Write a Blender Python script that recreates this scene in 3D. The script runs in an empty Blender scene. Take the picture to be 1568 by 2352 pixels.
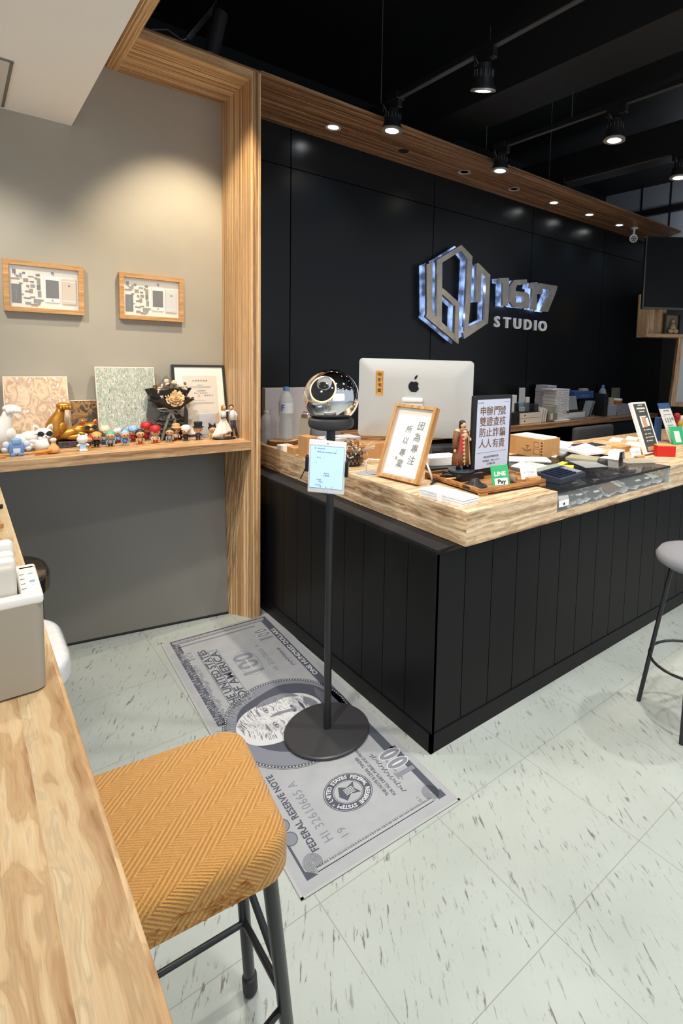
import bpy, bmesh, math, random
from mathutils import Vector, Matrix, Euler
random.seed(7)
SC = bpy.context.scene
COL = SC.collection
PI = math.pi

# ------------------------------------------------------------------ camera, world, exposure
FPX, CX, CY, PITCH, ROLL, YAW, EYE = 1258.06, 1005.54, 934.15, .0902, .0307, .7238, 1.5
_cy, _sy, _cp, _sp, _cr, _sr = math.cos(YAW), math.sin(YAW), math.cos(PITCH), math.sin(PITCH), math.cos(ROLL), math.sin(ROLL)
_f, _r, _u = Vector((_sy, _cy, 0)), Vector((_cy, -_sy, 0)), Vector((0, 0, 1))
FWD = _cp*_f - _sp*_u
_u2 = _sp*_f + _cp*_u
RGT = _cr*_r + _sr*_u2
UPV = -_sr*_r + _cr*_u2
ORG = Vector((0, 0, EYE))
cam_d = bpy.data.cameras.new('camera')
cam = bpy.data.objects.new('camera', cam_d); COL.objects.link(cam)
cam_d.sensor_fit = 'HORIZONTAL'; cam_d.sensor_width = 36.0
cam_d.lens = 36.0*FPX/1568
cam_d.shift_x = (784-CX)/1568
cam_d.shift_y = (CY-1176)/1568
cam_d.clip_start = .02; cam_d.clip_end = 60
mw_ = Matrix((RGT, UPV, -FWD)).transposed().to_4x4(); mw_.translation = ORG
cam.matrix_world = mw_
SC.camera = cam
SC.view_settings.view_transform = 'Standard'; SC.view_settings.look = 'None'
SC.view_settings.gamma = 1; SC.view_settings.use_curve_mapping = False
SC.view_settings.exposure = 0.0
try:
    SC.cycles.use_denoising = True; SC.cycles.max_bounces = 8
    SC.cycles.sample_clamp_indirect = 6; SC.cycles.caustics_reflective = False; SC.cycles.caustics_refractive = False
except Exception: pass
w = bpy.data.worlds.new('world'); SC.world = w; w.use_nodes = True
w.node_tree.nodes['Background'].inputs[0].default_value = (.82, .9, 1, 1)
w.node_tree.nodes['Background'].inputs[1].default_value = .66

def lamp(kind, loc, energy, color=(1, 1, 1), aim=None, **k):
    d = bpy.data.lights.new('room_light', kind); d.energy = energy; d.color = color
    for a, b in k.items(): setattr(d, a, b)
    o = bpy.data.objects.new('room_light', d); COL.objects.link(o); o.location = loc
    if aim is not None: o.rotation_euler = (Vector(aim)-Vector(loc)).to_track_quat('-Z', 'Y').to_euler()
    return o
# unseen fill lamps behind and beside the camera, standing in for shop ceiling lamps
WARM, COOL, NEUT = (1, .80, .56), (.80, .90, 1), (1, .955, .89)
for x, y, e in ((1.1, -.3, 34), (2.1, -.4, 34), (3.2, -.5, 30), (1.1, -1.3, 26), (2.4, -1.4, 26), (4.2, -.6, 30), (4.2, .8, 30), (5.3, .4, 26), (5.3, 1.8, 26), (1.1, .8, 16)):
    lamp('SPOT', (x, y, 2.9), e*.55, (1, .975, .94) if y < .5 else (.94, .98, 1), aim=(x, y, 0), spot_size=math.radians(140), spot_blend=1, shadow_soft_size=.05)
for y in (.45, 1.25, 2.05): lamp('SPOT', (-.12, y, 2.55), 7, (1, .92, .78), aim=(-.1, y, 0), spot_size=math.radians(120), spot_blend=1, shadow_soft_size=.05)
lamp('SPOT', (5.9, 1.9, 2.9), 60, (1, .84, .62), aim=(6.8, 3.0, 1.1), spot_size=math.radians(60), spot_blend=1, shadow_soft_size=.05)  # added spot without a fitting, brightens the dark steel panels
lamp('POINT', (6.7, 3.1, 3.25), 5, (.85, .92, 1), shadow_soft_size=.1)  # added point light, lifts the light grey upper wall
for y in (.5, 1.4, 2.3): lamp('SPOT', (.40, y, 2.54), 84, (1, .95, .88), aim=(1.25, y+.2, .6), spot_size=math.radians(110), spot_blend=1, shadow_soft_size=.05)  # added spots under the white ceiling, brighten the counter's left face
# unseen area light added behind the camera as frontal fill, daylight tinted
lamp('AREA', (1.2, -2.6, 1.5), 26, (.92, .97, 1), aim=(1.8, 2, 1.5), shape='RECTANGLE', size=4, size_y=2.2)

# ------------------------------------------------------------------ measured points: a sight line meets a plane
def ray(x, y): return FWD + RGT*((x-CX)/FPX) - UPV*((y-CY)/FPX)
def hit(x, y, ax, v):
    d = ray(x, y); return ORG + d*((v-ORG[ax])/d[ax])
def PX(x, y, v): return hit(x, y, 0, v)
def PY(x, y, v): return hit(x, y, 1, v)
def PZ(x, y, v): return hit(x, y, 2, v)
def PD(x, y, d): return ORG + ray(x, y)*d

# ------------------------------------------------------------------ materials
MATS = {}
def mat(name, col, rough=.5, metal=0, spec=.5, emit=None, es=0, trans=0, ior=1.45, bump=0, bscale=60, coat=0, alpha=1, vary=0, vscale=8):
    if name in MATS: return MATS[name]
    m = bpy.data.materials.new(name); m.use_nodes = True; nt = m.node_tree; b = nt.nodes['Principled BSDF']
    b.inputs['Base Color'].default_value = (*col, 1); b.inputs['Roughness'].default_value = rough
    b.inputs['Metallic'].default_value = metal; b.inputs['Specular IOR Level'].default_value = spec
    b.inputs['Transmission Weight'].default_value = trans; b.inputs['IOR'].default_value = ior
    b.inputs['Coat Weight'].default_value = coat; b.inputs['Alpha'].default_value = alpha
    if emit: b.inputs['Emission Color'].default_value = (*emit, 1); b.inputs['Emission Strength'].default_value = es
    if bump or vary:
        tc = nt.nodes.new('ShaderNodeTexCoord'); n = nt.nodes.new('ShaderNodeTexNoise')
        nt.links.new(tc.outputs['Object'], n.inputs['Vector'])
        if bump:
            n.inputs['Scale'].default_value = bscale; n.inputs['Detail'].default_value = 4
            bp = nt.nodes.new('ShaderNodeBump'); bp.inputs['Strength'].default_value = bump; bp.inputs['Distance'].default_value = .01
            nt.links.new(n.outputs['Fac'], bp.inputs['Height']); nt.links.new(bp.outputs['Normal'], b.inputs['Normal'])
        if vary:
            n2 = nt.nodes.new('ShaderNodeTexNoise'); n2.inputs['Scale'].default_value = vscale; n2.inputs['Detail'].default_value = 5
            nt.links.new(tc.outputs['Object'], n2.inputs['Vector'])
            r = nt.nodes.new('ShaderNodeValToRGB'); nt.links.new(n2.outputs['Fac'], r.inputs[0])
            r.color_ramp.elements[0].position = .3; r.color_ramp.elements[1].position = .7
            r.color_ramp.elements[0].color = (*[max(0, c*(1-vary)) for c in col], 1)
            r.color_ramp.elements[1].color = (*[min(1, c*(1+vary)) for c in col], 1)
            nt.links.new(r.outputs[0], b.inputs['Base Color'])
    MATS[name] = m; return m

def _n(nt, t, **k):
    n = nt.nodes.new(t)
    for a, b in k.items(): setattr(n, a, b)
    return n
def wood(name, grain, light, mid, dark, across=34, along=.9, rough=.42, plank=None, pvary=.25, fine=90, kmid=.5, knots=.6, rings=9, ringdark=.80):
    """striped laminate wood, grain along axis 0, 1 or 2"""
    m = bpy.data.materials.new(name); m.use_nodes = True; nt = m.node_tree; L = nt.links.new; b = nt.nodes['Principled BSDF']
    tc = _n(nt, 'ShaderNodeTexCoord'); mp = _n(nt, 'ShaderNodeMapping'); L(tc.outputs['Object'], mp.inputs['Vector'])
    s = [across]*3; s[grain] = along; mp.inputs['Scale'].default_value = s
    # slow warp bends the stripes
    wn = _n(nt, 'ShaderNodeTexNoise'); wm = _n(nt, 'ShaderNodeMapping'); L(tc.outputs['Object'], wm.inputs['Vector'])
    ws = [3.]*3; ws[grain] = 1.6; wm.inputs['Scale'].default_value = ws; L(wm.outputs[0], wn.inputs['Vector']); wn.inputs['Detail'].default_value = 2
    sub = _n(nt, 'ShaderNodeVectorMath', operation='SUBTRACT'); L(wn.outputs['Color'], sub.inputs[0]); sub.inputs[1].default_value = (.5, .5, .5)
    sc = _n(nt, 'ShaderNodeVectorMath', operation='SCALE'); L(sub.outputs[0], sc.inputs[0]); sc.inputs['Scale'].default_value = knots
    ad = _n(nt, 'ShaderNodeVectorMath', operation='ADD'); L(mp.outputs[0], ad.inputs[0]); L(sc.outputs[0], ad.inputs[1])
    n1 = _n(nt, 'ShaderNodeTexNoise'); L(ad.outputs[0], n1.inputs['Vector']); n1.inputs['Scale'].default_value = 1.6; n1.inputs['Detail'].default_value = 3; n1.inputs['Roughness'].default_value = .55
    r = _n(nt, 'ShaderNodeValToRGB'); L(n1.outputs['Fac'], r.inputs[0]); e = r.color_ramp.elements
    e[0].position = .30; e[0].color = (*dark, 1); e[1].position = .68; e[1].color = (*light, 1)
    q = e.new(kmid); q.color = (*mid, 1); q = e.new(.40); q.color = (*[a*.45+b_*.55 for a, b_ in zip(dark, mid)], 1)
    # fine fibre
    fm = _n(nt, 'ShaderNodeMapping'); L(tc.outputs['Object'], fm.inputs['Vector']); fs = [fine*2.2]*3; fs[grain] = fine*.05; fm.inputs['Scale'].default_value = fs
    fn = _n(nt, 'ShaderNodeTexNoise'); L(fm.outputs[0], fn.inputs['Vector']); fn.inputs['Detail'].default_value = 3
    fr = _n(nt, 'ShaderNodeMapRange'); L(fn.outputs['Fac'], fr.inputs['Value']); fr.inputs[1].default_value = .3; fr.inputs[2].default_value = .7; fr.inputs[3].default_value = .90; fr.inputs[4].default_value = 1.08
    # contour lines of the slow noise draw the growth rings
    k1 = _n(nt, 'ShaderNodeMath', operation='MULTIPLY'); L(n1.outputs['Fac'], k1.inputs[0]); k1.inputs[1].default_value = rings*2*PI
    k2 = _n(nt, 'ShaderNodeMath', operation='SINE'); L(k1.outputs[0], k2.inputs[0])
    k3 = _n(nt, 'ShaderNodeMapRange'); L(k2.outputs[0], k3.inputs['Value']); k3.inputs[1].default_value = .45; k3.inputs[2].default_value = 1; k3.inputs[3].default_value = 1; k3.inputs[4].default_value = ringdark
    mr_ = _n(nt, 'ShaderNodeMix', data_type='RGBA', blend_type='MULTIPLY'); mr_.inputs[0].default_value = 1; L(r.outputs[0], mr_.inputs[6]); L(k3.outputs[0], mr_.inputs[7])
    mx = _n(nt, 'ShaderNodeMix', data_type='RGBA', blend_type='MULTIPLY'); mx.inputs[0].default_value = 1
    L(mr_.outputs[2], mx.inputs[6]); L(fr.outputs[0], mx.inputs[7]); out = mx.outputs[2]
    if plank:
        sp = _n(nt, 'ShaderNodeSeparateXYZ'); L(tc.outputs['Object'], sp.inputs[0])
        ax, pw = plank
        dv = _n(nt, 'ShaderNodeMath', operation='DIVIDE'); L(sp.outputs[ax], dv.inputs[0]); dv.inputs[1].default_value = pw
        fl = _n(nt, 'ShaderNodeMath', operation='FLOOR'); L(dv.outputs[0], fl.inputs[0])
        wh = _n(nt, 'ShaderNodeTexWhiteNoise', noise_dimensions='1D'); L(fl.outputs[0], wh.inputs['W'])
        mr = _n(nt, 'ShaderNodeMapRange'); L(wh.outputs['Value'], mr.inputs['Value']); mr.inputs[3].default_value = 1-pvary; mr.inputs[4].default_value = 1+pvary*.5
        m2 = _n(nt, 'ShaderNodeMix', data_type='RGBA', blend_type='MULTIPLY'); m2.inputs[0].default_value = 1; L(out, m2.inputs[6]); L(mr.outputs[0], m2.inputs[7]); out = m2.outputs[2]
        # each plank gets its own grain
        ofs = _n(nt, 'ShaderNodeMath', operation='MULTIPLY'); L(wh.outputs['Value'], ofs.inputs[0]); ofs.inputs[1].default_value = 37
        cb = _n(nt, 'ShaderNodeCombineXYZ')
        for i in range(3): L(ofs.outputs[0], cb.inputs[i])
        a2 = _n(nt, 'ShaderNodeVectorMath', operation='ADD'); L(ad.outputs[0], a2.inputs[0]); L(cb.outputs[0], a2.inputs[1]); L(a2.outputs[0], n1.inputs['Vector'])
    L(out, b.inputs['Base Color']); b.inputs['Roughness'].default_value = rough
    bp = _n(nt, 'ShaderNodeBump'); bp.inputs['Strength'].default_value = .05; L(fn.outputs['Fac'], bp.inputs['Height']); L(bp.outputs['Normal'], b.inputs['Normal'])
    MATS[name] = m; return m

def S(r, g, b):   # sRGB 0..255 to linear
    return tuple(((c/255)/12.92 if c/255 <= .04045 else ((c/255+.055)/1.055)**2.4) for c in (r, g, b))
WL, WM, WD = S(236, 202, 156), S(202, 160, 114), S(140, 100, 64)
for ax, nm in enumerate('xyz'):
    wood('wood_'+nm, ax, WL, WM, WD)
    wood('stripe_'+nm, ax, S(250, 218, 168), S(200, 156, 108), S(116, 80, 50), across=60, along=.35, knots=.25, kmid=.5)
    wood('slab_'+nm, ax, S(242, 222, 188), S(212, 182, 144), S(140, 106, 76), across=40, along=.45, knots=1.1, kmid=.5)
wood('table_wood', 1, S(236, 212, 170), S(216, 180, 134), S(166, 122, 78), across=24, along=.4, rough=.4, plank=(0, .047), pvary=.14, knots=.9, kmid=.47, rings=7, ringdark=.84)
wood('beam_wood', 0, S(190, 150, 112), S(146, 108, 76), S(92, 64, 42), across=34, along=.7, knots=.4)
BLACK = mat('black_paint', (.010, .0105, .012), .38)
M_WHITE = mat('white_plastic', S(236, 236, 234), .35)
M_PAPER = mat('white_paper', S(238, 238, 238), .8)
M_BLK = mat('black_plastic', (.012, .012, .014), .35)
M_BLKM = mat('black_metal', (.014, .014, .016), .32, spec=.6)
M_STEEL = mat('brushed_steel', S(150, 145, 138), .38, 1)
M_CHROME = mat('chrome', (.86, .86, .87), .045, 1)
M_GLASS = mat('clear_glass', (.75, .82, .80), .02, alpha=.12, spec=.6)
M_KRAFT = mat('kraft_card', S(190, 142, 92), .8, vary=.06, vscale=30)
M_OAK = wood('oak_wood', 2, S(214, 168, 112), S(196, 148, 92), S(166, 118, 68), across=30, along=2, knots=.3)
M_OAKX = wood('oak_wood_x', 0, S(214, 168, 112), S(196, 148, 92), S(166, 118, 68), across=30, along=2, knots=.3)
M_INK = mat('black_ink', (.012, .012, .014), .7)
M_GREY = mat('grey_print', S(120, 124, 130), .7)

# ------------------------------------------------------------------ mesh building
class MB:
    def __init__(s): s.v = []; s.f = []; s.fm = []; s.mi = 0; s.T = Matrix.Identity(4)
    def add(s, vs, fs):
        o = len(s.v); s.v += [tuple(s.T @ Vector(p)) for p in vs]
        s.f += [tuple(i+o for i in f) for f in fs]; s.fm += [s.mi]*len(fs); return s
    def box(s, a, b, bev=0):
        (x0, y0, z0), (x1, y1, z1) = [min(p, q) for p, q in zip(a, b)], [max(p, q) for p, q in zip(a, b)]
        if bev <= 0:
            return s.add([(x0, y0, z0), (x1, y0, z0), (x1, y1, z0), (x0, y1, z0), (x0, y0, z1), (x1, y0, z1), (x1, y1, z1), (x0, y1, z1)],
                  [(0, 3, 2, 1), (4, 5, 6, 7), (0, 1, 5, 4), (1, 2, 6, 5), (2, 3, 7, 6), (3, 0, 4, 7)])
        bm = bmesh.new(); bmesh.ops.create_cube(bm, size=1)
        for q in bm.verts: q.co = Vector(((x0+x1)/2+q.co.x*(x1-x0), (y0+y1)/2+q.co.y*(y1-y0), (z0+z1)/2+q.co.z*(z1-z0)))
        bmesh.ops.bevel(bm, geom=bm.edges[:], offset=min(bev, .49*min(x1-x0, y1-y0, z1-z0)), segments=3, affect='EDGES', profile=.5)
        bm.verts.ensure_lookup_table(); s.add([q.co[:] for q in bm.verts], [[v.index for v in f.verts] for f in bm.faces]); bm.free(); return s
    def cbox(s, c, d, bev=0):
        return s.box([c[i]-d[i]/2 for i in range(3)], [c[i]+d[i]/2 for i in range(3)], bev)
    def tube(s, pts, r, n=12, cap=True, close=False):
        pts = [Vector(p) for p in pts]; rs = r if isinstance(r, (list, tuple)) else [r]*len(pts)
        rings = []; prev = None; N = len(pts)
        for i, p in enumerate(pts):
            t = (pts[(i+1) % N]-pts[i-1]) if close else (pts[min(i+1, N-1)]-pts[max(i-1, 0)])
            t = t.normalized() if t.length > 1e-9 else Vector((0, 0, 1))
            if prev is None:
                a = Vector((0, 0, 1)) if abs(t.z) < .9 else Vector((1, 0, 0)); nx = t.cross(a).normalized()
            else: nx = (prev-t*prev.dot(t)).normalized()
            prev = nx; ny = t.cross(nx)
            rings.append([p+nx*math.cos(2*PI*k/n)*rs[i]+ny*math.sin(2*PI*k/n)*rs[i] for k in range(n)])
        vs = [q for g in rings for q in g]; fs = []
        for i in range(N if close else N-1):
            for k in range(n):
                a, b = i*n+k, i*n+(k+1) % n; j = ((i+1) % N)*n
                fs.append((a, b, j+(k+1) % n, j+k))
        if cap and not close: fs += [tuple(range(n-1, -1, -1)), tuple((N-1)*n+k for k in range(n))]
        return s.add(vs, fs)
    def cyl(s, a, b, r, r2=None, n=24): return s.tube([a, b], [r, r if r2 is None else r2], n)
    def lathe(s, prof, c=(0, 0, 0), n=28, sx=1, sy=1):
        vs = []; fs = []
        for r, z in prof:
            for k in range(n): vs.append((c[0]+r*sx*math.cos(2*PI*k/n), c[1]+r*sy*math.sin(2*PI*k/n), c[2]+z))
        for i in range(len(prof)-1):
            for k in range(n): fs.append((i*n+k, i*n+(k+1) % n, (i+1)*n+(k+1) % n, (i+1)*n+k))
        if prof[0][0] > 1e-5: fs.append(tuple(range(n-1, -1, -1)))
        if prof[-1][0] > 1e-5: fs.append(tuple((len(prof)-1)*n+k for k in range(n)))
        return s.add(vs, fs)
    def ball(s, c, r, n=16, m=10, rot=None):
        r = (r, r, r) if not isinstance(r, (tuple, list)) else r
        vs = []; fs = []
        for i in range(m+1):
            for k in range(n):
                p = Vector((r[0]*math.sin(PI*i/m)*math.cos(2*PI*k/n), r[1]*math.sin(PI*i/m)*math.sin(2*PI*k/n), -r[2]*math.cos(PI*i/m)))
                if rot: p = rot @ p
                vs.append(tuple(p+Vector(c)))
        for i in range(m):
            for k in range(n): fs.append((i*n+k, i*n+(k+1) % n, (i+1)*n+(k+1) % n, (i+1)*n+k))
        return s.add(vs, fs)
    def prism(s, poly, z0, z1, plane='xy'):
        def P(a, b, c): return (a, b, c) if plane == 'xy' else ((a, c, b) if plane == 'xz' else (c, a, b))
        n = len(poly); ar = sum(poly[i][0]*poly[(i+1) % n][1]-poly[(i+1) % n][0]*poly[i][1] for i in range(n))
        if ar < 0: poly = poly[::-1]
        if plane == 'xz': z0, z1 = z1, z0
        vs = [P(*q, z0) for q in poly]+[P(*q, z1) for q in poly]
        fs = [tuple(range(n-1, -1, -1)), tuple(range(n, 2*n))]+[(i, (i+1) % n, n+(i+1) % n, n+i) for i in range(n)]
        return s.add(vs, fs)
    def quad(s, a, b, c, d): return s.add([a, b, c, d], [(0, 1, 2, 3)])
    def slabq(s, a, b, c, d, t):   # quad with thickness t behind its face
        a, b, c, d = map(Vector, (a, b, c, d)); nrm = (b-a).cross(d-a).normalized()*t
        return s.add([a, b, c, d, a-nrm, b-nrm, c-nrm, d-nrm], [(0, 1, 2, 3), (7, 6, 5, 4), (0, 4, 5, 1), (1, 5, 6, 2), (2, 6, 7, 3), (3, 7, 4, 0)])
    def mesh(s, name, mats):
        me = bpy.data.meshes.new(name); me.from_pydata([tuple(v) for v in s.v], [], s.f)
        for m in (mats if isinstance(mats, (list, tuple)) else [mats]): me.materials.append(m)
        for p, k in zip(me.polygons, s.fm): p.material_index = k
        return me
    def build(s, name, mats, parent=None, smooth=None, at=None, rz=0, M=None, fix=True):
        me = s.mesh(name, mats)
        if fix:
            bm = bmesh.new(); bm.from_mesh(me); bmesh.ops.remove_doubles(bm, verts=bm.verts[:], dist=1e-6)
            bmesh.ops.recalc_face_normals(bm, faces=bm.faces[:]); bm.to_mesh(me); bm.free()
        if smooth is not None:
            for p in me.polygons: p.use_smooth = True
            try: me.set_sharp_from_angle(angle=math.radians(smooth))
            except Exception: pass
        o = bpy.data.objects.new(name, me); COL.objects.link(o)
        if parent is not None: o.parent = parent
        if at is not None: o.location = at
        if rz: o.rotation_euler = (0, 0, rz)
        if M is not None: o.matrix_local = M
        return o
def B(): return MB()
def tag(o, label=None, cat=None, group=None, kind=None):
    if label: o['label'] = label
    if cat: o['category'] = cat
    if group: o['group'] = group
    if kind: o['kind'] = kind
    return o
def thing(name, label, cat, loc=(0, 0, 0), rz=0, group=None, M=None):
    o = bpy.data.objects.new(name, None); COL.objects.link(o); o.empty_display_size = .05
    if M is not None: o.matrix_world = M
    else: o.location = loc; o.rotation_euler = (0, 0, rz)
    return tag(o, label, cat, group)
def struct(name, mb, m, smooth=None, label=None):
    o = mb.build(name, m, smooth=smooth); o['kind'] = 'structure'
    if label: o['label'] = label
    return o
def frameM(o, u, v):   # matrix whose local x is along u, local z along v, local -y faces out
    u = Vector(u).normalized(); v = Vector(v); v = (v-u*v.dot(u)).normalized(); n = v.cross(u)
    M = Matrix((u, n, v)).transposed().to_4x4(); M.translation = Vector(o); return M
def text_mb(body, size, ext=.0004, align='CENTER', bold=0, sx=1, shear=0, font_space=1):
    c = bpy.data.curves.new('t', 'FONT'); c.body = body; c.size = size; c.extrude = ext; c.align_x = align; c.align_y = 'CENTER'
    c.offset = bold; c.space_character = font_space; c.resolution_u = 3; c.shear = shear
    o = bpy.data.objects.new('t', c); COL.objects.link(o); bpy.context.view_layer.update()
    me = bpy.data.meshes.new_from_object(o.evaluated_get(bpy.context.evaluated_depsgraph_get()))
    b = MB(); b.v = [(v.co.x*sx, v.co.y, v.co.z) for v in me.vertices]; b.f = [tuple(p.vertices) for p in me.polygons]; b.fm = [0]*len(b.f)
    bpy.data.objects.remove(o); bpy.data.curves.remove(c); bpy.data.meshes.remove(me)
    return b
def merge(b, t, M):    # add text/mesh t into b after transform M
    b.add([tuple(M @ Vector(v)) for v in t.v], t.f); return b
def onxz(x, y, z):     # lay text (xy) on the local xz face, facing -y
    return Matrix.Translation((x, y, z)) @ Matrix.Rotation(PI/2, 4, 'X')
def copy_tree(o, parent=None):
    c = o.copy(); COL.objects.link(c)
    if parent is not None: c.parent = parent
    for ch in list(o.children): copy_tree(ch, c)
    return c
# ------------------------------------------------------------------ setting
YG, YF, YW = 3.3006, 2.879, 3.4083       # grey wall, front of the wooden portal, black wall
XJ, XP = 1.1972, 1.2483                  # portal post
ZH, ZB, ZS = 2.8955, 2.9356, 2.571       # portal underside, beam underside, white soffit
XR = 6.9

def floor_mat():
    m = bpy.data.materials.new('vinyl_tile'); m.use_nodes = True; nt = m.node_tree; L = nt.links.new; b = nt.nodes['Principled BSDF']
    tc = _n(nt, 'ShaderNodeTexCoord')
    mp = _n(nt, 'ShaderNodeMapping'); L(tc.outputs['Object'], mp.inputs['Vector']); mp.vector_type = 'TEXTURE'
    mp.inputs['Rotation'].default_value = (0, 0, math.radians(62)); mp.inputs['Scale'].default_value = (1/15, 1/95, 1)
    n1 = _n(nt, 'ShaderNodeTexNoise'); L(mp.outputs[0], n1.inputs['Vector']); n1.inputs['Scale'].default_value = 1.0; n1.inputs['Detail'].default_value = 4; n1.inputs['Roughness'].default_value = .62; n1.inputs['Distortion'].default_value = .5
    r1 = _n(nt, 'ShaderNodeValToRGB'); L(n1.outputs['Fac'], r1.inputs[0]); e = r1.color_ramp.elements
    e[0].position = .585; e[0].color = (0, 0, 0, 1); e[1].position = .66; e[1].color = (1, 1, 1, 1)
    nm = _n(nt, 'ShaderNodeTexNoise'); L(tc.outputs['Object'], nm.inputs['Vector']); nm.inputs['Scale'].default_value = 9; nm.inputs['Detail'].default_value = 2
    rm = _n(nt, 'ShaderNodeMapRange'); L(nm.outputs['Fac'], rm.inputs['Value']); rm.inputs[1].default_value = .36; rm.inputs[2].default_value = .56
    mu = _n(nt, 'ShaderNodeMath', operation='MULTIPLY'); L(r1.outputs[0], mu.inputs[0]); L(rm.outputs[0], mu.inputs[1])
    # small specks
    mp2 = _n(nt, 'ShaderNodeMapping'); L(tc.outputs['Object'], mp2.inputs['Vector']); mp2.vector_type = 'TEXTURE'
    mp2.inputs['Rotation'].default_value = (0, 0, math.radians(68)); mp2.inputs['Scale'].default_value = (1/45, 1/110, 1)
    n2 = _n(nt, 'ShaderNodeTexNoise'); L(mp2.outputs[0], n2.inputs['Vector']); n2.inputs['Scale'].default_value = 1; n2.inputs['Detail'].default_value = 2
    r2 = _n(nt, 'ShaderNodeMapRange'); L(n2.outputs['Fac'], r2.inputs['Value']); r2.inputs[1].default_value = .66; r2.inputs[2].default_value = .8; r2.inputs[4].default_value = .5
    mxx = _n(nt, 'ShaderNodeMath', operation='MAXIMUM'); L(mu.outputs[0], mxx.inputs[0]); L(r2.outputs[0], mxx.inputs[1])
    # soft tone change over the tiles
    n3 = _n(nt, 'ShaderNodeTexNoise'); L(tc.outputs['Object'], n3.inputs['Vector']); n3.inputs['Scale'].default_value = 2.2; n3.inputs['Detail'].default_value = 6
    r3 = _n(nt, 'ShaderNodeValToRGB'); L(n3.outputs['Fac'], r3.inputs[0]); e = r3.color_ramp.elements
    e[0].position = .3; e[0].color = (*S(163, 170, 164), 1); e[1].position = .7; e[1].color = (*S(178, 185, 180), 1)
    mx = _n(nt, 'ShaderNodeMix', data_type='RGBA'); L(mxx.outputs[0], mx.inputs[0]); L(r3.outputs[0], mx.inputs[6]); mx.inputs[7].default_value = (*S(112, 108, 106), 1)
    sp = _n(nt, 'ShaderNodeSeparateXYZ'); L(tc.outputs['Object'], sp.inputs[0])
    def line(ax, off, per, w):
        a = _n(nt, 'ShaderNodeMath', operation='SUBTRACT'); L(sp.outputs[ax], a.inputs[0]); a.inputs[1].default_value = off
        pp = _n(nt, 'ShaderNodeMath', operation='PINGPONG'); L(a.outputs[0], pp.inputs[0]); pp.inputs[1].default_value = per/2
        lt = _n(nt, 'ShaderNodeMath', operation='LESS_THAN'); L(pp.outputs[0], lt.inputs[0]); lt.inputs[1].default_value = w; return lt
    l1 = line(0, 1.1322, .4342, .0011); l2 = line(1, .7517, .4625, .0012)
    mm = _n(nt, 'ShaderNodeMath', operation='MAXIMUM'); L(l1.outputs[0], mm.inputs[0]); L(l2.outputs[0], mm.inputs[1])
    ml = _n(nt, 'ShaderNodeMath', operation='MULTIPLY'); L(mm.outputs[0], ml.inputs[0]); ml.inputs[1].default_value = .75
    m3 = _n(nt, 'ShaderNodeMix', data_type='RGBA'); L(ml.outputs[0], m3.inputs[0]); L(mx.outputs[2], m3.inputs[6]); m3.inputs[7].default_value = (*S(128, 128, 122), 1)
    L(m3.outputs[2], b.inputs['Base Color']); b.inputs['Roughness'].default_value = .36; b.inputs['Specular IOR Level'].default_value = .35
    return m
struct('floor', B().box((-1.6, -2.2, -.05), (7.2, 4.6, 0)), floor_mat())

M_GREYW = mat('grey_plaster', S(166, 160, 146), .75, vary=.09, vscale=1.6, bump=.05, bscale=14)
struct('wall_left', B().box((-1.6, YG, .9), (XJ, YG+.08, 3.0)), M_GREYW, label='grey plaster wall above the wooden shelf')
# lower panel leans out from the wall towards the floor
M_PANEL = mat('grey_laminate', S(118, 115, 107), .33, vary=.04, vscale=2)
pa, pb, pc = Vector((-1.6, 3.54, 0)), PZ(524, 1409, 0), PX(516, 1040, XJ)
b = B(); n = 16; A_, B_, C_, D_ = Vector((-1.6, 3.54, 0)), Vector(pb), Vector((XJ-.001, 3.29, .99)), Vector((-1.6, 3.29, .99))
b.add([tuple((A_.lerp(B_, i/n)).lerp(D_.lerp(C_, i/n), j/n)) for j in range(n+1) for i in range(n+1)], [(j*(n+1)+i, j*(n+1)+i+1, (j+1)*(n+1)+i+1, (j+1)*(n+1)+i) for j in range(n) for i in range(n)])
struct('wall_left.001', b, M_PANEL, 180, label='smooth grey wall panel below the wooden shelf')
b = B(); b.slabq((-1.6, 3.537, 0), pb+Vector((0, -.004, 0)), pb+Vector((0, -.004, .008)), (-1.6, 3.533, .008), .01)
struct('baseboard_left', b, M_INK)

# wooden portal: jamb with a face strip, header, and the trim that runs on along the ceiling
b = B()
b.add([(XJ, YF+.034, ZB), (XJ, YG+.06, ZB), (XJ, YG+.06, .95), (XJ, YF+.034, .95)], [(0, 1, 2, 3)])
b.add([(XJ, YF+.034, .95), (XJ, YG, .95), tuple(pb), (XJ, YF+.034, 0)], [(0, 1, 2, 3)])
b.box((XJ, YF, 0), (XP, YF+.035, ZB)); b.box((XJ+.012, YF+.03, 0), (XP, YW+.02, ZB))
struct('trim_1', b, MATS['stripe_z'], label='tall wooden post of the portal between grey and black wall')
b = B(); b.box((.675, YF, ZH), (XJ, YG+.06, ZB))
struct('trim_2', b, MATS['stripe_x'], label='wooden header over the grey wall')
b = B(); b.box((.6265, -.6, ZH), (.675, YG+.06, ZB)); b.box((.60, -.6, ZH+.01), (.6265, YG+.06, ZB))
struct('trim_3', b, MATS['stripe_y'], label='wooden strip running along the white lowered ceiling')
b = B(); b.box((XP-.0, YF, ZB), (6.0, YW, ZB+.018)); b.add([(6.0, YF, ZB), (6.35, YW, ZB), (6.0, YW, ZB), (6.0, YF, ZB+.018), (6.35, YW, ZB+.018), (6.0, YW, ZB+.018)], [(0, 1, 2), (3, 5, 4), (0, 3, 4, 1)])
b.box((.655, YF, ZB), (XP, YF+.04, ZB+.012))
struct('trim_4', b, MATS['beam_wood'], label='long wooden soffit with downlights above the black wall')

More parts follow.
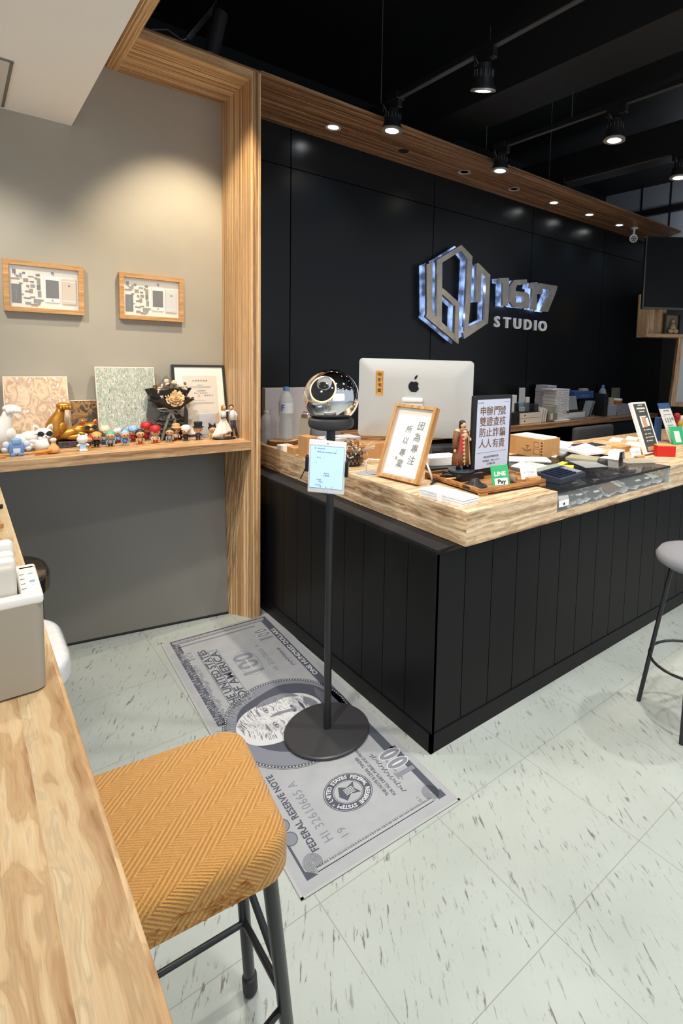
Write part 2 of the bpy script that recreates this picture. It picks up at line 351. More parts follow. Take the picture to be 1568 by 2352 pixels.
# black feature wall built of big panels with open joints
M_BW = mat('black_panel', (.0040, .0052, .0068), .28, spec=.40)
b = B(); xs = [XP, 1.68]+[1.68+1.2265*k for k in (1, 2, 3, 4)]+[XR]
xs = xs[:6]+[6.80]
g = .0035
for i in range(len(xs)-1):
    for z0, z1 in ((0, 2.69), (2.69, 3.0)):
        b.box((xs[i]+g, YW, z0+(g if z0 else 0)), (xs[i+1]-g, YW+.03, z1-g))
struct('wall_back', b, M_BW, label='black panelled wall behind the counter')
struct('wall_back.001', B().box((XP, YW+.022, 0), (XR, YW+.06, 2.96)), M_INK, label='dark backing seen in the joints of the black wall')

# right side: grey upper wall, black pilaster panels
M_GW2 = mat('light_grey_board', S(150, 154, 160), .6)
b = B(); b.box((XR+.3, .2, 2.4), (XR+.36, 4.6, 4.2))
struct('wall_right', b, M_GW2, label='light grey upper wall at the far right')
b = B()
for y in (4.03, 3.62, 2.95): b.box((XR+.285, y-.008, 2.4), (XR+.301, y+.008, 4.2))
b.box((XR+.24, .2, 3.50), (XR+.31, 4.22, 3.58)); b.box((XR+.24, .2, 3.19), (XR+.31, 3.36, 3.26))
struct('trim_5', b, M_BLK, label='black rails across the light grey upper wall')
M_PIL = mat('dark_steel_panel', (.05, .052, .055), .33, .55)
b = B(); b.box((6.80, 3.22, 0), (6.9, YW+.02, 2.4)); b.box((6.80, 3.02, 0), (6.9, 3.212, 2.4)); b.box((6.80, .2, 0), (6.9, 3.012, 2.4))
struct('wall_right.001', b, M_PIL, label='dark steel wall panels beside the black wall')

# black ceiling and its hanging beams
ZC = 3.9
M_CEIL = mat('ceiling_black', (.0045, .005, .006), .6)
struct('ceiling', B().box((.55, -2.2, ZC), (7.4, 4.8, ZC+.05)), M_CEIL)
struct('wall_back.002', B().box((-1.6, 4.6, 0), (7.4, 4.7, ZC)), M_CEIL, label='dark void above the beam')
struct('wall_left.002', B().box((.56, -.6, ZB+.01), (.60, 4.6, ZC)), M_CEIL, label='dark upstand above the wooden strip')
M_DUCT = mat('ceiling_duct', (.017, .017, .018), .5)
b = B(); b.box((2.68, -1.5, 3.2), (3.03, 4.6, 3.55)); struct('ceiling.001', b, M_DUCT, label='boxed black beam under the ceiling')
b = B(); b.box((5.0, -1.5, 3.45), (5.3, 4.6, 3.7)); struct('ceiling.002', b, M_DUCT, label='second boxed black beam further right')

# white lowered ceiling at the left with an air outlet
M_SOF = mat('white_ceiling', S(250, 248, 242), .8)
struct('ceiling.003', B().box((-1.6, -.6, ZS), (.4719, YG+.001, ZS+.45)), M_SOF, label='white lowered ceiling at the left')
t = thing('air_outlet', 'flat pale air conditioner panel set in the white lowered ceiling', 'air conditioner', (-.1, 3.0, ZS))
b = B(); b.box((-.5, -.262, -.006), (.308, .262, 0)); b.build('panel', mat('outlet_panel', S(214, 210, 200), .5), t)
b = B(); b.box((.300, -.262, -.0065), (.311, .262, -.0005)); b.box((-.5, -.265, -.0065), (.311, -.258, -.0005)); b.box((-.5, .258, -.0065), (.311, .265, -.0005)); b.build('border', mat('outlet_edge', S(120, 116, 106), .5), t)
b = B()
for k in range(5): b.box((-.45, -.2+k*.08, -.012), (.1, -.19+k*.08, -.005))
b.build('vent_slats', M_SOF, t)

# ------------------------------------------------------------------ left bar table
ZT = 1.03
t = thing('bar_table', 'long light wooden bar table along the left edge of the room', 'table', (0, 0, 0))
o = B().box((-.62, .12, ZT-.05), (.0985, 2.80, ZT), .002).build('tabletop', MATS['table_wood'], t)
for y in (.3, 2.6):
    B().box((-.5, y, 0), (-.44, y+.06, ZT-.05)).build('leg', M_BLKM, t)
# shelf on the grey wall
ZSH = 1.012
b = B(); b.box((-1.0, YF, ZSH-.046), (XJ, YG-.005, ZSH), .0015)
tag(b.build('wall_shelf', MATS['wood_x']), 'wooden display shelf along the grey wall, crowded with figurines', 'shelf')
t = thing('poster_stand', 'white upright card at the far end of the left bar table, cut by the frame', 'sign', (.02, 2.2, ZT))
b = B().box((-.35, 0, 0), (.066, .012, .115)); b.build('board', M_PAPER, t)
b = B().box((-.2, -.03, 0), (-.1, .04, .006)); b.build('foot', M_WHITE, t)

# ------------------------------------------------------------------ counter
XC, YC, ZT2, ZB2 = 1.4219, 1.4256, .9242, .7904
XBD, YBD = 1.303, 1.4547
t = thing('reception_counter', 'black planked reception counter with thick striped wooden top and glass case', 'counter', (0, 0, 0))
def slab(b, x0, y0, x1, y1): b.box((x0, y0, ZB2), (x1, y1, ZT2))
b = B(); slab(b, XC, YC, XC+.56, 2.35); b.build('countertop_corner', MATS['slab_x'], t)
# grain turns along the left leg: face and top run with Y
b = B(); b.box((XC-.0012, YC+.001, ZB2+.0005), (XC+.0, 3.405, ZT2-.0005)); b.build('countertop_edge', MATS['slab_y'], t)
b = B(); slab(b, XC, 2.35, XC+.60, 3.405); b.build('countertop_return', MATS['slab_y'], t)
b = B(); slab(b, 3.035, YC, 5.6, 2.30); b.build('countertop_front', MATS['slab_x'], t)
b = B(); b.box((XC+.56, YC, ZB2), (3.035, 2.30, .826)); b.box((XC+.56, 2.16, .826), (3.035, 2.30, ZT2)); b.build('case_floor', MATS['slab_x'], t)
cab = B()
cab.box((XBD+.01, YBD+.012, 0), (XBD+.68, 3.40, .789)); cab.box((XBD+.6, YBD+.012, 0), (5.6, 2.2, .789))
M_CAB = mat('counter_black', (.0055, .0055, .0060), .40, spec=.25)
cab.build('carcass', M_INK, t)
b = B(); x = YBD; pw = .153; xx = XBD
edges = [XBD, 1.4532]+[1.4532+.1525*k for k in range(1, 27)]
for a, c in zip(edges, edges[1:]): b.box((a+.0018, YBD, .07), (c-.0018, YBD+.014, .775))
edges = [YBD, YBD+.02]; y = 1.6231
ys = [YBD+.0]+[1.6231+.1543*k for k in range(0, 12)]
for a, c in zip(ys, ys[1:]): b.box((XBD, a+(.0018 if a > YBD+.01 else 0), .07), (XBD+.014, min(c, 3.4)-.0018, .775))
b.build('plank_cladding', M_CAB, t)
b = B(); b.box((XBD-.004, YBD-.004, 0), (5.6, YBD+.01, .075)); b.box((XBD-.004, YBD-.004, 0), (XBD+.01, 3.4, .075)); b.build('kick_board', M_CAB, t)
b = B(); b.add([(XBD, YBD, .775), (5.6, YBD, .775), (5.6, YC+.004, ZB2), (XC+.002, YC+.004, ZB2), (XBD, 3.4, .775), (XC, 3.4, ZB2)], [(0, 1, 2, 3), (4, 0, 3, 5)]); b.build('cornice', M_CAB, t, fix=False)
# glass case
gl = B(); gl.box((XC+.56, YC+.001, .826), (3.03, YC+.006, ZT2-.006)); gl.build('front_glass', M_GLASS, t)
M_GTOP = mat('case_top_glass', (.02, .022, .026), .05, trans=.0, alpha=.45, spec=.6)
gl = B(); gl.box((XC+.56, YC+.001, ZT2-.006), (3.035, 2.16, ZT2)); o = gl.build('top_glass', M_GTOP, t)
b = B(); b.box((XC+.56, YC-.002, ZT2-.009), (3.035, YC+.007, ZT2+.001)); b.build('rim', M_BLK, t)
b = B(); b.box((3.024, YC+.002, .826), (3.034, YC+.02, ZT2-.008)); b.build('glass_post', mat('glass_edge', S(150, 168, 160), .2), t)
M_FUR = mat('grey_fur', S(150, 152, 158), .95, vary=.6, vscale=26, bump=1, bscale=70)
b = B(); NX, NY = 60, 34
vs = [(XC+.565+(3.028-XC-.565)*i/NX, YC+.012+.7*j/NY, .834+.014*random.random()+.006*math.sin(i*.9)*math.cos(j*1.1)+.012*min(1, j/3)) for j in range(NY+1) for i in range(NX+1)]
b.add(vs, [(j*(NX+1)+i, j*(NX+1)+i+1, (j+1)*(NX+1)+i+1, (j+1)*(NX+1)+i) for j in range(NY) for i in range(NX)])
tag(b.build('fur_lining', M_FUR, smooth=180), 'grey fluffy lining spread inside the glass counter case', 'fur cloth', kind='stuff')

# workstation ledge along the black wall
tag(B().box((2.03, 2.95, .903), (5.9, YW-.002, .949), .002).build('back_ledge', MATS['beam_wood']), 'narrow wooden ledge along the foot of the black wall, stacked with phone boxes', 'shelf')
# ------------------------------------------------------------------ ceiling lights
M_LED = mat('lamp_glow', (1, .95, .85), emit=(1, .90, .72), es=14)
M_LEDC = mat('lamp_glow_cool', (.9, .95, 1), emit=(.86, .93, 1), es=22)
M_RIM = mat('lamp_rim', S(190, 186, 176), .35, .6)
ZK = 3.007
def track(x, y0, y1, lab, wires):
    t = thing('track_rail', lab, 'track rail', (x, y0, ZK), group='black lamp rails hung under the ceiling')
    B().box((-.017, 0, 0), (.017, y1-y0, .03)).build('rail', M_BLKM, t)
    b = B(); b.box((-.012, .02, .001), (.012, y1-y0-.02, -.0015)); b.build('slot', mat('rail_slot', S(90, 88, 84), .4, .5), t)
    for y in wires: B().cyl((0, y-y0, .03), (0, y-y0, ZC-ZK), .0016, n=5).build('hanging_wire', mat('wire', S(110, 110, 108), .5), t)
    B().box((-.03, y1-y0-.10, -.006), (.03, y1-y0+.01, .036), .004).build('end_feed', M_BLKM, t)
track(2.021, -.5, 2.799, 'black rail with lamps, closest to the wooden portal', (.6, 2.9))
track(3.003, -.5, 2.846, 'black rail with lamps, in the middle of the black ceiling', (.9, 2.95, 2.2))
track(3.949, -.2, 3.016, 'black rail with lamps, farthest towards the grey upper wall', (1.9, 3.1))
def track_lamp(x, y, z, lab, tilt=(0, 0), on=1, en=26, col=WARM, size=.062, cone=78):
    t = thing('track_spotlight', lab, 'spotlight', (x, y, ZK), group='spotlights on the ceiling rails')
    h = z-ZK
    b = B(); b.box((-.016, -.075, -.05), (.016, .055, 0), .004); b.build('adapter', M_BLKM, t)
    b = B(); b.cyl((0, 0, -.05), (0, 0, -.075), .006, n=10)
    b.tube([(-size-.006, 0, h+.085), (-size-.008, 0, h+.13), (-size*.6, 0, -.075), (0, 0, -.073), (size*.6, 0, -.075), (size+.008, 0, h+.13), (size+.006, 0, h+.085)], .0045, 8); b.build('bracket', M_BLKM, t)
    R = Euler((tilt[0], tilt[1], 0)).to_matrix().to_4x4()
    b = B(); b.T = Matrix.Translation((0, 0, h+.07)) @ R @ Matrix.Translation((0, 0, -.07))
    k = size/.062
    b.lathe([(.028*k, .125), (.034*k, .12), (.042*k, .085), (.048*k, .06), (.050*k, .045), (.058*k, .02), (size, .004), (size, 0), (.054*k, 0), (.046*k, .012)], n=28)
    hd = b.build('lamp_head', M_BLKM, t, smooth=35)
    b = B(); b.T = Matrix.Translation((0, 0, h+.07)) @ R @ Matrix.Translation((0, 0, -.07))
    for q in range(14):
        a = 2*PI*q/14; b.box((.047*k*math.cos(a)-.002, .047*k*math.sin(a)-.002, .06), (.047*k*math.cos(a)+.002, .047*k*math.sin(a)+.002, .09))
    b.build('cooling_slots', mat('slot_grey', S(70, 70, 70), .4), hd)
    b = B(); b.T = Matrix.Translation((0, 0, h+.07)) @ R @ Matrix.Translation((0, 0, -.07))
    b.lathe([(.0001, -.006), (.030*k, -.005), (.050*k, -.001), (.050*k, .010)], n=28); b.build('bulb', M_LED if col != COOL else M_LEDC, t)
    b = B(); b.T = Matrix.Translation((0, 0, h+.07)) @ R @ Matrix.Translation((0, 0, -.07))
    b.lathe([(.052*k, .004), (size+.001, .006), (size+.002, -.003), (.053*k, -.003)], n=28); b.build('rim', M_RIM, t, smooth=40)
    b = B(); b.tube([(.01, .05, -.05), (.03, .04, -.09), (.02, .01, h+.15), (.0, .0, h+.125)], .0022, 6); b.build('cord', M_WHITE, t)
    if on:
        d = (R @ Vector((0, 0, -1)).to_4d()).to_3d() if False else R.to_3x3() @ Vector((0, 0, -1))
        p = Vector((x, y, z+.07)) + d*.085
        lamp('SPOT', p, en, col, aim=p+d, spot_size=math.radians(cone), spot_blend=.7, shadow_soft_size=.035)
track_lamp(2.021, 2.780, 2.845, 'lit spotlight hanging nearest the wooden soffit on the portal-side rail', (0, 0), en=60)
track_lamp(2.021, 2.020, 2.831, 'unlit-looking black spotlight with a thin bright rim seen from the side', (math.radians(14), math.radians(-13)), en=90, col=(1, .93, .82), cone=85)
track_lamp(3.003, 2.802, 2.852, 'dim warm spotlight in front of the soffit on the middle rail', (0, 0), en=60)
track_lamp(3.003, 1.885, 2.821, 'bright spotlight alone under the middle rail', (0, 0), en=80)
track_lamp(3.949, 1.938, 2.835, 'spotlight in front of the light grey upper wall', (0, 0), en=70)
track_lamp(2.021, 0.848, 2.829, 'spotlight of the portal-side rail over the open floor', (0, 0), en=110, col=NEUT, cone=110)
track_lamp(3.003, 0.565, 2.829, 'spotlight of the middle rail over the open floor', (0, 0), en=110, col=NEUT, cone=110)
# black cylinder spot above the header, aimed at the picture wall
p0, p1 = PD(507, 30, 2.75), PD(484, 128, 2.75)
t = thing('cylinder_spotlight', 'black cylinder spotlight on an angled arm above the wooden header', 'spotlight', tuple(p0))
ax = (p1-p0)
B().tube([(0, 0, 0), tuple(ax*.5), tuple(ax)], .036, 24).build('barrel', mat('barrel_black', (.02, .02, .022), .3), t, smooth=40)
B().tube([tuple(ax*.995), tuple(ax*1.004)], .031, 24).build('lens', M_LED, t)
pa_, pb_ = PD(430, 88, 2.8)-p0, PD(495, 12, 2.8)-p0
b = B(); b.tube([tuple(pa_), tuple(pb_)], .017, 4); b.cyl(tuple(pb_), (0, 0, 0), .012); b.build('arm', M_BLKM, t)
b = B(); b.cyl(tuple(pb_), (pb_.x, pb_.y, ZC-p0.z), .008, n=10); b.build('stem', M_BLKM, t)
b = B(); b.tube([tuple(PD(350, 68, 2.8)-p0), tuple(PD(385, 68, 2.8)-p0), tuple(PD(418, 92, 2.8)-p0), tuple(pa_)], .004, 6); b.build('cord', mat('grey_cord', S(130, 130, 128), .5), t)
lamp('SPOT', (.98, 2.62, 2.98), 120, (1, .84, .62), aim=(.96, 3.3, 1.70), spot_size=math.radians(62), spot_blend=.8, shadow_soft_size=.03)
lamp('SPOT', (-.1, 2.55, 2.5), 58, (1, .93, .82), aim=(.1, 3.3, 1.5), spot_size=math.radians(75), spot_blend=1, shadow_soft_size=.04)
# downlights let into the wooden soffit
M_RING = mat('downlight_ring', S(206, 202, 194), .35)
M_OFF = mat('downlight_off', S(236, 230, 214), .4)
for (x, st, lab) in ((1.860, 2, 'lit downlight in the soffit nearest the portal post'), (2.4235, 0, 'empty dark downlight hole in the wooden soffit'),
        (3.0165, 1, 'unlit pale downlight above the left of the wall emblem'), (3.5999, 1, 'unlit pale downlight above the wall numerals'),
        (4.1512, 2, 'lit downlight, first of three in a row beyond the numerals'), (4.7197, 2, 'lit downlight, middle one of the three beyond the numerals'),
        (5.271, 2, 'lit downlight beside the white security camera')):
    t = thing('downlight', lab, 'downlight', (x, 3.19, ZB), group='round downlights in the wooden soffit')
    if st:
        B().lathe([(.034, -.0005), (.047, -.002), (.050, -.006), (.040, -.007), (.033, -.003)], n=28).build('ring', M_RING, t, smooth=40)
        B().lathe([(.0001, -.003), (.034, -.003), (.034, 0)], n=24).build('lens', M_LEDC if st == 2 else M_OFF, t)
    else:
        B().lathe([(.0001, -.002), (.036, -.002), (.038, 0)], n=24).build('socket', M_INK, t)
    if st == 2: lamp('SPOT', (x, 3.19, ZB-.012), 14, COOL, aim=(x, 3.19, 0), spot_size=math.radians(100), spot_blend=.8, shadow_soft_size=.03)
# security camera under the soffit
t = thing('security_camera', 'small white security camera with a ring of dark lenses under the soffit', 'security camera', (5.50, 3.15, ZB))
B().lathe([(.042, 0), (.042, -.006), (.03, -.012), (.012, -.014), (.012, -.075), (.0001, -.076)], n=24).build('mount', M_WHITE, t, smooth=40)
d = (Vector((0, 0, EYE))-Vector((5.5, 3.15, 2.8))); d.z -= 1.2; d.normalize()
q0 = Vector((0, 0, -.10)); 
hd = B().tube([tuple(q0-d*.05), tuple(q0-d*.02), tuple(q0+d*.05), tuple(q0+d*.056)], [.024, .037, .043, .041], 24).build('housing', M_WHITE, t, smooth=40)
B().tube([tuple(q0+d*.0555), tuple(q0+d*.058)], .034, 24).build('lens_plate', mat('lens_plate', S(190, 192, 200), .3), t)
b = B(); R = d.to_track_quat('Z', 'Y').to_matrix()
for k in range(6):
    c = q0+d*.058+R @ Vector((.022*math.cos(k*PI/3), .022*math.sin(k*PI/3), 0)); b.tube([tuple(c), tuple(c+d*.002)], .0065, 10)
b.tube([tuple(q0+d*.058), tuple(q0+d*.061)], .009, 12)
b.build('lens', M_INK, t)
B().tube([(-.06, 0, 0), (-.045, 0, -.05), (-.01, 0, -.11)], .003, 6).build('cord', mat('brown_cord', S(90, 60, 40), .5), t)

# ------------------------------------------------------------------ framed phones on the grey wall
M_MOUNT = mat('mount_board', S(232, 226, 212), .85)
def phone_frame(x0, x1, z0, z1, lab, dark):
    wd, hg = x1-x0, z1-z0
    t = thing('framed_phone', lab, 'picture frame', (x0, YG-.03, z0), group='wooden box frames with a dismantled phone on the grey wall')
    f = .021; b = B()
    b.box((0, 0, 0), (wd, .03, f)); b.box((0, 0, hg-f), (wd, .03, hg)); b.box((0, 0, f), (f, .03, hg-f)); b.box((wd-f, 0, f), (wd, .03, hg-f))
    b.build('frame', M_OAKX, t)
    B().box((f, .022, f), (wd-f, .026, hg-f)).build('backing', M_MOUNT, t)
    ix, iz, iw, ih = f, f, wd-2*f, hg-2*f
    def at(u, v, y=.022): return (ix+u*iw, y, iz+v*ih)
    # phone front
    def rr(u0, v0, u1, v1, y0, y1, bev=.006):
        b = B(); a, c = at(u0, v0), at(u1, v1); b.box((a[0], y0, a[2]), (c[0], y1, c[2]), bev); return b
    rr(.50, .16, .72, .80, .016, .022, .0028).build('phone_front', M_WHITE, t)
    rr(.515, .27, .705, .71, .0148, .0162, 0).build('phone_screen', M_INK, t)
    b = B(); c = at(.61, .215); b.tube([(c[0], .0158, c[2]), (c[0], .0148, c[2])], .0045, 14); b.build('home_button', M_STEEL, t)
    bk = rr(.755, .14, .97, .78, .015, .022, .0028).build('phone_back', mat('phone_back_'+('gold' if dark else 'silver'), S(206, 186, 164) if dark else S(210, 208, 204), .35, .3), t)
    b = B(); c = at(.86, .60); merge(b, text_mb('\u25CF', .012), onxz(c[0], .0148, c[2])); b.build('back_emblem', M_INK, bk)
    b = B()
    for v in (.22, .70):
        a, c = at(.757, v), at(.968, v+.012); b.box((a[0], .0146, a[2]), (c[0], .0151, c[2]))
    b.build('antenna_line', M_WHITE, bk)
    rr(.035, .10, .17, .55, .0195, .022, .001).build('battery', mat('battery', S(38, 38, 42), .5), t)
    b = B(); c = at(.10, .33)
    for k in range(4): merge(b, text_mb('|||'[:2+k % 2], .008), onxz(c[0], .0193, c[2]-.02+k*.012))
    b.build('battery_print', mat('label_grey', S(150, 150, 150), .6), t)
    M_PCB = [mat('part_dark', S(46, 46, 50), .5), mat('part_grey', S(120, 118, 112), .45, .5), mat('part_brown', S(124, 96, 70), .6)]
    rnd = random.Random(3 if dark else 5)
    spots = [(.05, .80, .05, .10), (.10, .72, .07, .05), (.03, .66, .12, .035), (.15, .72, .03, .10), (.20, .62, .07, .08), (.19, .80, .04, .05), (.24, .50, .04, .05), (.22, .38, .06, .03), (.27, .74, .08, .03), (.29, .62, .06, .03),
             (.30, .50, .06, .07), (.28, .36, .05, .10), (.29, .25, .07, .03), (.36, .70, .035, .05), (.38, .78, .055, .05), (.39, .60, .05, .13), (.39, .45, .05, .13), (.40, .28, .05, .14), (.20, .22, .10, .025), (.22, .08, .08, .06), (.30, .05, .10, .05),
             (.34, .12, .10, .10), (.42, .18, .06, .04), (.60, .86, .035, .05), (.62, .84, .018, .07), (.14, .56, .05, .03), (.17, .30, .03, .03)]
    for i, (u, v, du, dv) in enumerate(spots):
        b = rr(u, v, u+du, v+dv, .0195-.001*rnd.random(), .022, .0006)
        if i % 3 == 0: a = rr(u+du*.6, v-dv*.4, u+du*.9, v+dv*.3, .020, .022, 0); b.add(a.v, a.f)
        b.build('phone_component', M_PCB[(i*7+i//3) % 3], t)
    B().box((f*.9, .0055, f*.9), (wd-f*.9, .0065, hg-f*.9)).build('glass', mat('frame_glass', (1, 1, 1), .02, alpha=.10, spec=.5), t)
phone_frame(.183, .4997, 1.655, 1.893, 'oak box frame with gold phone back and black battery, in dim light', 1)
phone_frame(.658, .972, 1.651, 1.890, 'oak box frame with silver phone back, in bright spotlight', 0)
# ------------------------------------------------------------------ shelf by the grey wall
def abstract(name, cols, scale, stretch, th=.5, detail=6, dist=1.2):
    m = bpy.data.materials.new(name); m.use_nodes = True; nt = m.node_tree; L = nt.links.new; b = nt.nodes['Principled BSDF']
    tc = _n(nt, 'ShaderNodeTexCoord'); mp = _n(nt, 'ShaderNodeMapping'); L(tc.outputs['Object'], mp.inputs[0]); mp.inputs['Scale'].default_value = stretch
    n = _n(nt, 'ShaderNodeTexNoise'); L(mp.outputs[0], n.inputs['Vector']); n.inputs['Scale'].default_value = scale; n.inputs['Detail'].default_value = detail; n.inputs['Distortion'].default_value = dist
    r = _n(nt, 'ShaderNodeValToRGB'); L(n.outputs['Fac'], r.inputs[0]); r.color_ramp.interpolation = 'CONSTANT' if th else 'LINEAR'
    e = r.color_ramp.elements; ps = [i/(len(cols)-1)*.44+.29 for i in range(len(cols))]
    e[0].position = 0; e[0].color = (*cols[0], 1); e[1].position = ps[-1]; e[1].color = (*cols[-1], 1)
    for p, c in list(zip(ps, cols))[1:-1]: q = e.new(p); q.color = (*c, 1)
    L(r.outputs[0], b.inputs['Base Color']); b.inputs['Roughness'].default_value = .6
    bp = _n(nt, 'ShaderNodeBump'); bp.inputs['Strength'].default_value = .3; bp.inputs['Distance'].default_value = .004; L(n.outputs['Fac'], bp.inputs['Height']); L(bp.outputs['Normal'], b.inputs['Normal'])
    MATS[name] = m; return m
M_ART1 = abstract('beige_paint', [S(120, 78, 50), S(196, 164, 134), S(222, 200, 170), S(206, 178, 148), S(186, 152, 124), S(222, 216, 206), S(200, 170, 140)], 27, (1, 1, .6), th=0, detail=9, dist=.8)
M_ART2 = abstract('mint_paint', [S(60, 58, 56), S(120, 130, 120), S(206, 200, 186), S(138, 166, 152), S(150, 144, 128), S(214, 212, 204), S(120, 122, 118), S(190, 176, 110)], 75, (1, 1, .34), th=0, detail=8, dist=1.0)
M_ART3 = abstract('dark_gold_paint', [S(40, 32, 28), S(66, 54, 46), S(96, 74, 50), S(168, 120, 62), S(58, 48, 42), S(44, 38, 36)], 22, (1, 1, .7), th=0)
def canvas(lab, x0, x1, y0, y1, h, m, th=.02, edge=S(228, 216, 196)):
    # leans against the wall: foot at y0, head at y1
    o = Vector((x0, y0, ZSH+.001)); v = Vector((0, y1-y0, h))
    t = thing('abstract_canvas', lab, 'painting', M=frameM(o, (1, 0, 0), v)); H = v.length; wd = x1-x0
    B().box((0, 0, 0), (wd, th, H)).build('canvas_edge', mat('canvas_edge', edge, .8), t)
    B().box((.003, -.0012, .003), (wd-.003, 0, H-.004)).build('painted_face', m, t)
canvas('square beige and brown abstract painting behind the white cat figure', .165, .417, 3.17, 3.265, .335, M_ART1)
canvas('mint, white and gold speckled abstract painting behind the figurines', .536, .812, 3.17, 3.262, .385, M_ART2)
canvas('small dark painting with gold swirls behind the golden cat figure', .425, .60, 3.225, 3.27, .215, M_ART3)
# dark strip of the canvas behind
# certificate in a black frame leaning at the corner of the shelf
o = Vector((.905, 3.19, ZSH+.001)); v = Vector((0, .085, .400))
t = thing('certificate_frame', 'black framed certificate with white mount beside the wooden post', 'picture frame', M=frameM(o, (1, 0, 0), v)); H = v.length; wd = .289
b = B(); f = .012
b.box((0, -.004, 0), (wd, .016, f)); b.box((0, -.004, H-f), (wd, .016, H)); b.box((0, -.004, f), (f, .016, H-f)); b.box((wd-f, -.004, f), (wd, .016, H-f)); b.build('frame', mat('frame_black', (.03, .032, .035), .35), t)
B().box((f, .002, f), (wd-f, .006, H-f)).build('mount', mat('mount_white', S(238, 234, 224), .8), t)
B().box((.055, .0008, .068), (wd-.048, .002, H-.062)).build('certificate', mat('certificate_paper', S(214, 204, 190), .8), t)
b = B(); b.add([(wd-.048, .0004, .068), (wd-.048, .0004, .135), (.135, .0004, .068)], [(0, 2, 1)]); b.build('certificate_corner', mat('certificate_tan', S(178, 146, 120), .8), t)
b = B()
merge(b, text_mb('法 律 顧 問 證 書', .0115, .0003), onxz(.146, 0, H-.092))
for s, x, z, sz in (('證 書 字 號', .146, H-.117, .006), ('法律事務所', .15, H-.150, .010), ('資 訊 工 作 室 負 責 人', .15, H-.163, .008), ('律 師 所 印', .19, H-.178, .011)): merge(b, text_mb(s, sz, .0003), onxz(x, 0, z))
for z, a, c in ((H-.124, .09, .21), (H-.133, .09, .205), (H-.205, .09, .17), (H-.219, .11, .215), (H-.225, .11, .215), (.11, .14, .21)): b.box((a, .0, z), (c, .0006, z+.0018))
b.build('certificate_print', mat('print_brown', S(110, 102, 92), .7), t)
b = B(); b.box((.128, .0, H-.186), (.142, .0006, H-.172)); b.build('seal_stamp', mat('stamp', S(208, 160, 120), .7), t)
B().box((f, -.001, f), (wd-f, -.0004, H-f)).build('glass', MATS['frame_glass'], t)

# muscular cats
HX = .066
def cat(lab, x, y, rz, m, ear, k=1.0, dz=0):
    t = thing('cat_figure', lab, 'cat figure', (x, y, ZSH+dz), rz)
    b = B(); b.ball((-.080*k, 0, .042*k), (.040*k, .034*k, .042*k), 20, 12); b.ball((-.03*k, 0, .036*k), (.06*k, .036*k, .032*k), 20, 12, rot=Euler((0, -.15, 0)).to_matrix())
    b.ball((.018*k, 0, .050*k), (.042*k, .036*k, .030*k), 20, 12); b.ball((.005*k, -.02*k, .018*k), (.055*k, .02*k, .018*k), 16, 10); b.ball((.036*k, -.025*k, .028*k), (.036*k, .016*k, .015*k), 16, 10, rot=Euler((0, .5, 0)).to_matrix())
    b.ball((.02*k, -.012*k, .062*k), (.030*k, .02*k, .018*k), 14, 10)
    b.build('body', m, t, smooth=180)
    b = B(); b.tube([(-.080*k, 0, .018*k), (-.088*k, 0, .05*k), (-.084*k, 0, .085*k), (-.074*k, 0, .120*k), (-.062*k, 0, .150*k), (-.058*k, 0, .172*k)], [.030*k, .044*k, .042*k, .031*k, .021*k, .018*k], 20)
    b.ball((-.066*k, -.008*k, .070*k), (.034*k, .034*k, .038*k), 18, 12); b.build('raised_arm', m, t, smooth=180)
    b = B(); b.ball((-.044*k, 0, .182*k), (.036*k, .026*k, .020*k), 18, 12, rot=Euler((0, .15, 0)).to_matrix())
    for q in range(4): b.ball((-.061*k+q*.0135*k, -.020*k, .175*k-(.002*k if q in (0, 3) else 0)), (.0085*k, .010*k, .012*k), 12, 8)
    b.build('paw', m, t, smooth=180)
    h = B(); h.ball((.066*k, -.008*k, .062*k), (.038*k, .032*k, .029*k), 22, 14); h.ball((.071*k, -.034*k, .052*k), (.018*k, .010*k, .011*k), 14, 8); hd = h.build('head', m, t, smooth=180)
    for s in (-1, 1):
        e = B(); e.T = Matrix.Translation((.066*k+s*.024*k, -.004*k, .082*k)) @ Matrix.Rotation(s*.35, 4, 'Y'); e.lathe([(.014*k, 0), (.012*k, .012*k), (.0075*k, .022*k), (.0001, .028*k)], n=16, sy=.6); eo = e.build('ear', m, hd, smooth=60)
        e = B(); e.T = Matrix.Translation((.066*k+s*.025*k, -.0105*k, .084*k)) @ Matrix.Rotation(s*.35, 4, 'Y'); e.lathe([(.0085*k, 0), (.006*k, .009*k), (.0001, .017*k)], n=14, sy=.35); e.build('ear_lining', ear, eo, smooth=60)
    g = B()
    for s in (-1, 1): g.tube([(.068*k+s*.0165*k, -.037*k, .067*k), (.068*k+s*.0165*k, -.0415*k, .067*k)], .0125*k, 18)
    g.tube([(.034*k, -.034*k, .067*k), (.068*k, -.040*k, .068*k), (.102*k, -.034*k, .067*k)], .0014*k, 6); g.tube([(.032*k, -.03*k, .067*k), (.028*k, .0, .067*k)], .0014*k, 6)
    g.build('sunglasses', mat('lens_black', (.01, .01, .012), .12), hd, smooth=40)
    n = B(); n.ball((.071*k, -.044*k, .056*k), (.003*k, .002*k, .002*k), 8, 6); n.tube([(.063*k, -.042*k, .047*k), (.071*k, -.0445*k, .050*k), (.079*k, -.042*k, .047*k)], .0011*k, 5); n.build('nose_mouth', mat('cat_nose', S(150, 110, 84), .5), hd)
cat('white muscular cat figure in black sunglasses, lying with one huge arm raised', .232, 3.120, .05, mat('white_glaze', S(238, 236, 230), .32, coat=.3), mat('ear_tan', S(196, 158, 120), .6), 1.02, .010)
cat('golden muscular cat figure in sunglasses, lying with one huge arm raised', .428, 3.155, .03, mat('gold_glaze', S(186, 132, 54), .38, .7), mat('ear_red', S(170, 30, 40), .5), .92, .031)

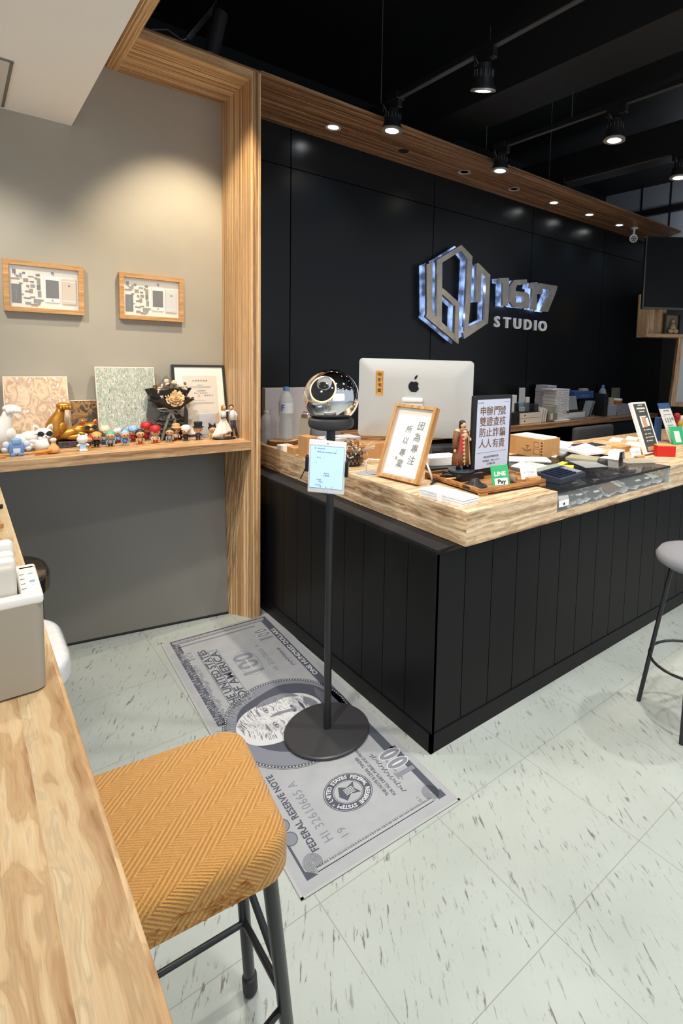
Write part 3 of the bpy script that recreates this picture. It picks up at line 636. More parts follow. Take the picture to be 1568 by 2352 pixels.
# bouquet in a wide black wrapped vase
t = thing('wrapped_bouquet', 'dried bouquet with a large cream rose in black ruffled wrapping tied with grey ribbon', 'bouquet', (.862, 3.165, ZSH)); t.scale = (1.12, .95, 1.22)
def ruffle(prof, c, n=60, amp=.08, waves=11, ph=0, sy=.75):
    b = B(); vs = []
    for j, (r, z) in enumerate(prof):
        for k in range(n):
            a = 2*PI*k/n; rr = r*(1+amp*(j/len(prof))*math.sin(waves*a+ph+j*.4)); vs.append((c[0]+rr*math.cos(a), c[1]+sy*rr*math.sin(a), c[2]+z+.006*math.sin(waves*a*.7+j)*(j/len(prof))))
    b.add(vs, [(j*n+k, j*n+(k+1) % n, (j+1)*n+(k+1) % n, (j+1)*n+k) for j in range(len(prof)-1) for k in range(n)]); return b
M_WRAP = mat('black_wrap', (.018, .018, .018), .55); M_LACE = mat('dark_lace', S(74, 66, 58), .7, vary=.5, vscale=160)
ruffle([(.052, 0), (.066, .02), (.066, .07), (.055, .10), (.032, .122), (.030, .135)], (0, 0, 0), amp=.05, waves=17).build('lower_wrap', M_WRAP, t, smooth=180)
ruffle([(.030, .128), (.055, .155), (.078, .19), (.092, .225)], (-.002, 0, 0), amp=.22, waves=7).build('upper_wrap', M_WRAP, t, smooth=180)
ruffle([(.034, .13), (.066, .158), (.096, .182)], (.012, -.004, 0), amp=.16, waves=13).build('lace_wrap', M_LACE, t, smooth=180)
b = B()
for z in (.03, .05, .072, .092): b.tube([(.0655*math.cos(2*PI*k/44)*(1+.03*math.sin(k*3)), .05*math.sin(2*PI*k/44)*(1+.03*math.sin(k*3)), z+.003*math.sin(k*1.7)) for k in range(44)], .0042, 5, close=True)
b.build('lace_trim', M_LACE, t, smooth=180)
M_ROSE = mat('cream_rose', S(226, 192, 144), .75); M_PETW = mat('pale_petal', S(206, 190, 164), .8)
b = B(); rc = Vector((.010, -.064, .186)); rnd = random.Random(2)
for ring_, (r0, r1, h0, h1) in enumerate(((.002, .008, .018, .030), (.007, .016, .012, .028), (.012, .025, .006, .024), (.018, .034, .0, .018), (.022, .043, -.006, .010))):
    nn = 3+ring_
    for k in range(nn):
        a0 = 2*PI*k/nn+ring_*.9; sp_ = 2*PI/nn*.62; M_ = Matrix.Translation(rc) @ Matrix.Rotation(math.radians(62), 4, 'X'); gv = []
        for j in range(4):
            for i in range(7):
                a = a0+sp_*(i/6-.5)*1.9*(1-.12*j); s = j/3; rr = r0+(r1-r0)*s**.8; gv.append(tuple(M_ @ Vector((rr*math.cos(a), rr*math.sin(a), h0+(h1-h0)*s+.003*s*math.sin(i*1.3+k)-.004*s*s*(ring_ > 2)))))
        b.add(gv, [(j*7+i, j*7+i+1, (j+1)*7+i+1, (j+1)*7+i) for j in range(3) for i in range(6)])
b.ball(tuple(rc), (.022, .022, .020), 14, 10)
ro = b.build('rose', M_ROSE, t, smooth=180, fix=False); so = ro.modifiers.new('petal', 'SOLIDIFY'); so.thickness = .0016
b = B()
for k in range(26):
    a = rnd.random()*2*PI; p = Vector((.005+.06*math.cos(a), -.045+.012*rnd.random(), .215+.035*math.sin(a))); b.ball(tuple(p), (.011, .005, .009), 8, 6, rot=Euler((rnd.random()*3, rnd.random()*3, 0)).to_matrix())
for (x, z) in ((-.015, .258), (.018, .252), (.03, .236), (-.045, .2), (.08, .15)): b.ball((x, -.02, z), (.012, .008, .012), 10, 8)
b.build('pale_blossoms', M_PETW, t, smooth=180)
b = B()
for k in range(30): x = -.07+.15*rnd.random(); b.ball((x, -.012-.02*rnd.random(), .225+.03*rnd.random()), (.006, .004, .005), 6, 5)
b.build('brown_sprigs', mat('brown_sprig', S(120, 84, 52), .8), t)
b = B(); b.slabq((-.085, .0, .20), (-.02, .02, .14), (.06, .01, .215), (-.01, .012, .285), .001); b.build('grey_tissue', mat('grey_tissue', S(128, 124, 116), .7, alpha=.8), t)
b = B(); b.slabq((-.10, .01, .10), (-.055, -.02, .05), (-.03, .0, .16), (-.085, .012, .21), .001); b.build('dark_tissue', mat('dark_tissue', S(84, 82, 78), .7, alpha=.85), t); b = B(); b.slabq((.07, .0, .16), (.085, .0, .12), (.085, .0, .06), (.06, .0, .04), .001); b.build('dark_tissue', MATS['dark_tissue'], t)
b = B(); M_RIB = mat('grey_ribbon', S(128, 124, 114), .5)
def band(pts, w, nrm=(0, 1, 0)):
    for p, q in zip(pts, pts[1:]):
        p, q = Vector(p), Vector(q); s = (q-p).normalized().cross(Vector(nrm)).normalized()*w/2; b.slabq(p-s, p+s, q+s, q-s, .001)
band([(0, -.036, .128), (-.02, -.05, .09), (-.035, -.055, .05), (-.047, -.052, .005)], .011); band([(0, -.036, .128), (.012, -.052, .09), (.010, -.056, .04), (.010, -.054, .0)], .012)
b.tube([(0, -.036, .13), (-.03, -.045, .142), (-.06, -.04, .14), (-.045, -.038, .13), (0, -.036, .128)], .004, 6); b.tube([(0, -.036, .13), (.02, -.045, .135), (.042, -.04, .125), (.025, -.038, .115), (0, -.036, .128)], .004, 6)
b.ball((0, -.038, .129), .007, 10, 8); b.build('ribbon', M_RIB, t)
# clear acrylic block in front of the certificate
tag(B().box((0, 0, 0), (.095, .03, .135), .002).build('acrylic_block', mat('acrylic', S(214, 222, 236), .05, trans=.0, alpha=.45), at=(1.005, 3.12, ZSH), rz=.2), 'clear bluish acrylic block between the bouquet and the certificate', 'acrylic block')

# dancing couple
t = thing('couple_figurine', 'figurine of a couple, one in a white dress, one in dark trousers', 'figurine', (1.125, 3.03, ZSH)); t.scale = (1.22,)*3
M_SKIN = mat('toy_skin', S(214, 168, 128), .5)
B().lathe([(.0001, 0), (.046, 0), (.048, .003), (.046, .007), (.0001, .008)], n=36, sy=.7, c=(-.012, 0, 0)).build('base', M_BLK, t, smooth=40)
b = B(); vs = []; n = 40; prof = [(.046, .045), (.040, .055), (.026, .085), (.015, .105), (.010, .115)]
for j, (r, z) in enumerate(prof):
    for k in range(n): a = 2*PI*k/n; rr = r*(1+.12*(1-j/4)*math.sin(8*a)); vs.append((-.018+rr*math.cos(a)-(.008*(4-j)/4), rr*.6*math.sin(a), z-.02+(.012*math.cos(a)*(1-j/4))))
b.add(vs, [(j*n+k, j*n+(k+1) % n, (j+1)*n+(k+1) % n, (j+1)*n+k) for j in range(4) for k in range(n)]+[tuple(range(n-1, -1, -1))]); b.tube([(-.018, 0, .09), (-.018, 0, .115), (-.016, 0, .128)], [.010, .012, .008], 12)
b.build('white_dress', mat('dress_white', S(226, 222, 212), .6), t, smooth=180)
b = B(); b.ball((-.016, -.002, .143), (.0085, .009, .011), 12, 8); b.tube([(-.016, 0, .125), (-.016, 0, .136)], .0035, 8); b.tube([(-.026, 0, .122), (-.036, -.006, .105), (-.028, -.012, .092)], .003, 8); b.tube([(-.02, 0, .03), (-.016, -.004, .012), (-.012, -.012, .009)], [.005, .004, .004], 8)
b.build('dancer_skin', M_SKIN, t, smooth=180)
b = B(); b.ball((-.018, .002, .147), (.0105, .0105, .010), 12, 8); b.ball((-.022, .006, .138), (.006, .006, .010), 8, 6); b.build('ginger_hair', mat('hair_ginger', S(198, 128, 60), .6), t, smooth=180)
b = B(); b.tube([(-.034, -.012, .098), (-.012, -.016, .101)], .0022, 6); b.build('belt', M_BLK, t)
b = B(); b.tube([(.022, 0, .085), (.022, 0, .105), (.020, 0, .125), (.018, 0, .131)], [.011, .013, .012, .007], 14, ); b.tube([(.030, 0, .124), (.040, -.002, .108), (.036, -.004, .092)], .0048, 8); b.tube([(.012, 0, .124), (-.002, -.004, .130), (-.010, -.004, .126)], .0045, 8)
b.build('white_shirt', mat('shirt_white', S(212, 220, 226), .6), t, smooth=180)
b = B(); b.tube([(.022, 0, .090), (.020, .0, .05), (.020, -.002, .010)], [.010, .0065, .005], 12); b.tube([(.027, 0, .090), (.035, .002, .05), (.044, .002, .010)], [.008, .0065, .005], 12); b.ball((.017, -.007, .007), (.006, .010, .005), 8, 6); b.ball((.045, -.004, .007), (.005, .009, .005), 8, 6)
b.build('dark_trousers', mat('trousers', S(48, 54, 66), .6), t, smooth=180)
b = B(); b.ball((.016, -.002, .142), (.008, .009, .0105), 12, 8); b.ball((.036, -.006, .088), .0042, 8, 6); b.tube([(.018, 0, .128), (.017, 0, .136)], .0035, 8); b.build('partner_skin', M_SKIN, t, smooth=180)
b = B(); b.ball((.018, .002, .147), (.0105, .0105, .0095), 12, 8); b.build('dark_hair', mat('hair_dark', S(44, 34, 30), .6), t, smooth=180)

# small big-headed toys, all plain designs
M_BASE = mat('toy_base', S(176, 132, 70), .5)
def toy(lab, px, py, hair, top, legs, hat=None, style=0, k=1.0, y=None):
    p = PZ(px, py, ZSH) if y is None else Vector((PY(px, 1000, y).x, y, ZSH)); p = PY(px, py, min(p.y, 3.058)) if y is None else p; p.y = min(p.y, 3.2)
    t = thing('toy_figure', lab, 'toy figure', tuple((p.x, p.y, ZSH)), random.uniform(-.4, .1), 'big headed toy figures on the wall shelf')
    B().lathe([(.0001, 0), (.019*k, 0), (.019*k, .0025), (.0001, .003)], n=20).build('base', M_BASE, t)
    b = B()
    for s in (-1, 1): b.tube([(s*.006*k, 0, .003), (s*.0055*k, 0, .02*k)], .0042*k, 8); b.ball((s*.006*k, -.004*k, .005*k), (.0048*k, .007*k, .004*k), 8, 6)
    b.build('legs', mat('toy_'+legs, CL[legs], .5), t, smooth=180)
    b = B(); b.tube([(0, 0, .016*k), (0, 0, .026*k), (0, 0, .038*k)], [.010*k, .0105*k, .0075*k], 12)
    for s in (-1, 1): b.tube([(s*.008*k, 0, .035*k), (s*.017*k, -.003*k, .025*k), (s*.014*k, -.010*k, .018*k)], [.004*k, .0038*k, .0036*k], 8)
    b.build('torso', mat('toy_'+top, CL[top], .5), t, smooth=180)
    b = B(); b.ball((0, -.001, .056*k), (.0205*k, .0185*k, .0185*k), 18, 12); b.ball((-.0155*k, -.0085*k, .017*k), .004*k, 8, 6); b.ball((.0155*k, -.0085*k, .017*k), .004*k, 8, 6)
    hd = b.build('head', M_SKIN, t, smooth=180)
    b = B()
    for s in (-1, 1): b.ball((s*.0075*k, -.0185*k, .054*k), (.0023*k, .0014*k, .0034*k), 8, 6)
    b.tube([(-.003*k, -.0192*k, .046*k), (0, -.0196*k, .0452*k), (.003*k, -.0192*k, .046*k)], .0006*k, 4); b.build('face_paint', M_INK, hd)
    b = B()
    b.ball((0, .003*k, .061*k), (.0225*k, .020*k, .0185*k), 18, 12)
    rr = random.Random(px)
    if style == 1:
        for q in range(12): a = rr.random()*2*PI; b.tube([(.012*k*math.cos(a), .002+.012*k*math.sin(a), .070*k), (.021*k*math.cos(a), .002+.019*k*math.sin(a), .085*k+.006*k*rr.random())], [.006*k, .0004], 6)
    if style == 2: b.ball((0, .012*k, .045*k), (.021*k, .012*k, .022*k), 12, 8)
    if style == 3:
        for s in (-1, 1): b.tube([(s*.012*k, 0, .072*k), (s*.015*k, 0, .095*k)], [.006*k, .002*k], 8)
    b.build('hair', mat('toy_'+hair, CL[hair], .5), hd, smooth=180)
    if hat:
        b = B()
        if hat[1] == 'brim': b.lathe([(.030*k, .066*k), (.031*k, .068*k), (.020*k, .071*k), (.018*k, .085*k), (.010*k, .089*k), (.0001, .089*k)], n=22)
        elif hat[1] == 'cap': b.lathe([(.0235*k, .062*k), (.024*k, .068*k), (.021*k, .080*k), (.012*k, .087*k), (.0001, .088*k)], n=20); b.tube([(0, -.018*k, .064*k), (0, -.030*k, .062*k)], [.012*k, .009*k], 10)
        elif hat[1] == 'tall': b.lathe([(.028*k, .068*k), (.028*k, .071*k), (.019*k, .072*k), (.021*k, .096*k), (.0001, .096*k)], n=22)
        b.build('hat', mat('toy_'+hat[0], CL[hat[0]], .5), hd, smooth=50)
CL = dict(blond=S(214, 160, 76), black=S(34, 34, 38), teal=S(80, 170, 150), red=S(180, 36, 44), blue=S(92, 140, 196), navy=S(50, 62, 96), white=S(232, 228, 220), brown=S(104, 68, 46), orange=S(222, 140, 44), tan=S(206, 164, 112), grey=S(150, 156, 166), cream=S(226, 208, 176), yellow=S(222, 180, 70), skyblue=S(140, 180, 222))
toy('toy with sandy side-swept hair and a black suit, beside the white capped toy', 222, 1028, 'blond', 'black', 'black', style=2)
toy('toy with a teal cap of hair and dark clothes on the shelf edge', 254, 1026, 'teal', 'grey', 'black')
toy('toy with light blue two-pointed hair and a blue cape-like top', 287, 1022, 'skyblue', 'blue', 'grey', style=3)
toy('toy with long black hair and pink-red trousers', 322, 1020, 'black', 'tan', 'red', style=2)
toy('toy with bright blue hair under a red and white cap', 357, 1018, 'blue', 'cream', 'red', hat=('red', 'cap'), style=2, k=1.08)
toy('toy with a pale grey face and slate clothes, arms spread', 390, 1014, 'black', 'grey', 'grey')
toy('toy in a spotted white cap with black clothes', 427, 1012, 'black', 'black', 'navy', hat=('white', 'cap'))
toy('toy in a tall black brimmed hat and dark coat', 455, 1010, 'blond', 'navy', 'black', hat=('black', 'tall'), k=1.05)
toy('toy with spiky black hair and yellow shirt standing alone next to the couple', 488, 1008, 'black', 'yellow', 'tan', style=1)
toy('small toy with a cream cap behind the teal-haired toy', 240, 1000, 'brown', 'white', 'tan', hat=('cream', 'cap'), y=3.17, k=1.05)
toy('white-haired small toy behind the blue-haired ones', 272, 1000, 'white', 'skyblue', 'red', y=3.15)
toy('toy in a pale blue cap half hidden behind the black haired toy', 306, 1000, 'brown', 'red', 'brown', hat=('skyblue', 'cap'), y=3.15)
toy('toy in a red and white cap at the back under the mint painting', 336, 1000, 'white', 'red', 'brown', hat=('red', 'cap'), y=3.17, k=1.15)
toy('toy with tall orange hair at the back beside the bouquet', 366, 1000, 'orange', 'cream', 'tan', style=1, y=3.16, k=1.15)
toy('toy in a tan brimmed hat in front of the bouquet', 404, 1000, 'brown', 'cream', 'red', hat=('tan', 'brim'), y=3.10, k=1.05)
toy('cream-coloured toy with a red bag behind the white capped toy', 424, 1000, 'cream', 'white', 'red', y=3.115)
toy('dark small toy at the far left end behind the blue vest toy', 2, 1020, 'brown', 'brown', 'black', y=3.19)
toy('red spotted small toy between the white ball-shaped toy and blond one', 203, 1020, 'red', 'brown', 'yellow', y=3.05, k=.8)
# blue vest toy, white round toy and its companions at the left
p = PZ(38, 1046, ZSH)
t = thing('blue_robot_toy', 'chunky light blue toy with white arms on the left front of the shelf', 'toy figure', (p.x, 3.0, ZSH)); M_LB = CL['skyblue']
b = B(); b.box((-.028, -.015, .01), (.028, .018, .058), .008); b.box((-.022, -.02, 0), (-.004, .012, .014), .004); b.box((.004, -.02, 0), (.022, .012, .014), .004); b.build('body', mat('toy_blue2', S(110, 150, 206), .5), t, smooth=50)
b = B(); b.box((-.018, -.018, .05), (.018, .014, .078), .008); b.build('head', mat('toy_skyblue', M_LB, .5), t, smooth=50)
b = B(); b.box((-.013, -.0205, .012), (.013, -.012, .034), .003)
for s in (-1, 1): b.ball((s*.036, -.002, .05), (.014, .013, .016), 12, 8); b.ball((s*.042, -.006, .03), (.012, .012, .011), 12, 8)
b.build('arms_and_apron', mat('toy_ice', S(206, 222, 240), .5), t, smooth=180)
p = PZ(98, 1036, ZSH)
t = thing('round_toy', 'round white toy pot tipped over beside an orange toy', 'toy', (p.x, 3.03, ZSH))
b = B(); b.ball((0, 0, .033), (.036, .032, .033), 24, 16); b.ball((-.012, 0, .066), (.009, .009, .008), 12, 8); b.build('pot', MATS['white_glaze'], t, smooth=180)
b = B(); b.T = Matrix.Translation((.030, -.004, .038)) @ Matrix.Rotation(.9, 4, 'Y'); b.lathe([(.027, -.004), (.030, .001), (.026, .006), (.0001, .004)], n=24); b.build('patterned_lid', mat('lid_dark', S(96, 84, 72), .6, vary=.5, vscale=120), t, smooth=40)
p = PZ(122, 1040, ZSH)
t = thing('orange_toy', 'orange gourd-shaped toy with a white cap holding a strip', 'toy', (p.x, 2.985, ZSH))
B().lathe([(.0001, 0), (.022, .004), (.025, .018), (.018, .032), (.009, .044), (.009, .056), (.0001, .058)], n=24, sy=.8).build('body', mat('toy_peach', S(226, 176, 110), .5), t, smooth=180)
B().ball((0, 0, .062), (.013, .012, .010), 14, 10).build('cap', MATS['white_glaze'], t, smooth=180)
b = B(); b.tube([(-.07, -.016, .012), (-.04, -.017, .013), (-.008, -.018, .020)], [.0085, .0085, .006], 8); b.build('strip', mat('toy_orange', CL['orange'], .5), t, smooth=60)
p = PZ(188, 1034, ZSH)
t = thing('white_toy', 'small white hooded toy in pale blue overalls holding a card', 'toy figure', (p.x, 2.99, ZSH))
b = B(); b.ball((0, 0, .056), (.024, .02, .020), 16, 12)
for s in (-1, 1): b.ball((s*.015, 0, .074), (.006, .005, .008), 10, 8); b.tube([(s*.012, -.004, .034), (s*.023, -.01, .026)], .005, 8)
b.build('hood', MATS['white_glaze'], t, smooth=180)
b = B(); b.box((-.014, -.010, .0), (.014, .010, .038), .006); b.build('overalls', mat('toy_paleblue', S(170, 198, 228), .5), t, smooth=50)
b = B(); b.box((-.016, -.022, .0), (.016, -.010, .012), .002); b.build('card', M_WHITE, t)
# low boxes and trays that carry the cats
tag(B().box((0, 0, 0), (.15, .09, .03), .003).build('patterned_box', mat('pattern_dark', S(70, 66, 70), .6, vary=.8, vscale=70), at=(.355, 3.115, ZSH)), 'low dark patterned box under the golden cat', 'box')
tag(B().box((0, 0, 0), (.09, .05, .018), .003).build('navy_box', mat('navy_card', S(40, 56, 84), .6), at=(.515, 3.13, ZSH)), 'small navy box behind the white hooded toy', 'box')
tag(B().box((0, 0, 0), (.05, .05, .04), .003).build('wooden_block', M_OAKX, at=(.145, 3.09, ZSH)), 'small wooden block at the left end of the shelf', 'block')
tag(B().tube([(0, 0, .004), (.05, 0, .004)], .004, 8).build('orange_stick', mat('toy_orange', CL['orange'], .5), at=(.10, 2.96, ZSH)), 'short orange stick lying at the left end of the shelf', 'stick')
# ------------------------------------------------------------------ banknote mat
M_MAT = mat('mat_cloth', S(158, 161, 165), .9, vary=.05, vscale=14, bump=.15, bscale=300)
M_MB = mat('mat_border', S(158, 160, 164), .9)
M_INKB = mat('mat_ink', S(74, 78, 90), .9)
M_INKM = mat('mat_ink_mid', S(122, 126, 136), .9)
M_INKL = mat('mat_ink_light', S(198, 199, 202), .9)
MW, ML = .5776, 1.6663
t = thing('floor_mat', 'long grey floor mat printed as a hundred dollar banknote under the orb stand', 'mat', (.6609, 1.2504, 0), -.0453)
b = B(); b.box((0, 0, 0), (MW, ML, .003)); b.build('mat_base', M_MAT, t)
b = B()
for a in ((0, 0, MW, .008), (0, ML-.008, MW, ML), (0, 0, .008, ML), (MW-.008, 0, MW, ML)): b.box((a[0], a[1], .0005), (a[2], a[3], .0036))
b.build('hem', mat('mat_hem', S(168, 168, 168), .9), t)
prints = {0: B(), 1: B(), 2: B()}     # dark, mid, light layers
ZL = .0031
def P2(poly, lay, z=0): prints[lay].prism(poly, ZL, ZL+.0002+z)
def rect(a0, b0, a1, b1, lay, z=0): P2([(a0, b0), (a1, b0), (a1, b1), (a0, b1)], lay, z)
def ring(ca, cb, ra, rb, ra2, rb2, lay, z=0, a0=0, a1=2*PI, n=56):
    for k in range(n):
        p, q = a0+(a1-a0)*k/n, a0+(a1-a0)*(k+1)/n
        P2([(ca+ra*math.cos(p), cb+rb*math.sin(p)), (ca+ra2*math.cos(p), cb+rb2*math.sin(p)), (ca+ra2*math.cos(q), cb+rb2*math.sin(q)), (ca+ra*math.cos(q), cb+rb*math.sin(q))], lay, z)
def ell(ca, cb, ra, rb, lay, z=0, n=40): P2([(ca+ra*math.cos(2*PI*k/n), cb+rb*math.sin(2*PI*k/n)) for k in range(n)], lay, z)
def txt(s, a, bb, size, lay, z=.0001, bold=0, sx=1, rot=PI/2, font_space=1, shear=0):
    m = text_mb(s, size, .00008, bold=bold, sx=sx, font_space=font_space, shear=shear)
    merge(prints[lay], m, Matrix.Translation((a, bb, ZL+.0002+z)) @ Matrix.Rotation(rot, 4, 'Z'))
# wide borders
rect(.038, .85, .072, 1.645, 0); rect(.498, .30, .535, 1.599, 0); rect(.038, 1.6, .535, 1.645, 0, .00002); rect(.062, 1.56, .45, 1.575, 1)
rect(.037, .045, .044, .75, 0); rect(.52, .044, .545, .35, 0)
P2([(.037, .043), (.072, .043), (.037, .080)], 0, .0003); P2([(.551, .044), (.518, .044), (.551, .080)], 0, .0003)
rnd = random.Random(11)
for k in range(110):        # scrollwork of the borders
    f = k/110
    bb = .87+f*.74; ring(.055+.010*math.sin(k*1.7), bb, .009, .0050, .0068, .0034, 1 if k % 3 else 2, .0002, n=10)
    a = .05+f*.47; ring(a, 1.62+.010*math.sin(k*2.1), .006, .007, .0042, .005, 2, .0002, n=10)
for k in range(60): ring(.070+.02*rnd.random(), .86+.02*k*.4+.02, .007, .009, .005, .007, 1, .0001, n=8)
for k in range(120):        # lace along the short end
    a = .075+k/120*.43; P2([(a-.0035, .048), (a+.0035, .048), (a+.001*math.sin(k), .064+.010*abs(math.sin(k*1.3)))], 0); ring(a, .056, .0035, .006, .0022, .004, 2, .0002, n=8)
for ca, cb in ((.075, .085), (.515, .085)):
    for k in range(9): ring(ca, cb, .028-k*.003, .034-k*.0035, .0268-k*.003, .0328-k*.0035, 0, n=24)
# lettering
txt('FEDERAL RESERVE NOTE', .101, .30, .031, 0, bold=.0009, sx=1.02, font_space=1.08)
txt('HI 32610665 A', .150, .265, .043, 1, sx=.98, font_space=1.12); txt('I 9', .198, .125, .038, 1)
txt('HI 32610665 A', .385, 1.232, .036, 1, sx=1.12, font_space=1.12)
txt('ONE HUNDRED DOLLARS', .517, 1.22, .031, 2, .0003, bold=.0006, sx=1.45)
for s, a, c, w_ in (('THE UNITED STATES', .145, 1.20, 1.32), ('OF AMERICA', .190, 1.20, 1.75)):
    txt(s, a, c, .050, 0, bold=.0012, sx=w_*.9)
    rect(a-.025, c-.24, a-.0232, c+.24, 0); rect(a+.019, c-.24, a+.0208, c+.24, 0)
rect(.120, .955, .213, .958, 0); rect(.120, 1.44, .213, 1.443, 0)
txt('100', .296, 1.22, .130, 1, bold=.003, sx=1.15); ring(.296, 1.235, .052, .12, .0495, .1175, 1)
txt('ONE HUNDRED', .296, 1.22, .014, 2, .0003)
for s, a, c, sz in (('THIS NOTE IS LEGAL TENDER', .392, .27, .0165), ('FOR ALL DEBTS, PUBLIC AND PRIVATE', .412, .29, .0165)): txt(s, a, c, sz, 0, bold=.0003)
txt('G 1', .466, .085, .016, 0)
for (ca, c0, ln) in ((.445, .14, .22), (.462, 1.09, .19)):      # signatures
    pts = [(ca+.012*math.sin(k*1.9)*math.cos(k*.37), c0+ln*k/46+.006*math.cos(k*2.3), ZL+.0004) for k in range(47)]
    prints[0].tube(pts, .0011, 4)
rect(.478, 1.09, .4788, 1.27, 1); txt('Treasurer of the United States', .474, .25, .010, 0)
# big corner numerals with ribbons
for (a, c, sz, st) in ((.503, .255, .10, 1), (.455, 1.44, .085, 1), (.078, 1.44, .06, 1)):
    for k, dx in enumerate((-.30, .0, .30)):
        cc = c+dx*sz*1.15*(-1)
        if k == 2: cc = c-.34*sz*1.1; P2([(a-.36*sz, cc-.12*sz), (a+.36*sz, cc-.12*sz), (a+.36*sz, cc+.08*sz), (a-.36*sz, cc+.08*sz)], 1, .0002); P2([(a-.42*sz, cc-.2*sz), (a-.36*sz, cc-.2*sz), (a-.36*sz, cc+.16*sz), (a-.42*sz, cc+.16*sz)], 1, .0002)
        else:
            cc = c+(.12+.52*k if k == 0 else .66)*sz
            ell(a, cc, .46*sz, .25*sz, 2, .0002, 26); ell(a, cc, .42*sz, .215*sz, 1, .0003, 26); ell(a, cc, .26*sz, .045*sz, 2, .0004, 16)
# left ribbon numeral near the fabric stool
for cc in (.20, .26): ell(.055, cc, .020, .026, 1, .0002, 24); ring(.055, cc, .022, .028, .0195, .0255, 0, .0003, n=24)
# round seal
sa, sb = .290, .257
ring(sa, sb, .084, .084, .0815, .0815, 0); ring(sa, sb, .079, .079, .052, .052, 0); ring(sa, sb, .049, .049, .0475, .0475, 0)
for i, ch in enumerate('UNITED STATES FEDERAL RESERVE SYSTEM * '):
    th = 2*PI*i/39
    if ch == ' ': continue
    m = text_mb(ch, .0215, .00008, bold=.0006); ang = PI-th
    merge(prints[2], m, Matrix.Translation((sa+.0655*math.cos(ang), sb+.0655*math.sin(ang), ZL+.0005)) @ Matrix.Rotation(ang-PI/2, 4, 'Z'))
P2([(sa-.036, sb-.005), (sa-.02, sb-.034), (sa+.004, sb-.014), (sa+.036, sb-.026), (sa+.024, sb+.004), (sa+.036, sb+.03), (sa+.003, sb+.018), (sa-.02, sb+.036)], 0)   # plain bird-like emblem
for k in range(5): rect(sa-.012, sb-.012+k*.006, sa+.022, sb-.0095+k*.006, 2, .0003)
# oval with a plain engraved face, head to the left
oa, ob = .285, .735
ell(oa, ob, .236, .278, 1); ring(oa, ob, .246, .290, .236, .278, 0)
for k in range(130):
    p = 2*PI*k/130; ell(oa+.241*math.cos(p), ob+.284*math.sin(p), .0028, .0032, 2, .0002, 8)
ring(oa, ob, .252, .296, .2495, .2935, 0)
def blob(pts, lay, z):     # smooth closed outline
    n = len(pts); out = []
    for i in range(n):
        p0_, p1_, p2_, p3_ = pts[i-1], pts[i], pts[(i+1) % n], pts[(i+2) % n]
        for s in range(5):
            u = s/5; out.append(tuple(.5*((2*p1_[j])+(-p0_[j]+p2_[j])*u+(2*p0_[j]-5*p1_[j]+4*p2_[j]-p3_[j])*u*u+(-p0_[j]+3*p1_[j]-3*p2_[j]+p3_[j])*u**3) for j in (0, 1)))
    P2(out, lay, z)
blob([(.10, .80), (.12, .66), (.20, .56), (.33, .52), (.47, .60), (.50, .72), (.47, .88), (.36, .97), (.24, .95), (.14, .90)], 0, .0001)  # hair mass
blob([(.085, .76), (.11, .67), (.19, .625), (.30, .635), (.38, .655), (.43, .72), (.435, .79), (.40, .86), (.33, .895), (.24, .895), (.15, .87), (.10, .82)], 2, .0002)  # face
blob([(.36, .66), (.41, .70), (.425, .77), (.40, .83), (.38, .80), (.39, .74), (.35, .69)], 1, .0003)
blob([(.20, .88), (.26, .87), (.33, .875), (.38, .85), (.34, .905), (.25, .91)], 1, .0003)
for eb in (.728, .838):       # eyes and brows
    blob([(.226, eb-.024), (.217, eb), (.225, eb+.024), (.237, eb)], 1, .0003); ell(.227, eb, .0065, .013, 2, .0004, 16); ell(.227, eb, .0058, .0062, 0, .0005, 14)
    blob([(.194, eb-.028), (.188, eb), (.195, eb+.030), (.199, eb)], 1, .0003); blob([(.250, eb-.025), (.262, eb), (.250, eb+.025), (.256, eb)], 1, .0003)
blob([(.225, .785), (.30, .775), (.325, .758), (.338, .785), (.322, .812), (.318, .79), (.26, .80)], 1, .0003)
blob([(.320, .762), (.330, .765), (.330, .775), (.322, .775)], 0, .0004); blob([(.322, .798), (.332, .802), (.328, .812), (.320, .806)], 0, .0004)
blob([(.362, .748), (.357, .785), (.362, .82), (.370, .785)], 0, .0004); blob([(.378, .76), (.376, .785), (.378, .805), (.386, .785)], 1, .0004)
for k in range(46):           # engraved strokes of hair and coat
    u = k/70; th = .3+u*2.6; r1, r2 = .19+.03*rnd.random(), .245+.04*rnd.random()
    p, q = (.28+r1*math.cos(th-1.6+PI)*1.0, .76+r1*math.sin(th-1.6+PI)), (.28+r2*.93*math.cos(th-1.66+PI), .76+r2*.95*math.sin(th-1.66+PI))
    prints[2 if k % 2 else 1].tube([(p[0], p[1], ZL+.0004), ((p[0]+q[0])/2+.004, (p[1]+q[1])/2, ZL+.0004), (q[0], q[1], ZL+.0004)], .0012, 3)
for k in range(26): rect(.445+.0012*k, .60+.004*abs(13-k), .4454+.0012*k, .87-.004*abs(13-k), 1, .0003)
for k in range(620):        # fine hatching over the face
    c = .635+.255*rnd.random(); a = .10+.32*rnd.random(); q = ((a-.26)/.165)**2+((c-.76)/.125)**2
    if q > .95: continue
    prints[1].tube([(a, c, ZL+.0004), (a+.005*math.sin(c*30), c+.012+.010*q, ZL+.0004)], .0006+.0012*q*q, 3)
for k in range(40):
    c = .66+.22*rnd.random(); a = .12+.30*rnd.random(); prints[1].tube([(a, c, ZL+.0003), (a+.004, c+.02, ZL+.0003)], .0005, 3)
for lay, m, nm in ((0, M_INKB, 'dark_print'), (1, M_INKM, 'mid_print'), (2, M_INKL, 'light_print')):
    prints[lay].build(nm, m, t, fix=False)

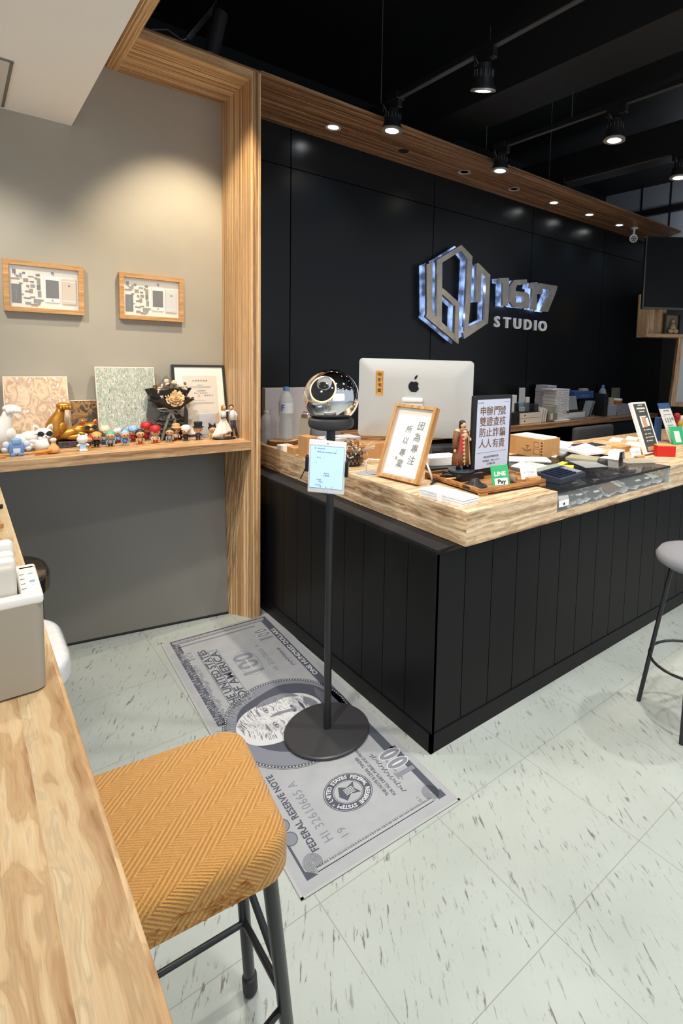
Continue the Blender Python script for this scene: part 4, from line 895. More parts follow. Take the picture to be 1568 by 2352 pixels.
# ------------------------------------------------------------------ orb on its floor stand
SX, SY = 1.060, 1.806
t = thing('scanner_orb', 'mirrored orb with glowing ring around a black eye on a thin black floor stand', 'orb scanner', (SX, SY, .003))
b = B(); b.lathe([(.0001, 0), (.163, 0), (.166, .004), (.166, .012), (.162, .0155), (.0001, .017)], n=64)
b.build('base_plate', mat('stand_base', (.07, .07, .075), .36, .4), t, smooth=30)
b = B(); b.cyl((0, 0, .016), (0, 0, 1.205), .0145, n=28); b.build('pole', mat('stand_pole', (.03, .03, .032), .35, .3), t, smooth=40)
b = B(); b.lathe([(.0165, 1.10), (.0165, 1.212), (.060, 1.214), (.080, 1.222), (.086, 1.236), (.084, 1.252), (.076, 1.258), (.0001, 1.23)], n=40)
b.build('cradle', mat('cradle_rubber', (.03, .03, .032), .55), t, smooth=40)
oc = PD(761, 911, 2.065)-Vector((SX, SY, .003)); R0 = .103
orb = B().ball(tuple(oc), R0, 64, 40).build('mirror_shell', M_CHROME, t, smooth=180)
dn = (-FWD*.955-RGT*.145+UPV*.27).normalized(); Rq = dn.to_track_quat('Z', 'Y').to_matrix().to_4x4()
def cap(b, ang0, ang1, rr, n=40, m=8):   # band of the sphere between two polar angles about dn
    T = Matrix.Translation(oc) @ Rq; o_ = b.T; b.T = T
    b.lathe([(max(rr*math.sin(ang0+(ang1-ang0)*i/m), 1e-6), rr*math.cos(ang0+(ang1-ang0)*i/m)) for i in range(m+1)], n=n); b.T = o_
fp = B(); cap(fp, 0, .475, R0+.0012); fp.build('face_plate', mat('orb_face', (.012, .011, .011), .08), t, smooth=180)
rg = B(); cap(rg, .47, .500, R0+.0022); rg.build('light_ring', mat('ring_glow', (1, .6, .3), emit=(1, .50, .20), es=1.3), t, smooth=180)
rg = B(); rg.T = Matrix.Translation(oc) @ Rq @ Matrix.Translation((.006, .020, R0-.006)); rg.lathe([(.0265, 0), (.0275, .006), (.0245, .0075), (.024, .004)], n=36)
rg.build('lens_ring', mat('lens_ring', S(200, 202, 206), .2, .8), t, smooth=50)
rg = B(); rg.T = Matrix.Translation(oc) @ Rq @ Matrix.Translation((0, -.012, R0-.0025)); rg.ball((0, 0, 0), .005, 12, 8)
rg.build('status_dot', M_WHITE, t)
# tablet in a clamp on the stand
c0 = PD(750, 1074, 1.965); uu = (PD(797, 1016, 1.965)-PD(713, 1008, 1.965)).normalized(); vv = (PD(713, 1008, 1.94)-PD(702, 1135, 1.99)).normalized()
Mt = frameM(c0, uu, vv)
t = thing('tablet', 'white tablet with lit screen clamped to the stand of the mirrored orb', 'tablet', M=Mt)
B().box((-.0665, 0, -.1005), (.0665, .0075, .1005), .006).build('casing', M_WHITE, t, smooth=40)
B().box((-.0600, -.0006, -.0800), (.0600, .0002, .0805)).build('screen', mat('tablet_screen', S(188, 220, 250), .3, emit=S(190, 221, 250), es=.42), t)
b = B()
for a in ((-.0604, .0803, .0604, .0811), (-.0604, -.0808, .0604, -.0800), (-.0606, -.0808, -.0600, .0811), (.0600, -.0808, .0606, .0811)): b.box((a[0], -.0009, a[1]), (a[2], -.0003, a[3]))
b.build('screen_border', mat('screen_line', S(60, 90, 130), .4), t)
b = B()
for s, x, z, sz in (('World ID', -.022, .070, .0065), ('Verify your orb signup today', -.002, .058, .0060), ('\u25CF', -.043, .070, .005), ('\u2197', .032, .068, .005), ('10  %', -.03, .036, .006), ('(', -.038, .018, .007), ('Balance', .0, -.022, .006), ('0 000.00', .0, -.031, .006), ('Wallet', -.026, -.048, .0060), ('Savings', -.020, -.056, .005), ('Rewards   ', -.026, -.068, .0055), ('\u25CF', -.020, -.0755, .006), ('\u25CF', .0, -.0755, .004), ('\u25CF', .02, -.0755, .004), ('...', .025, -.068, .008)):
    merge(b, text_mb(s, sz, .0001, bold=.0001), onxz(x, -.0012, z))
b.build('screen_print', mat('screen_ink', S(96, 118, 150), .5), t)
b = B(); b.tube([(0, -.0012, -.0905), (0, .001, -.0905)], .0062, 20); b.build('home_button', mat('button_ring', S(150, 170, 200), .4), t)
b = B(); b.tube([(0, -.0016, -.0905), (0, .001, -.0905)], .0049, 20); b.build('home_button_face', M_WHITE, t)
b = B(); b.cbox((0, -.0008, .0915), (.006, .001, .0016)); b.build('camera_dot', M_GREY, t)
b = B(); b.box((-.0775, -.004, -.022), (-.0655, .014, .038), .003); b.box((.0655, -.004, -.030), (.0775, .014, .030), .003); b.box((-.07, .009, -.012), (.07, .018, .02), .003); b.cyl((0, .015, 0), (0, .055, 0), .01)
b.build('clamp', M_BLK, t, smooth=40)
b = B(); b.tube([(-.073, .01, .0), (-.085, .014, -.03), (-.098, .02, -.06)], .0022, 6); b.build('cable', M_BLK, t)

# ------------------------------------------------------------------ stools
def herring():
    m = bpy.data.materials.new('mustard_knit'); m.use_nodes = True; nt = m.node_tree; L = nt.links.new; b = nt.nodes['Principled BSDF']
    tc = _n(nt, 'ShaderNodeTexCoord'); sp = _n(nt, 'ShaderNodeSeparateXYZ'); L(tc.outputs['Object'], sp.inputs[0])
    def M(op, a, c=None, **k):
        n = _n(nt, 'ShaderNodeMath', operation=op)
        for i, q in enumerate((a, c)):
            if q is None: continue
            if isinstance(q, (int, float)): n.inputs[i].default_value = q
            else: L(q, n.inputs[i])
        return n.outputs[0]
    # bands run along local x; inside each band the ribs lean one way, then the other
    def across(deg, per):
        a = math.radians(deg); return M('DIVIDE', M('ADD', M('ADD', M('MULTIPLY', sp.outputs[0], -math.sin(a)), M('MULTIPLY', sp.outputs[1], math.cos(a))), M('MULTIPLY', sp.outputs[2], .6)), per)
    alt = M('LESS_THAN', M('FRACT', across(30, .066)), .5)
    bold = M('SINE', M('MULTIPLY', across(53, .0078), 2*PI))
    fine = M('SINE', M('MULTIPLY', across(-28.5, .0046), 2*PI))
    hgt = M('ADD', M('MULTIPLY', bold, M('SUBTRACT', 1.0, alt)), M('MULTIPLY', fine, M('MULTIPLY', alt, .55)))
    yarn = _n(nt, 'ShaderNodeTexNoise'); L(tc.outputs['Object'], yarn.inputs['Vector']); yarn.inputs['Scale'].default_value = 420; yarn.inputs['Detail'].default_value = 2
    h2 = M('ADD', hgt, M('MULTIPLY', yarn.outputs['Fac'], 1.5))
    bp = _n(nt, 'ShaderNodeBump'); bp.inputs['Strength'].default_value = .75; bp.inputs['Distance'].default_value = .0016; L(h2, bp.inputs['Height']); L(bp.outputs['Normal'], b.inputs['Normal'])
    mr = _n(nt, 'ShaderNodeMapRange'); L(h2, mr.inputs['Value']); mr.inputs[1].default_value = -1.0; mr.inputs[2].default_value = 1.6
    r = _n(nt, 'ShaderNodeMix', data_type='RGBA'); L(mr.outputs[0], r.inputs[0]); r.inputs[6].default_value = (*S(150, 98, 38), 1); r.inputs[7].default_value = (*S(206, 154, 82), 1)
    L(r.outputs[2], b.inputs['Base Color']); b.inputs['Roughness'].default_value = .95; b.inputs['Sheen Weight'].default_value = .2
    return m
def rsq(hx, hy, r, n=8):
    out = []
    for cx, cy, a0 in ((hx-r, hy-r, 0), (-hx+r, hy-r, PI/2), (-hx+r, -hy+r, PI), (hx-r, -hy+r, 1.5*PI)):
        for k in range(n+1): a = a0+PI/2*k/n; out.append((cx+r*math.cos(a), cy+r*math.sin(a)))
    return out
def cushion(hx, hy, r, z0, z1, e=.03, dome=.004, wav=0):
    b = B(); prof = [(.0, z0, .80)]+[(0, z0, 1.0-.012/hx)]
    rings = [(z0, -.010), (z0+.006, 0)]+[(z1-e, 0)]+[(z1-e+e*math.sin(a), -e*(1-math.cos(a))) for a in (PI/8, PI/4, 3*PI/8, PI/2)]
    vs = []; N = None
    for j, (z, ins) in enumerate(rings):
        q = rsq(hx+ins, hy+ins, max(r+ins, .012)); N = len(q)
        vs += [(x, y, z+(wav*math.sin(i*2.3+j) if 0 < j < 3 else 0)) for i, (x, y) in enumerate(q)]
    fs = [(j*N+k, j*N+(k+1) % N, (j+1)*N+(k+1) % N, (j+1)*N+k) for j in range(len(rings)-1) for k in range(N)]
    b.add(vs, fs)
    last = [(x, y) for x, y, _ in vs[-N:]]; zt = rings[-1][0]; m = 6
    vs2 = []; 
    for j in range(m+1):
        s = 1-j/m; vs2 += [(x*s, y*s, zt+dome*(1-s*s)) for x, y in last]
    b.add(vs2, [(j*N+k, j*N+(k+1) % N, (j+1)*N+(k+1) % N, (j+1)*N+k) for j in range(m) for k in range(N)])
    b.add([(x, y, z0) for x, y, _ in vs[:N]], [tuple(range(N-1, -1, -1))])
    return b

# mustard stool pulled out in front of the table
SO = Vector((.232, .940, 0))
t = thing('bar_stool', 'bar stool with mustard herringbone knit seat and black tube legs', 'stool', tuple(SO))
cu = cushion(.176, .166, .052, .648, .722, e=.024, dome=.006, wav=.0008).build('seat', herring(), t, smooth=50, rz=math.radians(-6.5))
b = B(); rnd = random.Random(4)
for side in (0, 1):
    for k in range(46):
        u = -.15+.24*rnd.random(); z = .655+.028*rnd.random()
        if side: b.tube([(u, -.1655, z), (u+.02*rnd.random(), -.1668, z+.004), (u+.035*rnd.random(), -.1655, z-.003)], .0008, 3)
        else: b.tube([(u, .160, z+.022), (u+.002, .1655, z+.024+.003*rnd.random())], .0006, 3)
b.build('frayed_yarn', mat('frayed_yarn', S(150, 98, 44), .95), cu)
def W(x, y, z): return tuple(Vector((x, y, z))-SO)
def leg(a, c, r=.0125, foot=True):
    L_ = B().tube([W(*a), W(*c)], r, 20).build('leg', M_BLKM, t, smooth=40)
    if foot:
        d = (Vector(c)-Vector(a)).normalized(); q = Vector(c)
        B().tube([tuple(q-d*.05-SO), tuple(q-d*.047-SO), tuple(q-d*.006-SO), tuple(q-SO)], [.0125, .0165, .0165, .014], 20).build('rubber_foot', mat('rubber', (.02, .02, .02), .6), L_, smooth=40)
leg((.408, 1.085, .65), (.468, 1.13, .004)); leg((.362, .802, .65), (.466, .905, .004))
leg((.070, 1.085, .65), (.01, 1.14, .004)); leg((.062, .802, .65), (.0, .74, .004))
b = B(); ra, rb_, rc, rd = (.446, 1.110, .215), (.430, .868, .27), (.03, 1.125, .225), (.03, .76, .27)
b.tube([W(*ra), W(*rb_)], .0072, 12); b.tube([W(*ra), W(*rc)], .0072, 12); b.tube([W(*rb_), W(*rd)], .0072, 12); b.tube([W(*rc), W(*rd)], .0072, 12)
b.build('footrest', M_BLKM, t, smooth=40)
b = B(); b.tube([tuple(PZ(562, 2010, .44)-SO), tuple(PZ(653, 2262, .30)-SO)], .0068, 12); b.build('brace', M_BLKM, t, smooth=40)

def plain_stool(name, lab, x, y, zs, m, rz=0, cr=.12):
    t = thing(name, lab, 'stool', (x, y, 0), rz)
    st = cushion(.175, .195, cr, zs-.065, zs, e=.02, dome=.004).build('seat', m, t, smooth=50)
    for sx in (-1, 1):
        for sy in (-1, 1): B().tube([(sx*.13, sy*.15, zs-.07), (sx*.15, sy*.18, .0)], .011, 14).build('leg', M_BLKM, t, smooth=40)
    b = B(); q = [(-.145, -.172, .26), (.145, -.172, .26), (.145, .172, .26), (-.145, .172, .26)]
    b.tube(q, .007, 10, close=True); b.build('footrest', M_BLKM, t, smooth=40)
    return t, st
t, st = plain_stool('wrapped_stool', 'stool pushed under the bar table with a white seat still in plastic wrap', .020, 1.70, .73, mat('white_vinyl', S(232, 234, 236), .25, bump=.6, bscale=16, coat=.6))
b = cushion(.178, .198, .123, .668, .726, e=.02, dome=.012, wav=.003); b.build('plastic_wrap', mat('plastic_wrap', (1, 1, 1), .12, alpha=.16, spec=.9, bump=.9, bscale=30), st, smooth=60)
b = B()
for i, s in enumerate(('THIS BAG IS NOT', 'A TOY KEEP AWAY', 'FROM CHILDREN')): merge(b, text_mb(s, .012, .0002), Matrix.Translation((.118-.016*i, -.02, .745)) @ Matrix.Rotation(PI/2, 4, 'Z'))
b.build('wrap_print', M_GREY, st)
plain_stool('glossy_stool', 'black glossy stool pushed under the far end of the bar table', .050, 2.30, .735, mat('black_vinyl', (.02, .02, .021), .16, spec=.6, coat=.8), cr=.168)

# grey stool cut by the right edge of the picture
t = thing('grey_stool', 'round grey upholstered bar stool with thin black legs near the planked counter', 'stool', (2.30, .93, 0))
B().lathe([(.0001, .655), (.13, .66), (.165, .68), (.17, .70), (.155, .722), (.10, .732), (.0001, .735)], n=40).build('seat', mat('grey_fabric', S(128, 128, 132), .9, bump=.2, bscale=200), t, smooth=50)
for k in range(4):
    a = PI*.60+k*PI/2; B().tube([(.10*math.cos(a), .10*math.sin(a), .66), (.20*math.cos(a), .20*math.sin(a), 0)], .0095, 14).build('leg', M_BLKM, t, smooth=40)
b = B(); b.tube([(.168*math.cos(2*PI*k/28), .168*math.sin(2*PI*k/28), .25) for k in range(28)], .006, 8, close=True); b.build('footrest', M_BLKM, t, smooth=40)

# ------------------------------------------------------------------ power bank station on the bar table
cb_ = PZ(108, 1583, ZT)
M_BOXG = mat('station_grey', S(166, 158, 142), .55)
M_BOXW = mat('station_white', S(242, 240, 234), .4)
t = thing('power_bank_station', 'grey rental box with a white top holding upright white power banks on the bar table', 'charging station', (cb_.x, cb_.y, ZT), math.radians(-1))
HH = .137
b = B(); o1 = [(x-.10, y+.0675) for x, y in rsq(.10, .0675, .014)]; i1 = [(x-.107, y+.065) for x, y in rsq(.083, .048, .004)]; n = len(o1)
b.add([(x, y, .003) for x, y in o1]+[(x, y, HH-.012) for x, y in o1]+[(x, y, HH-.012) for x, y in i1]+[(x, y, .015) for x, y in i1], [(k, (k+1) % n, n+(k+1) % n, n+k) for k in range(n)]+[(n+k, n+(k+1) % n, 2*n+(k+1) % n, 2*n+k) for k in range(n)]+[(2*n+k, 2*n+(k+1) % n, 3*n+(k+1) % n, 3*n+k) for k in range(n)]+[tuple(3*n+k for k in range(n)), tuple(range(n))])
b.build('housing', M_BOXG, t, smooth=40)
b = B(); b.box((-.20, 0.006, 0), (-.006, .129, .004)); b.build('base', M_BLK, t)
tp = B(); tp.box((-.20, .0, HH-.014), (0, .017, HH), .004); tp.box((-.20, .112, HH-.014), (0, .135, HH), .004); tp.box((-.024, .010, HH-.014), (0, .125, HH), .004); tp.build('top_rim', M_BOXW, t, smooth=40)
b = B()
for k in range(4): b.box((-.0215, .028+.020*k, HH-.0005), (-.0165, .0295+.020*k, HH+.0006))
b.build('slot_marks', M_GREY, t)
b = B(); merge(b, text_mb('1', .006), Matrix.Translation((-.0085, .04, HH+.0003))); b.cbox((-.0085, .055, HH+.0003), (.006, .008, .0006)); b.cbox((-.0085, .088, HH+.0003), (.005, .004, .0006)); b.build('top_print', mat('print_blue', S(150, 180, 215), .5), t)
def bank(y, lean, z0, lab):
    q = thing('power_bank', lab, 'power bank', tuple(Vector((cb_.x, cb_.y, ZT+z0))+Matrix.Rotation(math.radians(-1), 3, 'Z') @ Vector((-.103, y, 0))), math.radians(-1), group='white power banks in the station')
    c = B(); c.T = Matrix.Rotation(lean, 4, 'X'); c.box((-.065, -.0085, 0), (.076, .0085, .135), .007); c.build('shell', M_BOXW if y > .03 else mat('bank_face', S(214, 208, 196), .45), q, smooth=40)
    return q
q = bank(.0285, 0, .040, 'power bank at the front of the grey station, showing a round green and white sign')
c = B(); merge(c, text_mb('\u25CF', .040, .0004), onxz(.016, -.0092, .112)); c.build('round_sign', mat('sign_teal', S(64, 150, 130), .5), q)
c = B(); merge(c, text_mb('\u26A1', .018, .0005), onxz(.018, -.0100, .112)); c.build('bolt_sign', M_BOXW, q)
bank(.049, 0, .044, 'second white power bank from the front of the grey station')
bank(.069, 0, .047, 'third white power bank from the front of the grey station')
bank(.094, 0, .056, 'white power bank at the back of the grey station, standing highest')
# small dark clutter on the far part of the bar table
for (x, y, lab, c) in ((1, 1168, 'small black clip lying on the bar table near the poster card', M_BLK), (2, 1212, 'small tan wooden piece on the bar table', M_OAKX), (8, 1256, 'thin dark pen lying on the bar table behind the power banks', M_BLK)):
    p = PZ(x, y, ZT); o = B().box((-.03, -.006, 0), (.006, .006, .012), .003).build('clip' if 'clip' in lab else 'wood_piece' if 'wooden' in lab else 'pen', c, at=tuple(p)); tag(o, lab, 'clip' if 'clip' in lab else 'wood piece' if 'wooden' in lab else 'pen')
# ------------------------------------------------------------------ lit emblem and lettering on the black wall
def Q(x, y): return (920+x/3.92, 540+y/3.92)
YL = 3.318     # metal faces stand off the wall
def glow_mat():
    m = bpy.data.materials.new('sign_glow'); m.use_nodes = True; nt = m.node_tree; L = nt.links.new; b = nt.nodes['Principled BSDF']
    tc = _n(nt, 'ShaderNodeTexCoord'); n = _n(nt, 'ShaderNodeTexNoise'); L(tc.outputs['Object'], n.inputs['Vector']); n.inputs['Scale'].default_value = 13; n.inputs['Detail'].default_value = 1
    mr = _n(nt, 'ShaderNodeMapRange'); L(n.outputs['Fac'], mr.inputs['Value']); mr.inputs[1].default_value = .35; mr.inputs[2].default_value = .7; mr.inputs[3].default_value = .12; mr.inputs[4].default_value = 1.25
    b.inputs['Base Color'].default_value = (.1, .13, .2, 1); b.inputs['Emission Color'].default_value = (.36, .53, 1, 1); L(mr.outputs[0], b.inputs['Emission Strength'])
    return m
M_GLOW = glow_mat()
M_SIGN = mat('sign_metal', S(196, 188, 176), .42, .75, vary=.18, vscale=9)
M_SIDE = mat('sign_side', S(190, 190, 190), .2, .9)
def plate(polys, name, t, grow=0):
    b = B()
    for i, pl in enumerate(polys):
        b.prism([(lambda p: (p.x, p.z))(PY(*Q(*q), YL)) for q in pl], YL-.0007*i, YL+.022+.0007*i, 'xz')
    o = b.build(name, M_SIGN, t)
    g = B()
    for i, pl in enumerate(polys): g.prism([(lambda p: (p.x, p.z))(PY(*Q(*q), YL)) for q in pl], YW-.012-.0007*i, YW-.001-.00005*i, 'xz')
    g.build(name.replace('face', 'glow_copy'), M_GLOW, t)  # emissive copy of the shapes, stands in for their glow reflected in the wall
t = thing('wall_emblem', 'backlit steel emblem of two nested angular hexagon shapes on the black wall', 'sign')
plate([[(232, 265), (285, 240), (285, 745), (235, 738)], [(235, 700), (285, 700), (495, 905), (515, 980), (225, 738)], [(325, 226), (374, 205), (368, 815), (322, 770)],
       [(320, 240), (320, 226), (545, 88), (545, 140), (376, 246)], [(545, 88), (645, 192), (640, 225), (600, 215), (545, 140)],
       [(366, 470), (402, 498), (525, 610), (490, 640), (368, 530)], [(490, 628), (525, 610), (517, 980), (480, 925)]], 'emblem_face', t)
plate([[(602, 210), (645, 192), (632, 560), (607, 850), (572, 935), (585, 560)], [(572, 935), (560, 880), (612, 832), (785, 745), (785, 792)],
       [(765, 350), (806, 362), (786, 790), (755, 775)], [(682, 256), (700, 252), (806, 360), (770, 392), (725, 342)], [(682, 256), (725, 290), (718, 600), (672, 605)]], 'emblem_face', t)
t = thing('wall_numerals', 'backlit steel numerals 1617 on the black wall above the word STUDIO', 'sign')
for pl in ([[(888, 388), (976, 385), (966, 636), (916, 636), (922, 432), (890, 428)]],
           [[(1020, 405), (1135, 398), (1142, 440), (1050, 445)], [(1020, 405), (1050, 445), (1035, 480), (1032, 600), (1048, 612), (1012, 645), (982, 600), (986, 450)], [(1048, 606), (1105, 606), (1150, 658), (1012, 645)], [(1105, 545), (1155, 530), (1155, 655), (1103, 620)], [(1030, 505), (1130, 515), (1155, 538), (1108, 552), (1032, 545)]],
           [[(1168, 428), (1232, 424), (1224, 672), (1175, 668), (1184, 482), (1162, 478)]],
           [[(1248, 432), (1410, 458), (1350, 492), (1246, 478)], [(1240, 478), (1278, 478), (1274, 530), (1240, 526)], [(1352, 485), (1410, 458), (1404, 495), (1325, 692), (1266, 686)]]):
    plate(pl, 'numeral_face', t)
t = thing('wall_word', 'small silver word STUDIO on the black wall below the numerals', 'sign')
a, c = PY(1134, 743.5, 3.40), PY(1253, 750.5, 3.40)
for i, ch in enumerate('STUDIO'):
    m_ = text_mb(ch, .135, .010, bold=.0025, sx=1.15); b = B(); u = (.045, .225, .42, .62, .775, .925)[i]
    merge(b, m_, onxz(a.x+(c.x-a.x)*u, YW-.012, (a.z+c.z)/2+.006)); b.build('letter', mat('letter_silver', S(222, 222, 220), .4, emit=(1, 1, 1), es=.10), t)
for x, z, e in ((2.98, 2.2, .5), (3.2, 1.85, .6), (3.4, 2.1, .4), (3.8, 2.0, .5), (4.25, 2.0, .45)):
    lamp('POINT', (x, YW-.05, z), e, (.42, .6, 1), shadow_soft_size=.02)

# ------------------------------------------------------------------ placing helpers for leaning panels
def rect_from(bl, br, tl, z):
    A, C = PZ(*bl, z), PZ(*br, z); e = (C-A).normalized(); d = ray(*tl)
    s = (A-ORG).dot(e)/d.dot(e); T = ORG+d*s
    return frameM(A, e, T-A), (C-A).length, (T-A).length
def seat_(M, dp):   # lift a leaning slab so its lower back edge rests on the surface
    n = M.to_3x3() @ Vector((0, 1, 0)); M.translation.z += max(0, -n.z*dp); return M
def uv(M, x, y):      # sight line met with the panel's own plane, in panel coordinates
    n = M.to_3x3() @ Vector((0, 1, 0)); p = M.translation; d = ray(x, y); P = ORG+d*((p-ORG).dot(n)/d.dot(n)); q = M.inverted() @ P; return q.x, q.z
def Z6(x, y): return (840+x/3.733, 820+y/3.733)

# ------------------------------------------------------------------ desktop computer
A, C, Dn = PD(825, 822, 3.09), PD(1090, 830, 3.09), PD(830, 1003, 3.09)
u = (C-A); u.z = 0; wd = .648
t = thing('desktop_computer', 'large silver desktop computer seen from behind with black fruit logo and orange charm', 'computer', M=frameM((A.x, A.y, 1.040), u, (0, 0, 1)))
H = .443
b = B(); b.prism(rsq(wd/2, H/2, .022), -.0, .012, 'xz'); b.v = [(x+wd/2, y, z+H/2) for x, y, z in b.v]
bb = rsq(wd/2-.004, H/2-.004, .02); N = len(bb)
M_ALU = mat('aluminium', S(200, 200, 196), .45, .3)
b.build('display_shell', M_ALU, t, smooth=40)
b = B(); b.prism(rsq(wd/2-.05, H/2-.05, .05), -.018, -.0, 'xz'); b.v = [(x+wd/2, y, z+H/2) for x, y, z in b.v]
vs = []; rings = [(0, 0), (.03, -.006), (.065, -.011), (.10, -.0145)]; b = B()
for ins, y in rings: vs += [(x+wd/2, y-.0005, z+H/2) for x, z in rsq(wd/2-.002-ins, H/2-.002-ins*1.0 if H/2-.002-ins > .012 else .012, max(.02, .02))]
n = len(rsq(.1, .1, .02)); b.add(vs, [(j*n+k, j*n+(k+1) % n, (j+1)*n+(k+1) % n, (j+1)*n+k) for j in range(3) for k in range(n)]+[tuple(3*n+k for k in range(n))])
b.build('back_cover', M_ALU, t, smooth=60)
def applep(cx, cz, s):
    pts = []
    for k in range(40):
        a = PI/2+2*PI*k/40; r = 1-.10*abs(math.cos(a))**3*0
        x, z = .86*math.cos(a), .92*math.sin(a)
        if z > .5: z = .92*math.sin(a)-.20*math.exp(-(x/.26)**2)
        if z < -.6: z = .92*math.sin(a)+.12*math.exp(-(x/.20)**2)
        if z < 0: x *= 1-.16*z*z
        d = math.hypot(x-1.02, z-.14)
        if d < .40: v = Vector((x-1.02, z-.14)).normalized()*.40; x, z = 1.02+v.x, .14+v.y
        pts.append((cx+x*s, cz+z*s))
    return pts
b = B(); b.T = Matrix.Translation((wd/2-.012, 0, H*.655)); b.prism(applep(0, 0, .036), -.0170, -.0150, 'xz')
b.prism([(.002, .040), (.004, .055), (.018, .068), (.019, .056), (.012, .044)], -.0170, -.0150, 'xz'); b.build('fruit_logo', mat('logo_black', (.006, .006, .007), .08), t)
b = B(); b.box((.097, -.0162, .235), (.140, -.0100, .375), .0005); b.build('paper_charm', mat('charm_orange', S(216, 160, 84), .7, vary=.1, vscale=60), t)
b = B()
for i, ch in enumerate('招財進寶'): merge(b, text_mb(ch, .024, .0003, bold=.0006), onxz(.1185, -.0165, .352-i*.030))
for x in (.1005, .1345): b.box((x, -.0168, .242), (x+.0016, -.0160, .362))
b.build('charm_writing', mat('charm_ink', S(96, 66, 28), .7), t)
b = B(); b.box((.082, -.0055, .048), (.108, -.0035, .051)); b.box((.121, -.0055, .042), (.1255, -.0035, .056)); b.box((.135, -.0055, .042), (.1395, -.0035, .056)); b.build('sockets', M_INK, t)
b = B(); b.add([(wd/2-.075, -.017, .215), (wd/2+.075-.035, -.017, .215), (wd/2+.04, -.09, -.10), (wd/2-.075, -.09, -.10), (wd/2-.075, -.007, .215), (wd/2+.04, -.007, .215), (wd/2+.04, -.08, -.10), (wd/2-.075, -.08, -.10)], [(0, 1, 2, 3), (7, 6, 5, 4), (0, 4, 5, 1), (1, 5, 6, 2), (2, 6, 7, 3), (3, 7, 4, 0)])
b.box((wd/2-.075, -.09, -.1155), (wd/2+.04, .10, -.108)); b.build('stand', M_ALU, t)
B().box((wd/2-.077, -.032, .200), (wd/2+.042, -.012, .228), .009).build('hinge', M_WHITE, t, smooth=50)

# ------------------------------------------------------------------ calligraphy in an oak frame
M1, w1, h1 = rect_from((862, 1095), (955, 1117.5), (908, 930.5), ZT2+.001)
seat_(M1, .03)
t = thing('calligraphy_frame', 'oak box frame with two columns of brush calligraphy leaning on the counter', 'picture frame', M=M1)
f = .014; b = B(); dp = .03
b.box((0, 0, 0), (w1, dp, f)); b.box((0, 0, h1-f), (w1, dp, h1)); b.box((0, 0, f), (f, dp, h1-f)); b.box((w1-f, 0, f), (w1, dp, h1-f)); b.build('frame', M_OAK, t)
B().box((f, .022, f), (w1-f, .026, h1-f)).build('backing', mat('backing_cream', S(214, 206, 188), .8), t)  # cream backing board behind the rice paper
B().box((.030, .018, .020), (w1-.018, .022, h1-.045)).build('paper', mat('rice_paper', S(236, 234, 228), .85), t)
b = B()
for ch, x, y, sz in (('因', 450, 590, 1), ('為', 415, 688, 1.05), ('專', 392, 785, 1.0), ('注', 362, 885, 1.05), ('所', 348, 615, .9), ('以', 317, 712, .9), ('專', 288, 815, .9), ('業', 262, 910, 1)):
    X_, Z_ = uv(M1, *Z6(x, y)); tm_ = text_mb(ch, .043*sz, .0003, shear=.12)
    for dx_ in (-.0006, .0006): merge(b, tm_, onxz(X_+dx_, .0175-.0001*(dx_ > 0), Z_+dx_))
b.build('brush_writing', mat('brush_ink', S(60, 60, 56), .8), t)
b = B(); X_, Z_ = uv(M1, *Z6(238, 857)); b.box((X_-.006, .0172, Z_-.008), (X_+.006, .0179, Z_+.008)); b.build('seal_stamp', mat('seal_brown', S(160, 116, 84), .8), t)
B().box((f*.9, .006, f*.9), (w1-f*.9, .007, h1-f*.9)).build('glass', MATS['frame_glass'], t)

# banded leaflets
a, c, d_ = PZ(962, 1138, ZT2), PZ(1062, 1166, ZT2), PZ(1103, 1155, ZT2)
e1 = (c-a).normalized(); ln = (c-a).length; wq = .098
M2 = frameM(a+Vector((0, 0, .0005)), e1, (0, 0, 1))
t = thing('leaflet_stack', 'stack of white leaflets held by a paper band at the counter corner', 'leaflets', M=M2)
b = B(); rnd = random.Random(9)
for k in range(9):
    j = .002*rnd.random(); b.box((j, j, k*.0034), (ln-j*2, wq-j, k*.0034+.0026))
b.build('sheets', M_PAPER, t)
b = B(); b.box((ln*.42, -.0012, -.0002), (ln*.53, wq+.0012, .0312)); b.build('band', mat('band_paper', S(246, 246, 246), .7), t)
b = B(); merge(b, text_mb('STUDIO  1617  SERVICE', .008, .0001), Matrix.Translation((ln*.75, wq*.5, .0300)) @ Matrix.Rotation(.1, 4, 'Z')); b.build('leaflet_print', mat('faint_print', S(168, 172, 182), .8), t)

# ------------------------------------------------------------------ wooden tray and what stands in it
a = PZ(1104, 1141, ZT2); rz = math.radians(-4)
TW, TD = .40, .40
t = thing('wooden_tray', 'shallow brown wooden tray on short feet at the counter corner', 'tray', (a.x, a.y, ZT2), rz)
M_TRAY = wood('tray_wood', 0, S(196, 144, 84), S(170, 118, 64), S(130, 84, 44), across=30, along=2)
b = B(); b.box((0, 0, .012), (TW, TD, .018)); b.box((0, 0, .010), (TW, .012, .030)); b.box((0, TD-.012, .010), (TW, TD, .030)); b.box((0, .012, .010), (.012, TD-.012, .030)); b.box((TW-.012, .012, .010), (TW, TD-.012, .030)); b.build('tray_body', M_TRAY, t)
for q in ((0, 0), (TW-.04, 0), (0, TD-.02), (TW-.04, TD-.02)): B().box((q[0], q[1], 0), (q[0]+.04, q[1]+.02, .010)).build('foot', M_TRAY, t)
ZTR = ZT2+.0185
